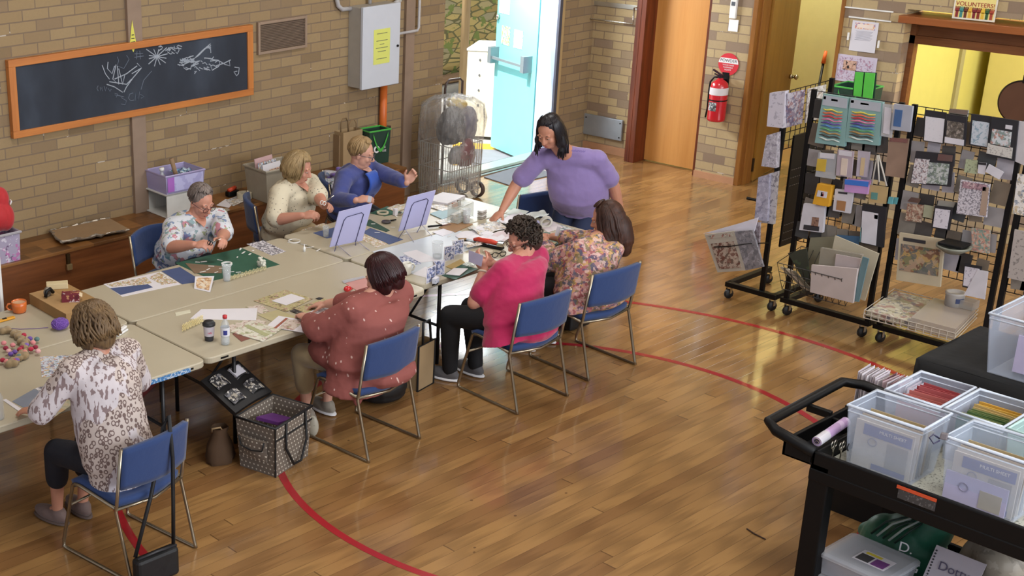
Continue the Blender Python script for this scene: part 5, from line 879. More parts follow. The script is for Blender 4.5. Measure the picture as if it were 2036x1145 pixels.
# smaller filler packets between the big ones
rq = random.Random(11); FIL = [M('filler_'+c_, c_, .5, var=.12) for c_ in ('4a4644', '7a746c', '8f8b8c', '343232', '62584e', 'a09ca4', '3e4042', '74685a')]
names = ['top row', 'second row', 'third row', 'fourth row', 'fifth row', 'bottom row']
for u_, (ya, yb) in enumerate(((4.50, 5.08), (3.70, 4.34), (3.0, 3.55))):
    for r_ in range(6):
        for c_ in range(6):
            y = yb-.04-(yb-ya-.08)*c_/5+rq.uniform(-.02, .02); z = 1.66-.185*r_+rq.uniform(-.02, .02); T = None
            o = MB().box((0, 0, 0), (.008, rq.uniform(.08, .12), rq.uniform(.12, .165)), (rq.uniform(-.15, .15), 0, 0)).build('small_packet', FIL[rq.randrange(8)]); o.location = (9.535, y, z)
            tag(o, 'small dull packet hanging behind the larger packs, %s of the %s rack' % (names[r_], ('middle', 'right-hand', 'edge')[u_]), 'packet', 'small packets on the %s rack, %s' % (('middle', 'right-hand', 'edge')[u_], names[r_]))
# tripod toy
o = PX(1744, 305, 9.49); solo('mini_tripod', MB().tube([PX(1745, 308, 9.49), PX(1733, 368, 9.46)], .006, 6).tube([PX(1745, 308, 9.49), PX(1748, 362, 9.44)], .006, 6).tube([PX(1747, 308, 9.49), PX(1763, 370, 9.46)], .006, 6), M('tripod_white', 'b5b0a8', .4), 'small white tripod legs hanging on the middle rack', 'tripod', smooth=True)
# wire basket with card pads, low on the middle rack
T = thing('wire_basket', 'black wire basket low on the middle rack filled with card pads', 'basket', (9.30, 4.78, .30)); m = MB()
for k in range(11):
    y = -.25+.05*k; m.tube([(.2, y, .3), (0, y, .0), (-.12, y, .24)], .0025, 4)
for x, z in ((-.12, .24), (-.08, .16), (-.04, .08), (0, 0), (.1, .15), (.2, .3)): m.tube([(x, -.25, z), (x, .25, z)], .003, 4)
for s in (-.25, .25): m.tube([(.2, s, .3), (-.12, s, .24)], .003, 4)
m.build('wire_body', RB, T)
def q3(name, pts, X, mat, label, th=.01, cat='pad', parts=()): return quad(name, pts, mat, label, cat, X, th, None, parts)
q3('card_pad', ((1612, 472), (1668, 470), (1664, 560), (1600, 540)), 9.50, M('grey_olive_board', '7f7c68', .6), 'grey-olive board at the back left of the wire basket'); q3('card_pad', ((1661, 468), (1748, 504), (1720, 598), (1640, 568)), 9.42, M('cream_board', 'b9b19c', .6), 'large tilted cream board at the back of the wire basket')
q3('blue_folder', ((1664, 467), (1710, 470), (1706, 492), (1660, 484)), 9.52, M('folder_blue', '46688a', .5), 'blue folder top showing above the cream board'); q3('card_pad', ((1634, 492), (1716, 506), (1702, 600), (1622, 582)), 9.27, clear('sleeve_grey', '9c9688', .75, .12), 'clear sleeve of grey sheets in the wire basket', .03)
q3('card_pad', ((1663, 505), (1712, 514), (1704, 552), (1658, 545)), 9.24, M('mauve_pad', 'b0a4a4', .5), 'mauve pad with a hang hole in the basket'); q3('card_pad', ((1615, 526), (1706, 534), (1697, 602), (1612, 580)), 9.20, M('pale_mauve_pad', 'b9aeac', .5), 'wide pale mauve pad at the front of the wire basket', .02); q3('teal_stripe', ((1716, 510), (1728, 514), (1708, 600), (1696, 598)), 9.22, M('teal_edge_pad', '5f7c84', .5), 'teal-edged pad at the right side of the basket')
q3('dark_card', ((1567, 503), (1604, 493), (1612, 560), (1598, 556)), 9.40, print_mat('dark_green_card', '3a3f36', ['4a5a40'], 14, .35), 'dark green card leaning left of the wire basket', cat='card')
for k in range(5): q3('upright_card', ((1551+6*k, 531+2*k), (1556+6*k, 530+2*k), (1603+3*k, 572+1*k), (1598+3*k, 575+k)), 9.36-.02*k, M('card_edge_%d' % (k % 3), ['a89e8c', '6a6658', 'c4bcae'][k % 3], .6), ['cream card leaning at the far left below the dark green card', 'olive card second in the leaning row', 'pale card in the middle of the leaning row', 'beige card fourth in the leaning row', 'dull card closest to the wire basket'][k], cat='card')
# magazine wire shelf on the end unit
def yq(name, pts, Y, mat, label, cat='magazine', th=.01, parts=()):
    P = [PY(x, y, Y) for x, y in pts]; c = sum(P, V())/4; T = thing(name, label, cat, c); q = lambda u, v: (P[0].lerp(P[1], u)).lerp(P[3].lerp(P[2], u), v)-c; MB().slab([p-c for p in P], th).build('cover', mat, T)
    for nm, u0, v0, u1, v1, mm in parts: o_ = V((0, -th/2-.002, 0)); MB().slab([q(u0, v0)+o_, q(u1, v0)+o_, q(u1, v1)+o_, q(u0, v1)+o_], .003).build(nm, mm, T)
    return T
quad('magazine', ((1402, 466), (1461, 459), (1484, 537), (1428, 541)), M('magazine_cream', 'a9a296', .6), 'magazine with brown circular photos at the front of the low holder', 'magazine', 9.36, .02, None, [('title_band', .1, .04, .9, .12, print_mat('title_band', 'a9a296', ['8a3a30', '2a2a2a'], 30, .5)), ('photo', .12, .25, .9, .92, print_mat('brown_circles', '9a8c80', ['4a342c', '6a3a30', 'b5a698'], 20, .85))])
quad('magazine', ((1461, 460), (1497, 457), (1519, 530), (1484, 537)), print_mat('grey_magazine', '7c7a80', ['9a98a0', '5a5a62'], 20, .6), 'grey magazine overlapping the circular-photo magazine', 'magazine', 9.36, .02)
quad('white_pages', ((1399, 464), (1470, 444), (1508, 432), (1500, 460)), M('pages_white', 'd6d2de', .6), 'white page tops rising behind the low magazines', 'magazine', 9.42, .01)
quad('booklet_stack', ((1484, 446), (1512, 441), (1510, 500), (1490, 470)), print_mat('striped_booklets', '8a8088', ['b0a8b0', '6a5a60'], 30, .8), 'striped booklets between the magazines and the upright', 'magazine', 9.44, .02)
quad('grey_booklet', ((1510, 352), (1532, 345), (1527, 440), (1502, 436)), print_mat('grey_booklets', '9c9aac', ['7a788c', 'b5b2c4'], 20, .6), 'bundle of grey booklets hanging left of the upright', 'magazine', 9.50, .03); quad('sleeve_bundle', ((1534, 184), (1565, 180), (1560, 254), (1528, 250)), print_mat('pale_sleeves', 'c4c0cc', ['9a96a4'], 30, .5), 'bundle of pale sleeved papers on the top left arm', 'sleeve', 9.50, .05); quad('sleeve_bundle', ((1528, 268), (1549, 262), (1546, 333), (1517, 329)), print_mat('grey_sleeves', 'a7a3ad', ['7a7684', 'c4c0cc'], 30, .6), 'bundle of grey sleeved papers on the second left arm', 'sleeve', 9.50, .05)
quad('sleeve_bundle', ((1530, 345), (1548, 340), (1540, 445), (1516, 442)), print_mat('striped_sleeves', 'b2aeb2', ['5a5660', '8a8690'], 26, .6), 'striped papers hanging beside the grey booklets', 'sleeve', 9.53, .03)
MB_ = MB().tube([PX(1420, 491, 9.34), PX(1450, 490, 9.33), PX(1490, 484, 9.33), PX(1528, 483, 9.5)], .005, 6); solo('holder_wire', MB_, RB, 'curved black wire holding the low magazines', 'wire', smooth=True)
yq('sheet_sleeve', ((1566, 186), (1600, 178), (1594, 245), (1562, 254)), 5.29, print_mat('sleeved_prints', 'b4b0bc', ['7a6a84', '8a4a4a', '4a4a70'], 20, .7), 'sleeved prints clipped on the grid, left column', 'sleeve'); yq('sheet_sleeve', ((1606, 177), (1642, 168), (1634, 235), (1600, 244)), 5.29, print_mat('blister_sheet', 'b8b4b0', ['8a7468', 'e0dee0'], 24, .7), 'glossy blister sheets clipped on the grid, right column', 'sleeve')
# white wire tray on the base
T = thing('wire_tray', 'white wire tray shelf of printed sheets at the foot of the right-hand rack', 'tray', (9.2, 4.02, .36)); P = [PZ(x, y, .36)-T.location for x, y in ((1778, 574), (1719, 616), (1900, 663), (1945, 616))]; m = MB()
WWM = M('white_wire', 'b5aca0', .4)
for dz in (0, -.03, -.06): m.tube([p+V((0, 0, dz)) for p in P], .0035, 5, closed=True)
for k in range(13): a = P[1].lerp(P[2], k/12); m.tube([a, a+V((0, 0, -.06))], .003, 4); b_ = P[0].lerp(P[3], k/12); m.tube([a+V((0, 0, -.06)), b_+V((0, 0, -.06))], .003, 4)
m.build('wire_body', WWM, T)
def tq(T, u0, v0, u1, v1, z0, z1, nm, mat):
    q = lambda u, v, z: (P[0].lerp(P[3], u)).lerp(P[1].lerp(P[2], u), v)+V((0, 0, z)); m = MB(); m.loft([[q(u0, v0, z0), q(u1, v0, z0), q(u1, v1, z0), q(u0, v1, z0)], [q(u0, v0, z1), q(u1, v0, z1), q(u1, v1, z1), q(u0, v1, z1)]]); return m
S = solo('printed_sheets', MB().add([p+T.location for p in tq(T, .02, .04, .50, .97, -.05, -.005, '', None).v], tq(T, .02, .04, .50, .97, -.05, -.005, '', None).f), print_mat('tray_floral_sheet', 'b9b4a0', ['8a8468', '9a6a6a', '6a6a7a', 'd0ccc0'], 12, .65), 'pale floral printed sheets lying in the left half of the wire tray', 'paper')
S = solo('divided_case', MB().add([p+T.location for p in tq(T, .51, .1, .99, .99, -.05, .03, '', None).v], tq(T, .51, .1, .99, .99, -.05, .03, '', None).f), clear('case_clear', 'b4aca4', .6, .15), 'clear divided plastic case in the right half of the wire tray', 'case')
T = thing('ribbon_tub', 'white round tub with a dark blue label on the wire tray', 'tub', PZ(1896, 606, .392)); MB().lathe([(.06, 0), (.062, .08), (.066, .085), (.066, .10), (.05, .10), (.045, .09)], n=28, capt=True).build('tub_body', M('tub_white', 'bdb8b4', .4), T, smooth=True); lb = MB(); lb.grid(lambda u, v: (.063*math.cos(R(-150+60*u)), .063*math.sin(R(-150+60*u)), .03+.035*v), 8, 1); lb.build('blue_label', M('label_navy', '3a4468', .5), T)
T = thing('clear_box_small', 'small clear box beside the ribbon tub', 'box', PZ(1925, 612, .392)); MB().box((0, 0, .03), (.1, .1, .06)).build('box_body', clear('box_small', 'b4b0aa', .55, .1), T, bevel=.004)
T = thing('clamshell', 'grey-green clamshell tray hanging right of the colour chart', 'tray', PX(1895, 497, 9.42)); MB().lathe([(.05, -.02), (.11, .02), (.11, .035), (.09, .03), (.045, -.01)], n=20).build('tray_body', M('clam_grey', '6f7064', .5), T, smooth=True); MB().box((0, 0, .045), (.14, .16, .02)).build('black_pad', BLACK, T, bevel=.004)
# totes behind the racks, tray on the hatch
T = green_bag('green_tote', PX(1757, 205, 12.3)-V((0, 0, .12)), .34, .3, .34, R(-90), 'dark green tote with lime trim slumped on the hatch counter', ()); T.location = (12.36, 6.22, .93)
tb = thing('hanging_tote', 'bright lime tote hanging behind the middle rack', 'bag', PX(1715, 195, 10.2)); p0, p1, p2, p3 = [PX(x, y, 10.2)-tb.location for x, y in ((1701, 143), (1740, 146), (1734, 196), (1697, 190))]
for s, (a, b_) in enumerate(((0, .42), (.5, 1))): MB().slab([p0.lerp(p1, a), p0.lerp(p1, b_), p3.lerp(p2, b_), p3.lerp(p2, a)], .008).build('lime_panel', fabric('lime_cloth', '56c844', .6), tb)
MB().slab([p0.lerp(p1, -.05)+V((.01, 0, .004)), p0.lerp(p1, 1.05)+V((.01, 0, .004)), p3.lerp(p2, 1.1)+V((.01, 0, 0)), p3.lerp(p2, -.1)+V((.01, 0, 0))], .006).build('green_back', fabric('dark_green_tote', '16392c', .6), tb)
solo('tote_stand', MB().cyl((12.36, 6.22, 0), (12.36, 6.22, .9), .03).bb((12.2, 6.02, .90), (12.5, 6.42, .925)), RB, 'small black stand under the slumped green tote by the pillar', 'stand')
T = thing('round_basket', 'round brown wooden tray standing at the right end of the hatch', 'tray', PX(2032, 205, 12.2)); MB().lathe([(0, -.01), (.18, -.01), (.19, 0), (.18, .012), (0, .012)], (0, 0, 0), 40, (1, 0, .05), False).build('tray_disc', M('brown_tray', '5a3c2c', .5), T, smooth=False); MB().lathe([(.185, -.012), (.195, 0), (.185, .014)], (0, 0, 0), 40, (1, 0, .05), False).build('dark_rim', BLACK, T, smooth=True); MB().bb((-.02, -.02, .17), (.02, .02, .24)).build('hanger', BLACK, T)
T = thing('dish_rack', 'pale wire dish rack with white bowl on the hatch counter', 'dish rack', V((12.72, PX(1925, 236, 12.72).y, .922))); MB().ell((0, .30, .06), (.1, .10, .05)).build('white_bowl', WHITE, T, smooth=True); g = grid_panel(None, -.3, .1, 0, .14, .05, .05, .003); g.build('wire_body', M('dish_wire', 'a89a60', .4, .5), T); MB().tube([(0, .2, 0), (0, .1, .12), (0, .05, .13), (0, .12, .02)], .008, 6).build('utensils', BLACK, T, smooth=True)
# ------------------------------------------------------------------ black-clothed table with the white tub
ZK = .72; BC = fabric('black_tablecloth', '08090b', .85, .1)
T = thing('cloth_table', 'table draped in a black cloth at the right picture edge', 'table', (8.1, 2.4, 0)); MB().bb((-.36, -1.5, .68), (.36, .86, .70)).build('tabletop', TOP, T)
for x in (-.3, .3): 
    for y in (-1.4, .76): MB().cyl((x, y, 0), (x, y, .68), .016).build('leg', LEGM, T)
m = MB()
def cl(u, v):
    x = -.40+.8*u; y = .89-2.4*v; return (x, y, ZK+.004*math.sin(u*9+v*13))
m.grid(cl, 10, 24); m.grid(lambda u, v: (-.40-.02*math.sin(u*34)*v-.02*v, .89-2.4*u, ZK+.002-.52*v), 60, 6); m.grid(lambda u, v: (-.40+.8*u, .89+.025*math.sin(u*20)*v+.02*v, ZK+.002-.52*v), 24, 6)
o = solo('black_tablecloth', m, BC, 'black cloth hanging in folds over the table at the right picture edge', 'tablecloth', smooth=True, solid=.004); o.location = T.location
CT = clear('frosted_tub', 'ccd6e8', .25, .25)
def tub(p0, w_, d_, h, label, rz=0, mat=None, rim='c6cfdc', nm='clear_tub'):
    T = thing(nm, label, 'tub', p0, rz); boxy(T, w_, d_, h, .004, mat or CT, taper=.86)
    m = MB(); m.tube([(w_/2, d_/2, h), (-w_/2, d_/2, h), (-w_/2, -d_/2, h), (w_/2, -d_/2, h)], .008, 8, closed=True); m.tube([(w_/2-.004, d_/2-.004, h-.03), (-w_/2+.004, d_/2-.004, h-.03), (-w_/2+.004, -d_/2+.004, h-.03), (w_/2-.004, -d_/2+.004, h-.03)], .004, 6, closed=True)
    m.build('rim', clear('tub_rim_'+rim, rim, .8, .2), T, smooth=True); return T
T = tub((7.99, 2.74, ZK+.006), .46, .46, .36, 'large frosted tub of brown folders on the black cloth', R(0)); p = T.location
MB().bb((-.232, -.21, .06), (-.226, .06, .28)).build('lilac_label', M('lilac_label', 'b9b4d4', .6), T); text('lettering', 'Ink pads', .045, M('label_ink', '4a4868', .6), T, (-.234, -.07, .2), RXZ); text('lettering', '& refills', .035, M('label_ink', '4a4868', .6), T, (-.234, -.07, .14), RXZ)
for k in range(5): o = MB().box((0, 0, 0), (.30, .008, .22), (0, 0, R(10))).build('brown_folder', M('folder_brown_%d' % (k % 2), ['7a5a4a', '6a4c3e'][k % 2], .7)); o.location = p+V((.02, -.14+.05*k, .16)); tag(o, ['brown folder nearest the lilac label in the large tub', 'second brown folder in the large tub', 'middle brown folder in the large tub', 'fourth brown folder in the large tub', 'farthest brown folder in the large tub'][k], 'folder')
# ------------------------------------------------------------------ black utility cart
CP = M('cart_black_plastic', '060607', .5, spec=.25, var=.03); zt = .85; cx0, cx1, cy0, cy1 = 5.88, 6.80, 1.55, 2.92
T = thing('utility_cart', 'black two-shelf plastic utility cart loaded with clear tubs', 'cart', (cx0, cy0, 0)); L_, D_ = cy1-cy0, cx1-cx0
def tray(z, nm):
    m = MB(); m.bb((0, 0, z-.10), (.025, L_, z)).bb((D_-.025, 0, z-.10), (D_, L_, z)).bb((0, 0, z-.10), (D_, .025, z)).bb((0, L_-.025, z-.10), (D_, L_, z)).bb((.01, .01, z-.10), (D_-.01, L_-.01, z-.085)); return m.build(nm, CP, T, bevel=.008)
tray(zt, 'top_shelf'); tray(.15, 'bottom_shelf'); MB().bb((-.004, .0, zt-.155), (.02, L_, zt-.09)).build('front_rail', CP, T, bevel=.006)
for x in (.04, D_-.04):
    for y in (.05, L_-.05): MB().beam((x, y, .06), (x, y, zt-.06), .10, .08).build('corner_post', CP, T, bevel=.008)
    for y in (.05, L_-.05): caster(T, x, y)
# handle with holder pockets
zh = zt+.02; H = MB(); hy = L_+.27
H.loft([rrect(0, 0, .001, .001, .0005, 0, 2)]) if 0 else None
H.tube([(.0+.01, L_-.01, zh-.03), (.03, hy-.06, zh+.0), (.06, hy, zh+.02), (D_-.12, hy+.02, zh+.02), (D_-.03, hy-.05, zh), (D_-.01, L_-.01, zh-.03)], [.03, .028, .026, .026, .028, .03], 10)
H.build('handle', CP, T, smooth=True)
H = MB(); H.bb((.0, L_-.02, zh-.10), (D_, L_+.15, zh-.085)).bb((.0, L_+.13, zh-.10), (D_, L_+.15, zh-.01)).bb((0, L_, zh-.1), (.02, L_+.15, zh-.01)).bb((D_-.02, L_, zh-.1), (D_, L_+.15, zh-.01)).bb((.42, L_, zh-.1), (.44, L_+.15, zh-.02)).bb((D_*.45, L_+.14, zh-.03), (D_*.45+.03, hy, zh+.01)); H.build('tool_tray', CP, T, bevel=.005)
MB().bb((-.0045, .77, zt-.028), (-.001, .95, zt-.012)).build('orange_label', M('orange_label', 'c8502c', .5), T); MB().bb((-.0045, .77, zt-.075), (-.001, .94, zt-.03)).build('grey_label', print_mat('grey_label', '3c3c3e', ['6a6a6c'], 60, .5), T)
MB().bb((.03, .03, zt-.083), (D_-.03, L_-.03, zt-.078)).build('perforated_liner', print_mat('perforated_white', 'a8a89c', ['50504a'], 70, .45), T)
zs = zt-.077
def atc(x, y, z=zs): return PZ(x, y, z)
def ctub(x, y, w_, d_, h, lab, z=zs, **k): return tub((x, y, z), w_, d_, h, lab, **k)
# front pair of tubs, long side along the wall direction of the cart
TA1 = ctub(6.15, 2.665, .27, .36, .31, 'clear tub of envelope packs, front row beside the cart handle', rz=0); TA2 = ctub(6.16, 2.21, .27, .36, .31, 'clear tub of envelope packs cut by the right picture edge, front row')
TB1 = ctub(6.59, 2.725, .36, .27, .27, 'clear tub packed with red cards, back row'); TB2 = ctub(6.59, 2.435, .36, .27, .27, 'clear tub packed with yellow and green cards, back row'); TB3 = ctub(6.59, 2.145, .36, .27, .27, 'aqua-tinted clear tub in the back row at the picture edge', mat=clear('aqua_tub', 'b8d4d0', .5, .2), rim='b8d8d4')
def files(T, n, x0, x1, axis, ln, h, cols, labf, nm, cat, grp, tilt=8, z0=.008):
    pr = None
    for i in range(n):
        f = x0+(x1-x0)*i/max(1, n-1); hh = h*rq.uniform(.9, 1.06); o = MB().box((0, 0, hh/2), (.003, ln*rq.uniform(.93, 1), hh) if axis == 'X' else (ln*rq.uniform(.93, 1), .003, hh)).build(nm, cols[i % len(cols)])
        o.location = V(T.location)+(V((f, 0, z0)) if axis == 'X' else V((0, f, z0))); o.rotation_euler = (0, R(tilt), 0) if axis == 'X' else (R(tilt), 0, 0); tag(o, labf, cat, grp)
def pack(T, x, lab, base, y=0., w_=.28, h=.24, parts=True, z=.006, band=True):
    o = thing('envelope_pack', lab, 'pack', V(T.location)+V((x, y, z))); MB().bb((-.004, -w_/2, 0), (.004, w_/2, h)).build('pack_body', base, o)
    if band: MB().bb((-.006, -w_/2+.01, h*.72), (-.004, w_/2-.04, h*.95)).build('blue_band', M('band_blue', '6470a8', .5), o); MB().bb((-.0065, -w_/2+.02, .005), (-.004, w_/2-.10, h*.14)).build('blue_foot', M('band_blue2', '5a66a0', .5), o); text('printed_word', 'MULTI SHEET', .022, WHITEP, o, (-.0068, -.04, h*.86), RXZ)
    MB().bb((-.006, -w_/2+.02, h*.05), (-.0041, -.02, h*.68)).build('grey_panel', M('pack_grey2', 'a4a09c', .5), o)
    MB().tube([(-.0068, .05+.02*math.cos(q), h*.60+.02*math.sin(q)) for q in [2*PI*i/20 for i in range(20)]], .002, 5, closed=True).build('round_seal', M('seal_grey', '8a88a0', .5), o)
PKG = M('pack_cream', 'cac4bc', .5)
for T, wh in ((TA1, 'handle-side'), (TA2, 'edge-side')):
    pack(T, -.105, 'blue-banded envelope pack at the front of the %s tub' % wh, PKG)
    for i in range(5):
        o = MB().box((0, 0, .125), (.004, .29, .24+.008*(i % 3))).build('card_sheet', [M('sheet_w', 'd0ccc8', .5), M('sheet_tan', 'b4a078', .5), M('sheet_d', '55524e', .5)][i % 3]); o.location = V(T.location)+V((-.085+.026*i, 0, .006)); o.rotation_euler = (0, R(3), 0); tag(o, '%s card sheet standing in the %s front tub' % (['white', 'tan', 'dark-edged', 'second white', 'second tan'][i], wh), 'card')
pack(TA2, -.117, 'small lilac envelope pack low at the front of the edge-side tub', M('pack_lilac2', 'b4b0d0', .5), .02, .27, .14, band=False)
for k in range(5): o = MB().box((0, 0, .0), (.004, .27, .20)).build('filler_folder', M('ff', 'a8a49a', .6)) if k == 0 else o.copy(); (C.objects.link(o) if k else None); o.location = V(TA1.location)+V((.05+.012*k, 0, .11)); tag(o, 'grey folder toward the back of the handle-side tub', 'folder', 'grey folders in the handle-side tub')
reds = [M('card_'+c_, c_, .55) for c_ in ('a8484c', 'b05a5c', '9a3c40', 'b86a64', '8a4044', 'c0523c')]; yg = [M('card_'+c_, c_, .55) for c_ in ('c89a3c', 'd0ac50', 'bfa468', '6a7a48', '4f6a3c', '8a9060', '3f6a58')]
for i in range(14):
    o = MB().box((0, 0, .10), (.003, .20*rq.uniform(.85, 1), .20+rq.uniform(-.02, .03)), (0, R(rq.uniform(-6, 6)), R(rq.uniform(-5, 5)))).build('divider_card', reds[min(5, int(i*6/14)) if i < 11 else 5]); o.location = V(TB1.location)+V((.135-.0205*i, 0, .03)); tag(o, 'red divider card standing in the back-row tub', 'card', 'red cards in the back-row tub')
    o = MB().box((0, 0, .10), (.003, .20*rq.uniform(.85, 1), .20+rq.uniform(-.02, .03)), (0, R(rq.uniform(-6, 6)), R(rq.uniform(-5, 5)))).build('divider_card', yg[min(6, int(i*7/14))]); o.location = V(TB2.location)+V((.135-.0205*i, 0, .03)); y_ = i < 6; tag(o, 'yellow divider card standing in the back-row tub' if y_ else 'green divider card standing in the back-row tub', 'card', 'yellow cards in the back-row tub' if y_ else 'green cards in the back-row tub')
# sleeved cards stack on a low box behind the cart handle
T = thing('card_display', 'black holder full of sleeved cards behind the red-card tub', 'holder', (7.0, 3.12, 0)); MB().bb((-.10, -.16, 0), (.14, .16, .66)).build('stand', RB, T)
for i in range(26):
    o = MB().box((0, 0, .09), (.16, .0022, .19+rq.uniform(-.01, .014)), (R(rq.uniform(-4, 4)), 0, R(rq.uniform(-6, 6)))).build('sleeved_card', [M('slv0', 'c4bcc4', .35), M('slv1', 'a88e90', .35), M('slv2', 'd6d2d8', .3), M('slv3', '6a4a50', .4), M('slv4', 'b9a4aa', .35)][i % 5 if i > 12 else (0, 2)[i % 2]]); o.location = (7.02+rq.uniform(-.01, .02), 3.27-.0118*i, .665); wh = i <= 12; tag(o, 'white sleeved greeting card standing at the handle side of the holder' if wh else 'pink and brown sleeved card standing at the tub side of the holder', 'card', 'white sleeved cards in the holder' if wh else 'pink sleeved cards in the holder')
# rolled vinyl and scissors in the handle tray
a, b_ = PZ(1624, 878, .88), PZ(1682, 838, .90); T = thing('paper_roll', 'rolled white and lilac paper lying in the cart handle tray', 'roll', a); d = b_-a
MB().lathe([(.014, 0), (.024, 0), (.024, d.length), (.014, d.length)], (0, 0, 0), 24, d, False).build('roll_body', print_mat('lilac_roll', 'c4aed0', ['a886b8'], 10, .6), T, smooth=False); MB().lathe([(.0245, 0), (.0252, .001), (.0252, .09), (.0245, .09)], (0, 0, 0), 24, d, False).build('white_end', PAP, T)
m = MB(); m.tube([V((0, 0, 0))+basis(d)[0]*(.004+.0013*i)*math.cos(i*.7)+basis(d)[1]*(.004+.0013*i)*math.sin(i*.7)-d.normalized()*.002 for i in range(14)], .0014, 4); m.build('spiral_edge', M('roll_edge', '8a7e70', .6), T)
p = PZ(1655, 905, .80)
for k in range(3):
    T = thing('scissors', ['silver scissors standing handle-up in the cart corner, the left pair', 'silver scissors in the cart corner, the middle pair', 'black-tipped scissors in the cart corner, the right pair'][k], 'scissors', p+V((.02*k, -.03*k, 0)))
    for s in (-1, 1): MB().tube([(s*.014+.012*math.cos(q), 0, .06+.018*math.sin(q)) for q in [2*PI*i/14 for i in range(14)]], .0028, 6, closed=True).build('finger_loop', [CHROME, CHROME, BLACK][k], T, smooth=True); MB().tube([(s*.01, 0, .045), (0, 0, .02), (-s*.003, 0, -.02)], .003, 5).build('blade', CHROME, T)
T = thing('binder_clip', 'black wire clip on the rim between the front tubs', 'clip', PZ(1868, 872, zs+.3)); MB().tube([(0, 0, 0), (-.02, .02, .02), (-.045, .025, .01), (-.05, .0, -.01), (-.02, -.01, 0)], .004, 6).build('wire_loop', M('navy_wire', '2c2a48', .4), T, smooth=True); MB().box((.02, -.01, .01), (.05, .03, .03), (0, .3, .3)).build('grey_body', M('clip_grey', '6a6468', .5), T, bevel=.004)
# bottom shelf
zl = .066; T = thing('lidded_tub', 'flat lidded clear tub with a purple and yellow sticker, upper of the two', 'tub', (6.085, 2.66, zl+.112), R(-2)); LT = clear('lidded_clear', 'c4c8d0', .42, .2); w_, d_ = .33, .36
boxy(T, w_-.03, d_-.03, .10, .004, LT); m = MB(); m.loft([rrect(-w_/2, -d_/2, w_/2, d_/2, .03, .10), rrect(-w_/2, -d_/2, w_/2, d_/2, .03, .118), rrect(-w_/2+.02, -d_/2+.02, w_/2-.02, d_/2-.02, .02, .126)]); m.build('lid', LT, T, bevel=.003)
MB().bb((-.09, -.12, .127), (.03, .04, .1285)).build('sticker', PAP, T); MB().bb((-.08, -.11, .1286), (-.01, -.045, .1295)).build('sticker_purple', M('sticker_purple', '6a3a78', .5), T); MB().bb((-.08, -.035, .1286), (-.01, .03, .1295)).build('sticker_black', M('sticker_black', '3a3a3e', .5), T); MB().bb((.0, -.06, .1286), (.02, .02, .1295)).build('sticker_yellow', M('sticker_yellow', 'c8b83c', .5), T)
MB().bb((-.13, -.14, .02), (.13, .14, .06)).build('contents', print_mat('grey_contents', '9a98a8', ['6a6878', '8a8890'], 16, .6), T)
T = thing('lidded_tub', 'flat lidded clear tub at the very bottom of the stack', 'tub', (6.085, 2.665, zl+.0), R(-3)); boxy(T, w_-.02, d_-.02, .09, .004, LT); m = MB(); m.loft([rrect(-w_/2, -d_/2, w_/2, d_/2, .03, .09), rrect(-w_/2, -d_/2, w_/2, d_/2, .03, .108)]); m.build('lid', LT, T, bevel=.003); MB().bb((-.13, -.14, .01), (.13, .14, .07)).build('contents', print_mat('pinkish_contents', 'a89a94', ['8a7a7a', 'c0b4a8'], 14, .6), T)
GT = fabric('emerald_tote', '15553e', .5); T = thing('green_shopping_bag', 'crumpled dark green shopping bag with white printing on the lower cart shelf', 'bag', (6.46, 2.66, zl)); m = MB(); m.ell((0, -.02, .16), (.17, .18, .17)).ell((-.04, .10, .16), (.13, .10, .14)).ell((.0, -.10, .26), (.12, .10, .20), (.4, 0, 0)).ell((-.05, .17, .18), (.05, .05, .05)).ell((-.02, -.06, .40), (.08, .05, .10)); o = m.build('bag_body', GT, T, remesh=.010, sm=3)
for k in range(5): MB().tube([(-.17, .10-.03*k, .24), (-.14, .05-.03*k, .32), (-.09, -.02-.02*k, .36), (.0, -.06-.01*k, .38)], .006, 6).build('crease_stripe', M('stripe_grey', '9aa49c', .6) if k % 2 else M('stripe_dark', '0e2a20', .6), T, smooth=True)
text('white_print', 'D.', .07, WHITEP, T, (-.178, -.08, .24), (R(80), 0, R(-80))); text('white_print', 'OG', .07, WHITEP, T, (-.170, -.10, .15), (R(75), R(10), R(-80)))
solo('red_tag', MB().box((6.42, 2.56, .585), (.006, .05, .035), (0, 0, .2)), M('tag_red', 'b03a44', .5), 'small red tag on the green shopping bag', 'tag')
T = thing('linen_tote', 'cream and grey cloth tote slumped at the right of the green bag', 'bag', (6.42, 2.18, zl)); m = MB(); m.ell((0, 0, .15), (.20, .16, .18)).ell((0, .02, .30), (.16, .14, .12)).ell((.02, -.18, .13), (.17, .14, .16)).ell((-.02, .14, .2), (.10, .06, .18)); m.build('bag_body', print_mat('grey_linen', '8f8678', ['7a7266', 'a39a8c'], 12, .55), T, remesh=.012, sm=4)
pack_ = thing('card_page', 'white page with dotted border and handwritten word leaning on the cloth tote', 'page', (6.10, 2.30, zl+.10)); MB().slab([(0, .13, 0), (0, -.10, -.0), (.10, -.12, .27), (.10, .11, .27)], .003).build('page', M('page_grey', 'aaa6b0', .6), pack_); text('lettering', 'Dotty', .06, M('ink_violet', '4a465e', .6), pack_, (.062, .0, .19), (R(70), 0, R(-90)))
for k in range(16): MB().ell((.012+.0050*k if k < 16 else 0, .11-.0006*k, .03+.0145*k), .005, nu=6, nv=4).build('border_dot', INK, pack_)
for k, (c_, lab) in enumerate((('2f4a42', 'dark green book edge leaning on the lower cart shelf'), ('7a3c62', 'plum book leaning on the lower cart shelf'), ('a8b0a4', 'pale green folder leaning behind the plum book'))): solo('leaning_book', MB().box((6.00+.02*k, 2.06-.035*k, zl+.14), (.22, .012, .25), (R(-32), 0, R(6))), M('book_'+c_, c_, .5), lab, 'book')
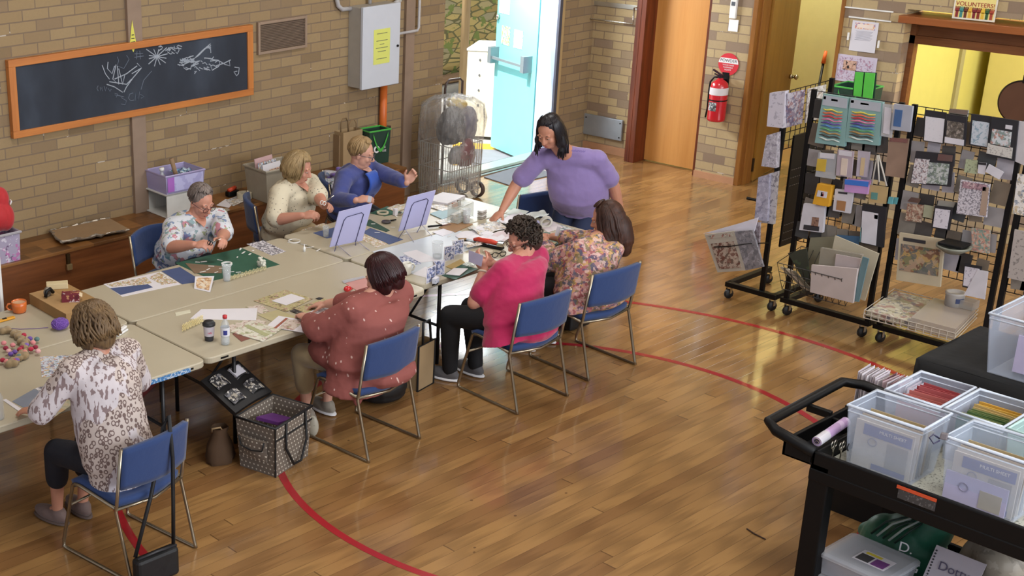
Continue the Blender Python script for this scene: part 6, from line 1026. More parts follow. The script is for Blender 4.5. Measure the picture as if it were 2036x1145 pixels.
solo('lower_white_folder', MB().box((6.05, 1.86, zl+.03), (.16, .26, .05)), M('folder_pale', '9c98a0', .5), 'pale folder lying flat at the right end of the lower cart shelf', 'folder', bevel=.003)
# ------------------------------------------------------------------ laundry style cart of plastic-wrapped goods by the door
T = thing('shopping_trolley', 'tall wheeled wire trolley with a brown handle wrapped in clear plastic', 'trolley', (10.02, 9.12, 0)); TW = M('trolley_white_wire', 'a9aaa4', .4); g = MB(); w_, d_ = .46, .42
for k in range(14):
    x = -w_/2+w_*k/13; g.tube([(x, -d_/2, .12), (x, -d_/2, .62)], .004, 4); y = -d_/2+d_*k/13; g.tube([(-w_/2, y, .12), (-w_/2, y, .62)], .004, 4).tube([(w_/2, y, .12), (w_/2, y, .62)], .004, 4)
for z in (.12, .37, .62): g.tube([(w_/2, d_/2, z), (-w_/2, d_/2, z), (-w_/2, -d_/2, z), (w_/2, -d_/2, z)], .005, 5, closed=True)
g.build('wire_basket', TW, T); MB().tube([(.10, .20, .1), (.10, .20, 1.12), (.10, .19, 1.17), (.14, .19, 1.20), (.28, .17, 1.20), (.32, .17, 1.17), (.32, .17, .6)], .013, 8).build('handle', M('brown_handle', '4a3a34', .4), T, smooth=True)
for s in (-1, 1): MB().lathe([(.06, -.018), (.085, -.018), (.09, 0), (.085, .018), (.06, .018), (.06, -.018)], (w_/2+.03, s*.10-.05, .09), 24, (1, .1, 0), False).build('wheel', M('wheel_brown', '4a3c38', .5), T, smooth=True)
for nm, lab, lo, sz, mt in (('black_bag', 'black bag inside the plastic-wrapped trolley', (-.08, -.05, .80), (.13, .10, .16), fabric('black_bag_cloth', '2c282c', .7)), ('red_bag', 'dark red bag with white writing inside the wrapped trolley', (.04, -.16, .52), (.10, .05, .12), print_mat('maroon_logo_bag', '7a2c3c', ['c8b4b8', '4a1a28'], 14, .55)), ('yellow_bundle', 'yellow bundle at the top of the wrapped trolley', (.05, .0, 1.0), (.09, .08, .05), M('yellow_cloth', 'c8a838', .6)), ('grey_carton', 'white ribbed carton inside the wrapped trolley', (-.12, -.16, .52), (.07, .04, .08), print_mat('ribbed_white', 'a8a8ac', ['7a7a80'], 30, .5)), ('violet_bundle', 'grey-violet bundle at the right inside the wrapped trolley', (.14, -.05, .78), (.09, .09, .15), fabric('violet_grey', '6a6474', .7))):
    m = MB(); c = V(T.location)+V(lo); sz = tuple(q*1.3 for q in sz); m.ell((0, 0, 0), sz, (.2, .1, .3)); m.ell((sz[0]*.3, 0, -sz[2]*.2), (sz[0]*.8, sz[1]*.9, sz[2]*.8)); o = m.build(nm, mt, remesh=.01, sm=2); o.location = c; tag(o, lab, 'bag')
m = MB(); rg = []; 
for i, (z, r_) in enumerate(((.05, .27), (.3, .29), (.6, .30), (.85, .31), (1.0, .29), (1.06, .20), (1.09, .02))):
    rg.append([V((r_*(1+.05*math.sin(k*2.3+i*1.7)+.035*math.sin(k*5.1+i))*math.copysign(abs(math.cos(2*PI*k/40))**.7, math.cos(2*PI*k/40)), r_*.95*(1+.05*math.sin(k*3.1+i))*math.copysign(abs(math.sin(2*PI*k/40))**.7, math.sin(2*PI*k/40)), z+.02*math.sin(k*1.9))) for k in range(40)])
m.loft(rg, False); t = NT('cling_plastic'); nz = t.noise(t.mapping(scale=(1, 1, .4)), 9, 5, .7); t.base(srgb('b9b7b4')); t.rough(.12); t.link(t.ramp(nz, [(.38, .2), (.62, .55)]), t.b.inputs['Alpha']); t.bump(nz, .03, 1.)
o = solo('plastic_wrap', m, t.m, 'clear crinkled plastic wrapped round the trolley by the exit door', 'plastic wrap', smooth=True); o.location = T.location
# ------------------------------------------------------------------ bags on the floor
t = NT('polka_dot_fabric'); sp = t.sep(t.coord()); a_ = t.math('ADD', t.math('ADD', sp[0], sp[1]), 0.); u = t.math('MULTIPLY', a_, 32.); v = t.math('MULTIPLY', sp[2], 32.); rw = t.math('FLOOR', v); u = t.math('ADD', u, t.math('MULTIPLY', t.math('MODULO', rw, 2.), .5)); du = t.math('SUBTRACT', t.math('FRACT', u), .5); dv = t.math('SUBTRACT', t.math('FRACT', v), .5); dd = t.math('ADD', t.math('MULTIPLY', du, du), t.math('MULTIPLY', dv, dv)); t.base(t.mix(t.math('LESS_THAN', dd, .03), srgb('6c6258'), srgb('cbc3b4'))); t.rough(.7); POLKA = t.m
T = thing('craft_bag', 'open taupe polka-dot craft bag with black lid standing under the table', 'bag', (4.833, 5.775, 0), R(15)); w_, d_, h = .40, .30, .345; boxy(T, w_, d_, h, .01, POLKA, 'bag_body', taper=.9)
BKF = fabric('black_nylon', '07070a', .6); MB().tube([(w_/2, d_/2, h), (-w_/2, d_/2, h), (-w_/2, -d_/2, h), (w_/2, -d_/2, h)], .010, 6, closed=True).build('trim', BKF, T, smooth=True)
for z in (h*.74,): MB().tube([(-w_/2*.99, -d_/2*.99, z), (w_/2*.99, -d_/2*.99, z), (w_/2*.99, d_/2*.99, z)], .006, 6).build('piping', BKF, T)
for x in (-w_/2,): MB().tube([(x*.9, -d_/2*.9, 0), (x, -d_/2, h)], .006, 6).build('piping', BKF, T)
MB().tube([(-.09, -d_/2-.005, h), (-.10, -d_/2-.01, h*.5), (-.03, -d_/2-.02, h*.12), (.05, -d_/2-.02, h*.1), (.12, -d_/2-.015, h*.45), (.12, -d_/2-.005, h)], .009, 6).build('strap', BKF, T, smooth=True)
m = MB(); m.grid(lambda u, v: (-w_/2*(.97)-.012-.02*math.sin(PI*u)*math.sin(PI*v), -.09+.18*u, .10+.14*v), 8, 8); m.build('side_pocket', POLKA, T, solid=.008); MB().grid(lambda u, v: (-w_/2-.03-.01*math.sin(PI*u), -.095+.19*u, .25-.07*v*(.6+.4*math.sin(PI*u))), 10, 3).build('pocket_flap', POLKA, T, solid=.008); MB().tube([(-w_/2-.045, -.095, .25), (-w_/2-.045, -.08, .19), (-w_/2-.048, 0, .175), (-w_/2-.045, .08, .19), (-w_/2-.045, .095, .25)], .005, 6).build('piping', BKF, T, smooth=True)
L0 = MB(); hx = V((-w_/2, d_/2*.2, h)); L0.grid(lambda u, v: ((u-.5)*w_*.98, d_/2+.01+.27*v, h+.01+.15*v+.01*math.sin(PI*u)), 8, 8); L0.build('open_lid', BKF, T, solid=.03)
pk = MB()
for u0, v0, s_ in ((.1, .15, 1), (.6, .15, 1), (.1, .6, 1), (.6, .6, 1)): pk.grid(lambda u, v, u0=u0, v0=v0: ((u0+u*.32-.5)*w_*.98, d_/2+.01+.27*(v0+v*.3)-.012, h+.032+.15*(v0+v*.3)+.014*math.sin(PI*u)), 6, 6)
pk.build('clear_pocket', print_mat('pocket_contents', '26262a', ['a8a090', '6a6a70', 'd0ccc4'], 26, .55), T, solid=.004)
MB().box((.09, d_/2+.20, h+.155), (.10, .07, .012), (R(28), 0, 0)).build('white_card', PAP, T)
o = solo('purple_folder', MB().box((0, 0, 0), (.2, .16, .02), (0, R(15), R(20))), M('purple_plastic2', '5a2a70', .5), 'purple folder lying inside the polka-dot bag', 'folder'); o.location = T.location+V((.0, -.01, h-.05))
T = thing('brown_sack', 'small brown paper sack on the floor left of the polka-dot bag', 'bag', PZ(462, 925, 0)+V((-.02, .10, 0))); m = MB(); rg = [[V((r_*math.cos(2*PI*k/16)*(1+.1*math.sin(k*3+i)), r_*.8*math.sin(2*PI*k/16)*(1+.1*math.cos(k*2+i)), z)) for k in range(16)] for i, (z, r_) in enumerate(((0, .09), (.03, .10), (.12, .085), (.2, .05), (.24, .06)))]; m.loft(rg, False); m.build('sack_body', M('sack_brown', '4e3824', .8), T, smooth=True); MB().tube([(-.06, 0, .22), (-.08, -.03, .26), (-.03, -.05, .26), (.0, -.03, .22)], .006, 6).build('handle', M('sack_cord', '8a7454', .8), T, smooth=True)
T = thing('white_pouch', 'white mesh pouch lying by the chair foot', 'bag', PZ(626, 868, 0)+V((0, .02, .0))); MB().ell((0, 0, .07), (.025, .04, .075), (0, 0, R(30))).build('pouch', print_mat('mesh_white', 'b5b0a0', ['8a8678'], 20, .4), T, smooth=True)
T = thing('black_backpack', 'black backpack on the floor under the table behind the pink top', 'bag', PZ(780, 805, 0)+V((.02, .12, 0))); m = MB(); m.ell((0, 0, .11), (.19, .16, .12)).ell((0, 0, .05), (.18, .15, .05)).ell((.08, .04, .2), (.10, .08, .12)); m.build('bag_body', BKF, T, remesh=.012, sm=3); MB().tube([(-.02, -.08, .22), (.02, -.1, .3), (.08, -.04, .31), (.12, .02, .24)], .012, 8).build('strap', BKF, T, smooth=True)
T = thing('kraft_tote', 'brown and black tote standing on the floor by the table leg', 'bag', PZ(838, 768, 0)+V((0, .02, 0)), R(10)); boxy(T, .20, .10, .34, .004, M('tote_kraft', '9a8260', .7), 'bag_body', taper=.95); MB().tube([(-.1, -.05, 0), (-.1, -.05, .34), (.1, -.05, .34), (.1, -.05, 0)], .008, 6, closed=True).build('black_edge', BKF, T); MB().tube([(-.05, -.05, .34), (-.04, -.04, .50), (.04, -.04, .50), (.05, -.05, .34)], .010, 6).build('handle', BKF, T, smooth=True)
T = thing('dark_handbag', 'black bag on the floor beneath the chair of the long-haired person', 'bag', PZ(1150, 662, 0)+V((.05, .1, 0))); m = MB(); m.ell((0, 0, .12), (.14, .10, .13)).box((0, 0, .10), (.24, .16, .16)); m.build('bag_body', BKF, T, remesh=.012, sm=4)
# handbag slung on the front chair
T = thing('slung_handbag', 'black handbag hanging by its long strap from the front chair back', 'bag', (3.60, 5.13, .10)); MB().box((-.16, -.03, .0), (.27, .07, .17)).build('bag_body', BKF, T, bevel=.02); MB().tube([(-.02, 0, .06), (.01, .03, .3), (.03, .05, .55), (.04, .085, .785+.1-.1), (.03, .13, .80-.1), (.01, .13, .6), (-.1, .08, .35), (-.27, -.0, .08)], .011, 6).build('strap', BKF, T, smooth=True); MB().tube([(-.28, -.04, .09), (-.16, -.05, .10), (-.03, -.04, .085)], .008, 6).build('flap_edge', M('worn_black', '26262a', .5), T, smooth=True)
# ------------------------------------------------------------------ people
def skin_mat(name, col, red='b06a5c'):
    t = NT(name); co = t.coord(); n = t.noise(co, 16, 4); t.base(t.mix(t.math('MULTIPLY', n, .35), srgb(col), srgb(red))); t.rough(.5); t.b.inputs['Subsurface Weight'].default_value = .12; t.b.inputs['Subsurface Radius'].default_value = (.02, .008, .004); t.b.inputs['Subsurface Scale'].default_value = .5; t.bump(t.noise(co, 160, 2), .001, .3); return t.m
SK1 = skin_mat('skin_rosy', 'c9937c'); SK2 = skin_mat('skin_warm', 'c08a70', 'a4604e'); SK3 = skin_mat('skin_light', 'cf9f8a')
def hair_mat(name, c1, c2, rough=.45):
    t = NT(name); n = t.noise(t.mapping(scale=(60, 60, 8)), 1.5, 4, .6); n2 = t.noise(t.coord(), 9, 3); f = t.math('ADD', t.math('MULTIPLY', n, .6), t.math('MULTIPLY', n2, .4)); t.base(t.ramp(f, [(.35, c1), (.65, c2)])); t.rough(rough); t.b.inputs['Specular IOR Level'].default_value = .35; t.bump(n, .004, .5); return t.m
CT_ = bpy.data.textures.new('cloth_folds', 'CLOUDS'); CT_.noise_scale = .09; CT_.noise_depth = 2
def ik(S, T, l1, l2, pole):
    S, T, pole = V(S), V(T), V(pole); d = T-S; L = d.length
    if L > (l1+l2)*.995: T = S+d.normalized()*(l1+l2)*.995; d = T-S; L = d.length
    a = (l1*l1-l2*l2+L*L)/(2*L); h = math.sqrt(max(l1*l1-a*a, 0)); n = d.normalized(); p = (pole-n*pole.dot(n)); p.normalize(); return S+n*a+p*h, T
def rotm(X, Y, Z): return Matrix((( X.x, Y.x, Z.x), (X.y, Y.y, Z.y), (X.z, Y.z, Z.z)))
def hand(m, Wp, D, N, side, curl=(30, 35, 25), s=1.0, spread=.1, thumb=25):
    D = D.normalized(); N = (N-D*N.dot(D)).normalized(); S = N.cross(D)*side   # S points to the thumb side
    m.ell(Wp+D*.045*s, (.040*s, .052*s, .0165*s), rotm(S, D, N)); m.ell(Wp+D*.075*s+S*.004*s, (.039*s, .022*s, .014*s), rotm(S, D, N)); m.ell(Wp+D*.03*s+S*.02*s+N*.006*s, (.02*s, .034*s, .017*s), rotm(S, D, N))
    for k, (o, l) in enumerate(((.029, .070), (.0095, .078), (-.0095, .072), (-.028, .056))):
        p = Wp+D*(.086 if k < 3 else .078)*s+S*o*s; d = (D+S*(.5-k*.33)*spread).normalized(); a = 0; seg = (l*.45*s, l*.32*s, l*.23*s); r = .0098*s if k < 3 else .0085*s
        for j in range(3):
            a += R(curl[j]*(1+.12*k)); dd = d*math.cos(a)+N*math.sin(a); q = p+dd*seg[j]; m.cap(p, q, r*(1-.08*j), r*(1-.08*(j+1)), 10); p = q
    p = Wp+D*.022*s+S*.028*s+N*.004*s; d1 = (D*math.cos(R(thumb+25))+S*math.sin(R(thumb+25))+N*.35).normalized(); q = p+d1*.042*s; m.cap(p, q, .0125*s, .0105*s, 10); d2 = (D*math.cos(R(thumb-15))+S*math.sin(R(thumb-15))+N*.5).normalized(); m.cap(q, q+d2*.034*s, .0105*s, .0085*s, 10)
def headframe(c, yaw, pitch, roll=0):
    f = V((math.cos(yaw)*math.cos(pitch), math.sin(yaw)*math.cos(pitch), math.sin(pitch))); l = V((-math.sin(yaw), math.cos(yaw), 0)); u = f.cross(l)
    if roll: l, u = l*math.cos(roll)+u*math.sin(roll), u*math.cos(roll)-l*math.sin(roll)
    return lambda x, y, z: V(c)+f*x+l*y+u*z, f, l, u
def person(label, base, chest, head, hf, shoulders, arms, legs, skin, shirt, pants, hair, hs, o):
    """base: pelvis centre; chest: chest centre; head: head centre; hf: (yaw, pitch) of the face; shoulders: (left, right);
    arms: ((hand target, pole, palm normal, curl) x2) left then right; legs: ((knee pole, ankle, toe yaw) x2)"""
    T = thing('person', label, 'person', (base[0], base[1], 0)); O = V((base[0], base[1], 0)); base, chest, head = V(base), V(chest), V(head); P, f, l, u = headframe(head, hf[0], hf[1], o.get('roll', 0)); k = o.get('k', 1.0); g = o.get('girth', 1.0); gl = 1+(g-1)*.35
    SL_, SR_ = V(shoulders[0]), V(shoulders[1]); lat = (SL_-SR_).normalized(); nb = (SL_+SR_)/2+V((0, 0, .045)); HM = rotm(f, l, u)
    m = MB()
    # head
    m.ell(P(-.012, 0, .025), (.101, .080, .103), HM, 20, 14); m.ell(P(.022, 0, -.035), (.074, .064, .082), HM, 18, 12); m.ell(P(.055, 0, -.088), (.034, .038, .026), HM); m.ell(P(.03, 0, -.06), (.06, .058, .05), HM)
    for s in (1, -1):
        m.ell(P(.064, s*.036, -.028), (.026, .026, .026), HM); m.ell(P(-.008, s*.082, -.012), (.018, .008, .030), HM); m.ell(P(.083, s*.03, .028), (.012, .028, .009), HM)
    m.cap(P(.086, 0, .018), P(.112, 0, -.028), .011, .015, 10); m.ell(P(.098, 0, -.034), (.018, .020, .011), HM); m.ell(P(.083, 0, -.062), (.016, .026, .011), HM); m.ell(P(.082, 0, -.074), (.015, .021, .009), HM)
    m.cap(nb-V((0, 0, .03)), P(-.015, 0, -.05), .068*g**.5, .060, 16)
    for s in (1, -1): m.cap(nb+V((0, 0, .015)), (SL_ if s == 1 else SR_)+V((0, 0, .012)), .05*g**.5, .045*g, 12); m.ell(P(.02, 0, -.10), (.055, .05, .035), HM)
    sp = [base, base.lerp(chest, .5), chest, nb-V((0, 0, .04))]
    fw = lat.cross(V((0, 0, 1))).normalized(); fw = fw if fw.dot((V(arms[0][0])+V(arms[1][0]))/2-chest) > 0 else -fw
    def torso(mb, e, low=0., neck=.0, belly=1.0, parts=None):
        ax = (chest-base).normalized(); dep = lat.cross(ax).normalized(); rings = []
        prof = o.get('torso') or [(-.12, .165, .125, .0), (0, .185, .145, .0), (.35, .175, .15, .02), (.7, .175, .145, .02), (1.0, .18, .13, .0), (1.22, .175, .11, -.0), (1.40, .10, .075, -.01)]
        for t_, w_, d_, of in prof:
            c = base.lerp(chest, t_) if t_ <= 1 else chest.lerp(nb, (t_-1)/.45*.98); c = c+fw*of*g; rings.append([c+lat*((w_*g+e)*math.cos(q))+dep*((d_*g+e)*math.sin(q)) for q in [2*PI*i/28 for i in range(28)]])
        if low: r0 = rings[0]; c0 = sum(r0, V())/28; rings.insert(0, [c0+(p-c0)*1.04-ax*low for p in r0])
        mb.loft(rings)
        mb.cap(SL_, SR_, .060*g+e, .060*g+e, 14)
        for q_ in (SL_, SR_): mb.cap(nb+(P(0, 0, -.1)-nb)*.12-V((0, 0, .004)), q_+V((0, 0, .01)), .045*g**.5+max(e, 0)*.8, .048*g+e, 12)
    torso(m, -.022)
    al, fl = .285*k, .255*k; hands = []
    sleeve = MB(); ss = o.get('sleeve', .6); sw = o.get('sleeve_w', .018)
    for S_, hd_, side in ((SL_, arms[0], 1), (SR_, arms[1], -1)):
        tg, pole, pn, curl = hd_[:4]; E_, W_ = ik(S_, tg, al, fl, pole); m.cap(S_, E_, .050*g, .042*g, 14); m.cap(E_, E_.lerp(W_, .35), .042*g, .040*g, 14); m.cap(E_.lerp(W_, .35), W_, .040*g, .026*g**.5, 14)
        D = (W_-E_).normalized(); Dh = V(hd_[4]).normalized() if len(hd_) > 4 else D; hand(m, W_+Dh*.006, Dh, V(pn), side, curl, o.get('hand', 1.02)); hands.append((W_, Dh, E_))
        if ss <= 1: sleeve.cap(S_, S_.lerp(E_, ss), .056*g+sw*.5, .048*g+sw, 18)
        else: sleeve.cap(S_, E_, .056*g+sw*.4, .045*g+sw*.8, 18).cap(E_, E_.lerp(W_, ss-1), .044*g+sw*.8, .034*g+sw*.8, 18)
    lg = []
    for i, (pole, ank, ty) in enumerate(legs):
        s = 1 if i == 0 else -1; hip = base+lat*s*.085*gl-V((0, 0, .01)); K_, A_ = ik(hip, ank, .43*k, .42*k, pole); lg.append((hip, K_, A_, ty)); m.cap(hip, K_, .074*gl, .052*gl, 14); m.cap(K_, A_, .052*gl, .032, 14); tv = V((math.cos(ty), math.sin(ty), 0)); m.cap(A_-V((0, 0, .01)), A_+tv*.13-V((0, 0, .045)), .034, .022, 12); m.cap(A_+V((0, 0, -.03))-tv*.03, A_+tv*.13-V((0, 0, .048)), .03, .024, 12)
    m.build('body', skin, T, rel=O, remesh=.0062, sm=2, smooth=True)
    # clothes
    sh = MB(); torso(sh, .016, low=o.get('hem', .0)); sh.v += [] ; sh.add(sleeve.v, sleeve.f)
    for (c, r_) in o.get('drape', []): sh.ell(V(c), r_)
    so = sh.build(o.get('top_name', 'shirt'), shirt, T, rel=O, remesh=.011, sm=4, smooth=True); dm = so.modifiers.new('folds', 'DISPLACE'); dm.texture = CT_; dm.strength = o.get('fold', .013); dm.mid_level = .5
    if o.get('neck'):   # skin showing at an open neckline
        nn = MB(); c = chest.lerp(nb, .78)+fw*(.098*g); nn.ell(c, (.05, .05, .06)); 
        pn_ = MB(); a = nb+fw*.05+lat*.055+V((0, 0, .012)); b_ = nb+fw*.05-lat*.055+V((0, 0, .012)); d_ = chest.lerp(nb, o['neck'])+fw*(.116*g+.018); mid = (a+b_)/2
        pn_.grid(lambda p_, q_: a.lerp(b_, p_).lerp(d_, q_)+fw*(.022*math.sin(PI*min(1, q_*1.0))+.006), 8, 10); pn_.build('neckline_skin', skin, T, rel=O, smooth=True, solid=.006)
    pt = MB()
    for hip, K_, A_, ty in lg:
        e = o.get('pant_w', .012); pt.cap(hip, K_, .082*gl+e, .060*gl+e, 18); pe = o.get('pant', 1.0); pt.cap(K_, K_.lerp(A_, pe), .060*gl+e, (.042 if pe > .8 else .055)+e+o.get('flare', 0), 18)
    pt.ell(base-V((0, 0, .01)), (.14*gl, .14*gl, .10*gl)); pt.build('trousers', pants, T, rel=O, remesh=.012, sm=3, smooth=True)
    for hip, K_, A_, ty in lg:
        if o.get('shoe'):
            tv = V((math.cos(ty), math.sin(ty), 0)); s_ = MB(); M3 = rotm(tv, V((-tv.y, tv.x, 0)), V((0, 0, 1))); c = V((A_.x, A_.y, 0))+tv*.055; s_.ell(c+V((0, 0, .045)), (.135, .05, .045), M3); s_.ell(c-tv*.06+V((0, 0, .06)), (.055, .046, .05), M3); so2 = s_.build('shoe', o['shoe'], T, rel=O, remesh=.008, sm=3, smooth=True)
            MB().ell(c+V((0, 0, .014)), (.142, .054, .016), M3).build('sole', o.get('sole', WHITEP), so2, rel=O, smooth=True)
            if o.get('sock'): MB().cap(V((A_.x, A_.y, .07)), V((A_.x, A_.y, .07)).lerp(K_, .22), .042, .044, 14).build('sock', o['sock'], T, rel=O, smooth=True)
    # eyes, brows, lips
    for s in (1, -1):
        e_ = MB().ell(P(.080, s*.031, .008), (.0125, .0135, .011), HM).build('eye', M('eye_white', 'c4b8b0', .3), T, rel=O, smooth=True); MB().ell(P(.0895, s*.031, .004), (.004, .006, .006), HM).build('iris', M('iris_brown', '3a2a24', .2), e_, rel=O, smooth=True); MB().ell(P(.0815, s*.031, .0135), (.0135, .0155, .0095), HM).build('eyelid', skin, e_, rel=O, smooth=True)
        MB().tube([P(.086, s*.014, .030), P(.091, s*.03, .036), P(.080, s*.05, .030)], [.002, .0035, .0015], 6).build('eyebrow', o.get('brow', M('brow_brown', '6a4c3c', .8)), T, rel=O, smooth=True)
    MB().ell(P(.0955, 0, -.0655), (.006, .021, .0042), HM).ell(P(.0935, 0, -.0725), (.006, .018, .0045), HM).build('lips', M('lips', 'a3564e', .45), T, rel=O, smooth=True)
    if o.get('glasses'):
        gm = o['glasses']; G_ = MB()
        for s in (1, -1): G_.tube([P(.108, s*.034+.026*math.cos(q), -.002+.019*math.sin(q)) for q in [2*PI*i/20 for i in range(20)]], .0024, 6, closed=True); G_.tube([P(.107, s*.060, .006), P(.05, s*.084, .008), P(-.01, s*.089, .004)], .0022, 6)
        G_.tube([P(.109, -.009, .003), P(.112, 0, .006), P(.109, .009, .003)], .0022, 6); G_.build('glasses', gm, T, rel=O, smooth=True)
    # hair
    h = MB(); rr = random.Random(int(hs[1])); st = hs[0]
    fb = o.get('recede', 0.); h.ell(P(-.030-fb, 0, .042), (.104, .088, .101), HM, 22, 14)
    def lock(th, p0, p1, r, out=.0, drop=0., wave=0., n=9, ph=0.):
        pts = []
        for i in range(n):
            t_ = i/(n-1); a = p0+(p1-p0)*t_; x = -.022-math.cos(th)*math.sin(a)*(.106+out*t_)*-1; y = math.sin(th)*math.sin(a)*(.091+out*t_); z = .040+math.cos(a)*(.105+out*t_*.5); w_ = wave*math.sin(t_*9+ph)
            pts.append(P(x+w_*.6, y+w_, z-drop*t_*t_)+V((0, 0, 0)))
        h.tube(pts, [r*(.9-.25*abs(2*i/(n-1)-1)) for i in range(n)], 6)
    if st == 'short':
        for i in range(120):
            th = rr.uniform(-PI, PI); fr = abs(th) < 1.25; lock(th, rr.uniform(.05, .4), rr.uniform(.60, .82) if fr else rr.uniform(1.4, 2.0), .0085, .003, 0, .003, 7, i)
        if o.get('fringe'):
            for i in range(26): th = rr.uniform(-.9, .9); lock(th, .25, rr.uniform(1.15, 1.35), .008, .006, 0, .002, 6, i)
    elif st == 'bob':
        ln = hs[2]
        for s in (1, -1): h.ell(P(-.01, s*.078, -.03-ln*.3), (.062, .024, .085+ln*.3), HM); 
        h.ell(P(-.075, 0, -.03-ln*.3), (.052, .085, .095+ln*.3), HM); h.ell(P(-.05, 0, -.05-ln*.4), (.07, .086, .06+ln*.3), HM)
        for i in range(190):
            th = rr.uniform(-PI, PI); fr = abs(th) < .85
            if fr: lock(th, rr.uniform(.05, .3), rr.uniform(.9, 1.1), .009, .006, 0, .002, 7, i)
            else: lock(th, rr.uniform(.03, .4), rr.uniform(1.7, 2.0), .0095, .02, .055+ln*rr.uniform(.8, 1.1), hs[3], 10, i)
    elif st == 'long':
        ln = hs[2]; h.ell(P(-.06, 0, -.04), (.075, .10, .12), HM); dn = V((0, 0, -1)); bk = P(-.075, 0, -.06)
        h.cap(bk, bk+dn*ln*.5-f*.035, .092, .085, 16); h.cap(bk+dn*ln*.5-f*.035, bk+dn*ln*.85-f*.05, .085, .06, 16)
        for s in (1, -1): h.cap(P(-.02, s*.072, -.01), P(-.035, s*.092, -.02)+dn*ln*.55, .035, .045, 12); 
        for i in range(230):
            th = rr.uniform(-PI, PI); fr = abs(th) < .95
            if fr: lock(th, rr.uniform(.05, .3), rr.uniform(.65, .85), .009, .008, 0, .002, 7, i); continue
            a = 1.9; s0 = P(-.022+math.cos(th)*.5*.09, math.sin(th)*.06, .12); s1 = P(-.022+math.cos(th)*.108, math.sin(th)*.098, .02); s2 = P(-.035+math.cos(th)*.11, math.sin(th)*.115, -.06)+dn*ln*.25; s3 = s2+dn*ln*rr.uniform(.45, .75)+V((rr.uniform(-.02, .02), rr.uniform(-.02, .02), 0)); w_ = hs[3]
            h.tube([s0, s0.lerp(s1, .55)+u*.02, s1, s1.lerp(s2, .5)+l*w_*math.sin(i), s2+f*w_*math.cos(i*2), s2.lerp(s3, .5)-l*w_*math.sin(i), s3], [.005, .009, .010, .010, .010, .008, .003], 6)
    elif st == 'curly':
        for i in range(420):
            th = rr.uniform(-PI, PI); a = rr.uniform(0, 1.05 if abs(th) < .9 else 2.15); ro = rr.uniform(.96, 1.16); p = P(-.022+math.cos(th)*math.sin(a)*.104*ro, math.sin(th)*math.sin(a)*.092*ro, .040+math.cos(a)*.105*ro-(.0 if a < 1.6 else .02)); r_ = rr.uniform(.010, .017); a1, b1, _ = basis(V((rr.uniform(-1, 1), rr.uniform(-1, 1), rr.uniform(-1, 1))))
            h.tube([p+a1*r_*math.cos(q)+b1*r_*math.sin(q) for q in [2*PI*j/9 for j in range(7)]], .0055, 5)
        h.ell(P(-.055, 0, -.01), (.08, .086, .105), HM)
    h.build('hair', hair, T, rel=O, smooth=True)
    T['tmp'] = 0; del T['tmp']
    return T, P, hands, O, (f, l, u), (base, chest, nb, fw, lat)
FL_ = lambda n, b, cs, sc, am, sd=0.: print_mat(n, b, cs, sc, am, sd, .85)
D_ = lambda a: V((math.cos(R(a)), math.sin(R(a)), 0))
def watch(T, O, W_, Dh, E_, mat, r=.031):
    q = W_.lerp(E_, .10); a, b_, d = basis(W_-E_); MB().tube([q+a*r*math.cos(t_)+b_*r*math.sin(t_) for t_ in [2*PI*i/24 for i in range(24)]], .0075, 8, closed=True).build('watch', mat, T, rel=O, smooth=True)
def seated(label, bx, by, yaw, hpos, hf, aL, aR, ankL, ankR, skin, shirt, pants, hair, hs, o, lean=.08, cz=.36, sw=.185):
    F_, Lt = D_(yaw), D_(yaw+90); base = V((bx, by, .575)); hp = V(hpos); g = o.get('girth', 1.0); nbp = V((hp.x, hp.y, 0))*.72+V((bx, by, 0))*.28; nbz = hp.z-o.get('neckz', .125); neck = V((nbp.x, nbp.y, nbz)); chest = base.lerp(neck, .70)-F_*.0; sl = neck+Lt*sw*g**.5-V((0, 0, .058)); sr = neck-Lt*sw*g**.5-V((0, 0, .058))
    kp = F_*1.0+V((0, 0, .9)); return person(label, base, chest, hp, hf, (sl, sr), (aL, aR), ((kp+Lt*.15, V(ankL), R(yaw+8)), (kp-Lt*.15, V(ankR), R(yaw-8))), skin, shirt, pants, hair, hs, o)
DN = V((0, 0, -1))
# A: leopard blouse, back to us at near left
t = NT('leopard_blouse'); co = t.coord(); e1 = t.voro(t.mapping(scale=(1, 1, .8)), 40, 'Distance'); sp = t.sep(co); z1 = t.noise(t.mapping(scale=(1, 1, .7)), 4, 2); ringf = t.math('MULTIPLY', t.math('GREATER_THAN', e1, .30), t.math('LESS_THAN', e1, .52)); st1 = t.math('GREATER_THAN', t.noise(t.mapping(scale=(55, 55, 14)), 1.0, 2), .56)
pt_ = t.mix(t.math('GREATER_THAN', z1, .5), t.mix(t.math('MULTIPLY', st1, .8), srgb('c9c2c6'), srgb('6a4e4c')), t.mix(t.math('MULTIPLY', ringf, .85), srgb('c2b5ae'), srgb('563c38'))); t.base(pt_); t.rough(.85); t.bump(t.noise(co, 14, 4), .01, .3); LEO = t.m
NAVY = fabric('navy_trousers', '0c0f1c', .8); JEAN = fabric('dark_jeans', '232e4c', .85); BLKT = fabric('black_trousers', '0b0c11', .8); KHK = fabric('khaki_trousers', 'a08c68', .85)
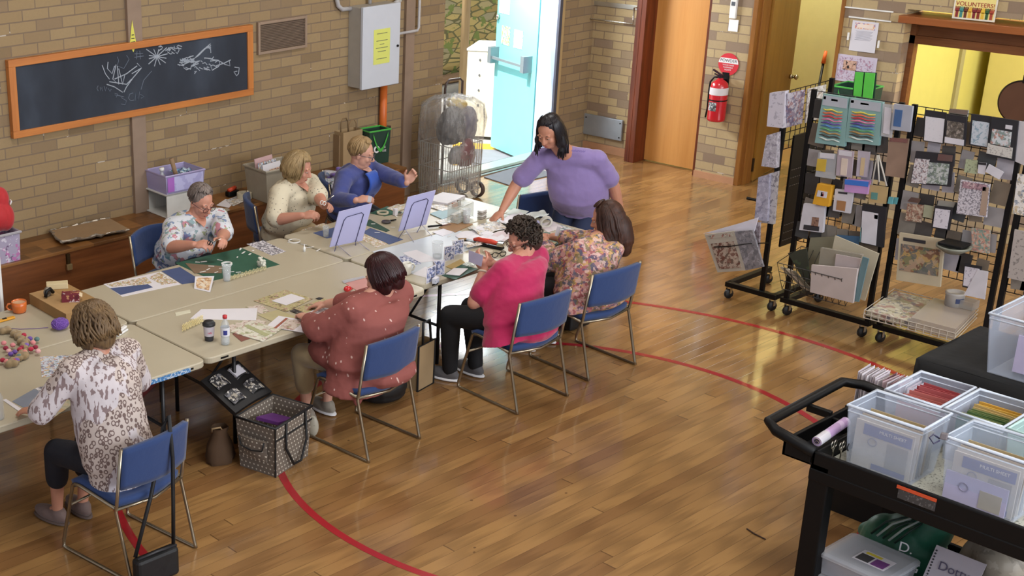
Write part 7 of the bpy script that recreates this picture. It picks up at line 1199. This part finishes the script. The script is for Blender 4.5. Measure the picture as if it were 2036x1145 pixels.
A_ = seated('person in a white and brown leopard-print blouse seen from behind at near left', 3.50, 5.50, 96, PY(183, 650, 5.72), (R(100), R(-22)), (V((3.27, 5.935, .755)), V((-1, -.35, -.5)), DN, (12, 14, 10), V((-.45, .85, -.05))), (V((3.72, 5.98, .76)), V((.9, -.6, -.5)), DN, (20, 22, 15)), (3.36, 5.98, .085), (3.52, 5.96, .085), SK2, LEO, NAVY, hair_mat('light_brown_hair', '4a3826', '7d6444'), ('bob', 5, .02, .016), dict(girth=1.12, sleeve=1.28, sleeve_w=.03, hem=.10, pant=.45, shoe=fabric('taupe_sandal', '6a5650', .7), sole=M('sandal_sole', '5a4a44', .7), top_name='blouse'))
h0 = A_[2][0]; watch(A_[0], A_[3], h0[0], h0[1], h0[2], M('cream_watch_band', 'd4ccb8', .5))
# H: dusty pink top, dark red bob
t = NT('dusty_pink_dashes'); co = t.mapping(rot=(0, R(25), R(20))); w_ = t.voro(t.mapping(co, scale=(24, 24, 6)), 1.0, 'Distance'); dm_ = t.math('LESS_THAN', w_, .15); t.base(t.mix(dm_, srgb('8a4c46'), srgb('c8a8a0'))); t.rough(.85); t.bump(t.noise(t.coord(), 12, 4), .012, .4); DUSTY = t.m
H_ = seated('person in a dusty pink dashed top with a dark red bob seen from behind', 5.49, 5.66, 96, PY(760, 547, 5.66), (R(118), R(-28)), (V((5.36, 6.08, .745)), V((-1, -.5, -.5)), DN, (20, 24, 16)), (V((5.62, 6.18, .75)), V((.7, -.7, -.6)), DN, (20, 24, 16)), (5.36, 6.06, .085), (5.56, 6.08, .085), SK3, DUSTY, KHK, hair_mat('dark_red_hair', '1c0a0c', '381418', .35), ('bob', 9, .005, .0015), dict(neckz=.115, girth=1.42, sleeve=1.55, sleeve_w=.03, hem=.16, fold=.010, pant=.55, pant_w=.008, shoe=fabric('pale_shoe', '8a8276', .7), top_name='tunic', drape=[((5.56, 5.56, .50), (.24, .20, .10)), ((5.36, 5.80, .58), (.13, .22, .10)), ((5.40, 5.62, .40), (.05, .04, .14))]))
# G: magenta shirt
MAG = fabric('magenta_shirt', 'ae1450', .85, .06); 
G_ = seated('person in a magenta shirt and glasses holding a lilac card', 6.76, 5.52, 98, PY(1040, 476, 5.72), (R(150), R(-24)), (V((6.76, 5.80, .84)), V((-.55, -.7, -.7)), V((.9, .3, 0)), (28, 30, 20), V((-.1, .5, .55))), (V((6.98, 5.90, .80)), V((.9, -.5, -.7)), V((-.6, -.2, .6)), (18, 18, 14), V((-.6, .6, .2))), (6.60, 5.93, .085), (6.80, 5.87, .085), SK1, MAG, BLKT, hair_mat('dark_curly_hair', '1e1814', '473a30', .55), ('curly', 3), dict(neckz=.095, girth=1.28, sleeve=.72, sleeve_w=.028, hem=.13, shoe=fabric('grey_sneaker', '5c5a5c', .8), sock=M('black_sock', '16161a', .9), glasses=M('dark_red_frame', '4a2026', .3), drape=[((6.80, 5.42, .52), (.23, .18, .11))]))
h0 = G_[2][0]; watch(G_[0], G_[3], h0[0], h0[1], h0[2], M('cream_watch_band', 'd4ccb8', .5), .033)
P = [PZ(*q) for q in ((932, 497, .96), (961, 508, .95), (957, 530, .87), (932, 520, .88))]; c = sum(P, V())/4; o = MB().slab([p-c for p in P], .002).build('held_card', M('lilac_card', 'a9a4be', .5)); o.location = c; tag(o, 'lilac-grey card held up by the person in magenta', 'card')
# F: floral blouse, long brown hair
F_ = seated('long-haired person in a pink floral blouse seen from behind', 7.57, 5.56, 88, PY(1206, 436, 5.62), (R(112), R(-18)), (V((7.68, 6.02, .80)), V((-.8, -.4, -.6)), V((.3, .2, -.8)), (26, 28, 20), V((.1, .8, .25))), (V((7.86, 6.10, .77)), V((.9, -.5, -.5)), DN, (24, 26, 18), V((-.3, .8, 0))), (7.45, 5.95, .085), (7.70, 5.95, .085), SK2, FL_('pink_floral_blouse', 'b98a84', ['8e3a46', 'c4a05c', '6a6a48', '3f4a6a', 'd4b4ac'], 13, .72, 3.), BLKT, hair_mat('long_brown_hair', '22130e', '4c2e22', .5), ('long', 8, .22, .010), dict(neckz=.11, girth=1.25, sleeve=1.6, sleeve_w=.035, hem=.12, shoe=fabric('black_shoe', '1c1c1e', .7), top_name='blouse', drape=[((7.60, 5.44, .55), (.22, .17, .10))]))
solo('white_stick_held', MB().box(PZ(1109, 460, .87), (.02, .02, .07), (0, R(20), 0)), PAP, 'small white block held by the long-haired person', 'block')
# B: floral shirt short grey hair
B_ = seated('person in a white floral shirt and glasses cutting paper at the far side', 5.88, 8.16, -97, PY(400, 401, 7.93), (R(-88), R(-24)), (V((5.80, 7.54, .845)), V((.9, .4, -.7)), V((-.5, 0, -.8)), (34, 34, 24), V((-.35, -.75, .12))), (V((5.56, 7.56, .845)), V((-.9, .4, -.7)), V((.5, 0, -.8)), (34, 34, 24), V((.35, -.75, .12))), (5.8, 7.75, .085), (6.0, 7.75, .085), SK1, FL_('white_floral_shirt', 'cfd2d8', ['b03a50', '3f6aa0', '5f8a8c', '8a9a58', '4a4a60'], 10, .46, 2.), NAVY, hair_mat('grey_brown_hair', '4a403c', '8d8078', .5), ('short', 4), dict(girth=1.22, sleeve=.82, sleeve_w=.028, hem=.08, glasses=M('dark_red_frame', '4a2026', .3), neck=.45, brow=M('grey_brow', '7a6c64', .8)))
T = thing('scissors', 'small dark scissors in the hands of the person in the floral shirt', 'scissors', (5.65, 7.44, .875))
for s in (-1, 1): MB().tube([(-.03+.014*math.cos(q), s*.012, .014*math.sin(q)) for q in [2*PI*i/12 for i in range(12)]], .003, 6, closed=True).build('finger_loop', BLACK, T, smooth=True); MB().tube([(-.015, s*.008, 0), (.07, -s*.003, .012)], .0028, 5).build('blade', CHROME, T)
# C: cream dotted blouse blonde bob
t = NT('cream_dotted_blouse'); co = t.coord(); d_ = t.voro(co, 34, 'Distance', 'F1', .5); t.base(t.mix(t.math('LESS_THAN', d_, .17), srgb('cfc6ae'), srgb('55504e'))); t.rough(.85); t.bump(t.noise(co, 12, 4), .012, .4); DOT = t.m
C_ = seated('person in a cream dotted blouse with a blonde bob cutting with scissors', 6.98, 8.18, -78, PY(594, 334, 7.98), (R(-58), R(-20)), (V((6.90, 7.60, .865)), V((.9, .3, -.7)), V((-.6, -.2, -.5)), (32, 34, 22), V((-.1, -.8, .25))), (V((6.66, 7.60, .84)), V((-.9, .2, -.8)), V((.5, .1, -.7)), (36, 36, 24), V((.45, -.7, .12))), (6.95, 7.75, .085), (7.2, 7.75, .085), SK1, DOT, KHK, hair_mat('blonde_bob_hair', '74603f', 'a88f66', .45), ('bob', 12, .012, .003), dict(girth=1.2, sleeve=.9, sleeve_w=.03, hem=.10, neck=.35, top_name='blouse', brow=M('fair_brow', '9a7a58', .8)))
T = thing('scissors', 'silver scissors with pale handles held by the blonde person', 'scissors', PZ(648, 402, .93))
for s in (-1, 1): MB().tube([(-.03+.016*math.cos(q), s*.016, .016*math.sin(q)) for q in [2*PI*i/12 for i in range(12)]], .003, 6, closed=True).build('finger_loop', WHITE, T, smooth=True); MB().tube([(-.015, s*.01, 0), (.08, -s*.003, .04)], .003, 5).build('blade', CHROME, T)
# D: blue cardigan
D__ = seated('person in a blue cardigan and royal blue top with short fair hair and glasses', 7.74, 8.22, -76, PY(719, 305, 8.0), (R(-55), R(-16)), (V((7.80, 7.56, .90)), V((.9, .5, -.6)), V((-.3, -.6, .5)), (36, 38, 24), V((.45, -.35, .75))), (V((7.26, 7.62, .845)), V((-.9, .2, -.8)), V((.4, .2, -.8)), (26, 28, 20), V((.55, -.65, .15))), (7.7, 7.8, .085), (7.95, 7.8, .085), SK3, fabric('blue_cardigan', '3c4684', .9), NAVY, hair_mat('short_fair_hair', '7a6242', 'a98c62', .5), ('short', 6), dict(girth=1.12, sleeve=1.82, sleeve_w=.022, hem=.06, glasses=M('slate_frame', '3a3a48', .3), neck=.62, top_name='cardigan', brow=M('fair_brow', '9a7a58', .8)))
bs, ch, nb_, fw_, lt_ = D__[5]; m = MB(); m.grid(lambda a, b_: (nb_+V((0, 0, -.02))).lerp(bs+V((0, 0, .0)), b_)+lt_*(a-.5)*(.15+.13*b_)+fw_*(.125+.09*math.sin(PI*min(1, b_*1.15)**.8)), 8, 14); m.build('royal_blue_top', fabric('royal_blue_top', '2450b0', .8), D__[0], rel=D__[3], smooth=True, solid=.012)
solo('paper_piece', MB().box(PZ(735, 396, .93), (.03, .02, .05), (0, R(25), .4)), PAP, 'white paper piece held in the right hand of the cardigan wearer', 'paper')
# E: standing in the lavender t-shirt
LAV = fabric('lavender_shirt', '8573a6', .85, .06)
hd_ = PX(1092, 262, 8.24); bE = V((8.70, 6.50, .83)); chE = V((8.57, 6.46, 1.08)); sR = V((8.37, 6.66, 1.19)); sL = V((8.60, 6.30, 1.20))
E_ = person('standing person in a lavender t-shirt with dark hair reaching down to the table', bE, chE, hd_, (R(192), R(-30)), (sL, sR), ((V((8.86, 6.22, .74)), V((.9, -.3, 0)), V((0, 1, 0)), (20, 24, 18), V((-.2, .1, -1))), (V((8.08, 6.78, .78)), V((.2, .7, -.3)), DN, (8, 10, 8), V((-.65, .15, -.5)))), ((V((-.3, 0, 0)), V((8.80, 6.38, .085)), R(185)), (V((-.3, 0, 0)), V((8.82, 6.62, .085)), R(180))), SK2, LAV, JEAN, hair_mat('black_hair', '0e0c0f', '221d22', .35), ('long', 21, .16, .003), dict(girth=1.17, k=1.0, sleeve=.74, sleeve_w=.028, hem=.03, hand=1.08, shoe=fabric('dark_shoe', '2a2a2e', .8), torso=[(-.12, .18, .15, .0), (0, .19, .165, .0), (.4, .19, .17, .03), (.8, .185, .15, .02), (1.0, .18, .14, .0), (1.22, .17, .11, 0), (1.40, .10, .075, -.01)]))
text('shirt_print', 'volunteer', .028, M('print_violet', '5a4890', .7), E_[0], (PX(1150, 300, 8.36)-E_[3]), (R(75), 0, R(-60)))
# ------------------------------------------------------------------ light
w = bpy.data.worlds.new('sky'); bpy.context.scene.world = w; w.use_nodes = True; nt = w.node_tree; bg = nt.nodes['Background']
bg.inputs[0].default_value = srgb('cfd8e8'); bg.inputs[1].default_value = .8
def sun(name, d, e, col, ang=.6):
    l = bpy.data.lights.new(name, 'SUN'); l.energy = e; l.color = col; l.angle = R(ang); o = bpy.data.objects.new(name, l); C.objects.link(o); o.rotation_euler = V(d).to_track_quat('-Z', 'Y').to_euler(); return o

sun('sun', (.55, -.1, -.83), 9.0, (1, .95, .86))
def area(name, loc, d, sx, sy, e, col=(1, .97, .93)):
    l = bpy.data.lights.new(name, 'AREA'); l.shape = 'RECTANGLE'; l.size = sx; l.size_y = sy; l.energy = e; l.color = col; o = bpy.data.objects.new(name, l); C.objects.link(o); o.location = loc; o.rotation_euler = V(d).to_track_quat('-Z', 'Y').to_euler(); return o
for x in (4.5, 9.0):
    for y in (2.0, 6.5): area('ceiling_lamp', (x, y, 5.1), (0, 0, -1), 1.2, .6, 55)
area('kitchen_lamp', (14.0, 4.6, 2.9), (0, 0, -1), 1.2, 1.2, 110, (1, .96, .78))
area('passage_lamp', (13.8, 7.9, 3.6), (0, 0, -1), .8, .8, 90, (1, .95, .78))
area('doorway_fill', (11.3, 10.25, 2.4), (.25, -1, -.45), 1.7, .5, 110, (.95, .98, 1))  # added light, unseen above the exit opening, brightens alcove bricks and door
area('high_window', (6.5, -3.9, 3.6), (0, 1, -.25), 9, 2.2, 520, (.93, .96, 1))
s = bpy.context.scene; s.view_settings.view_transform = 'Standard'; s.view_settings.look = 'None'; s.view_settings.gamma = 1; s.view_settings.exposure = 0.35; s.view_settings.use_curve_mapping = False
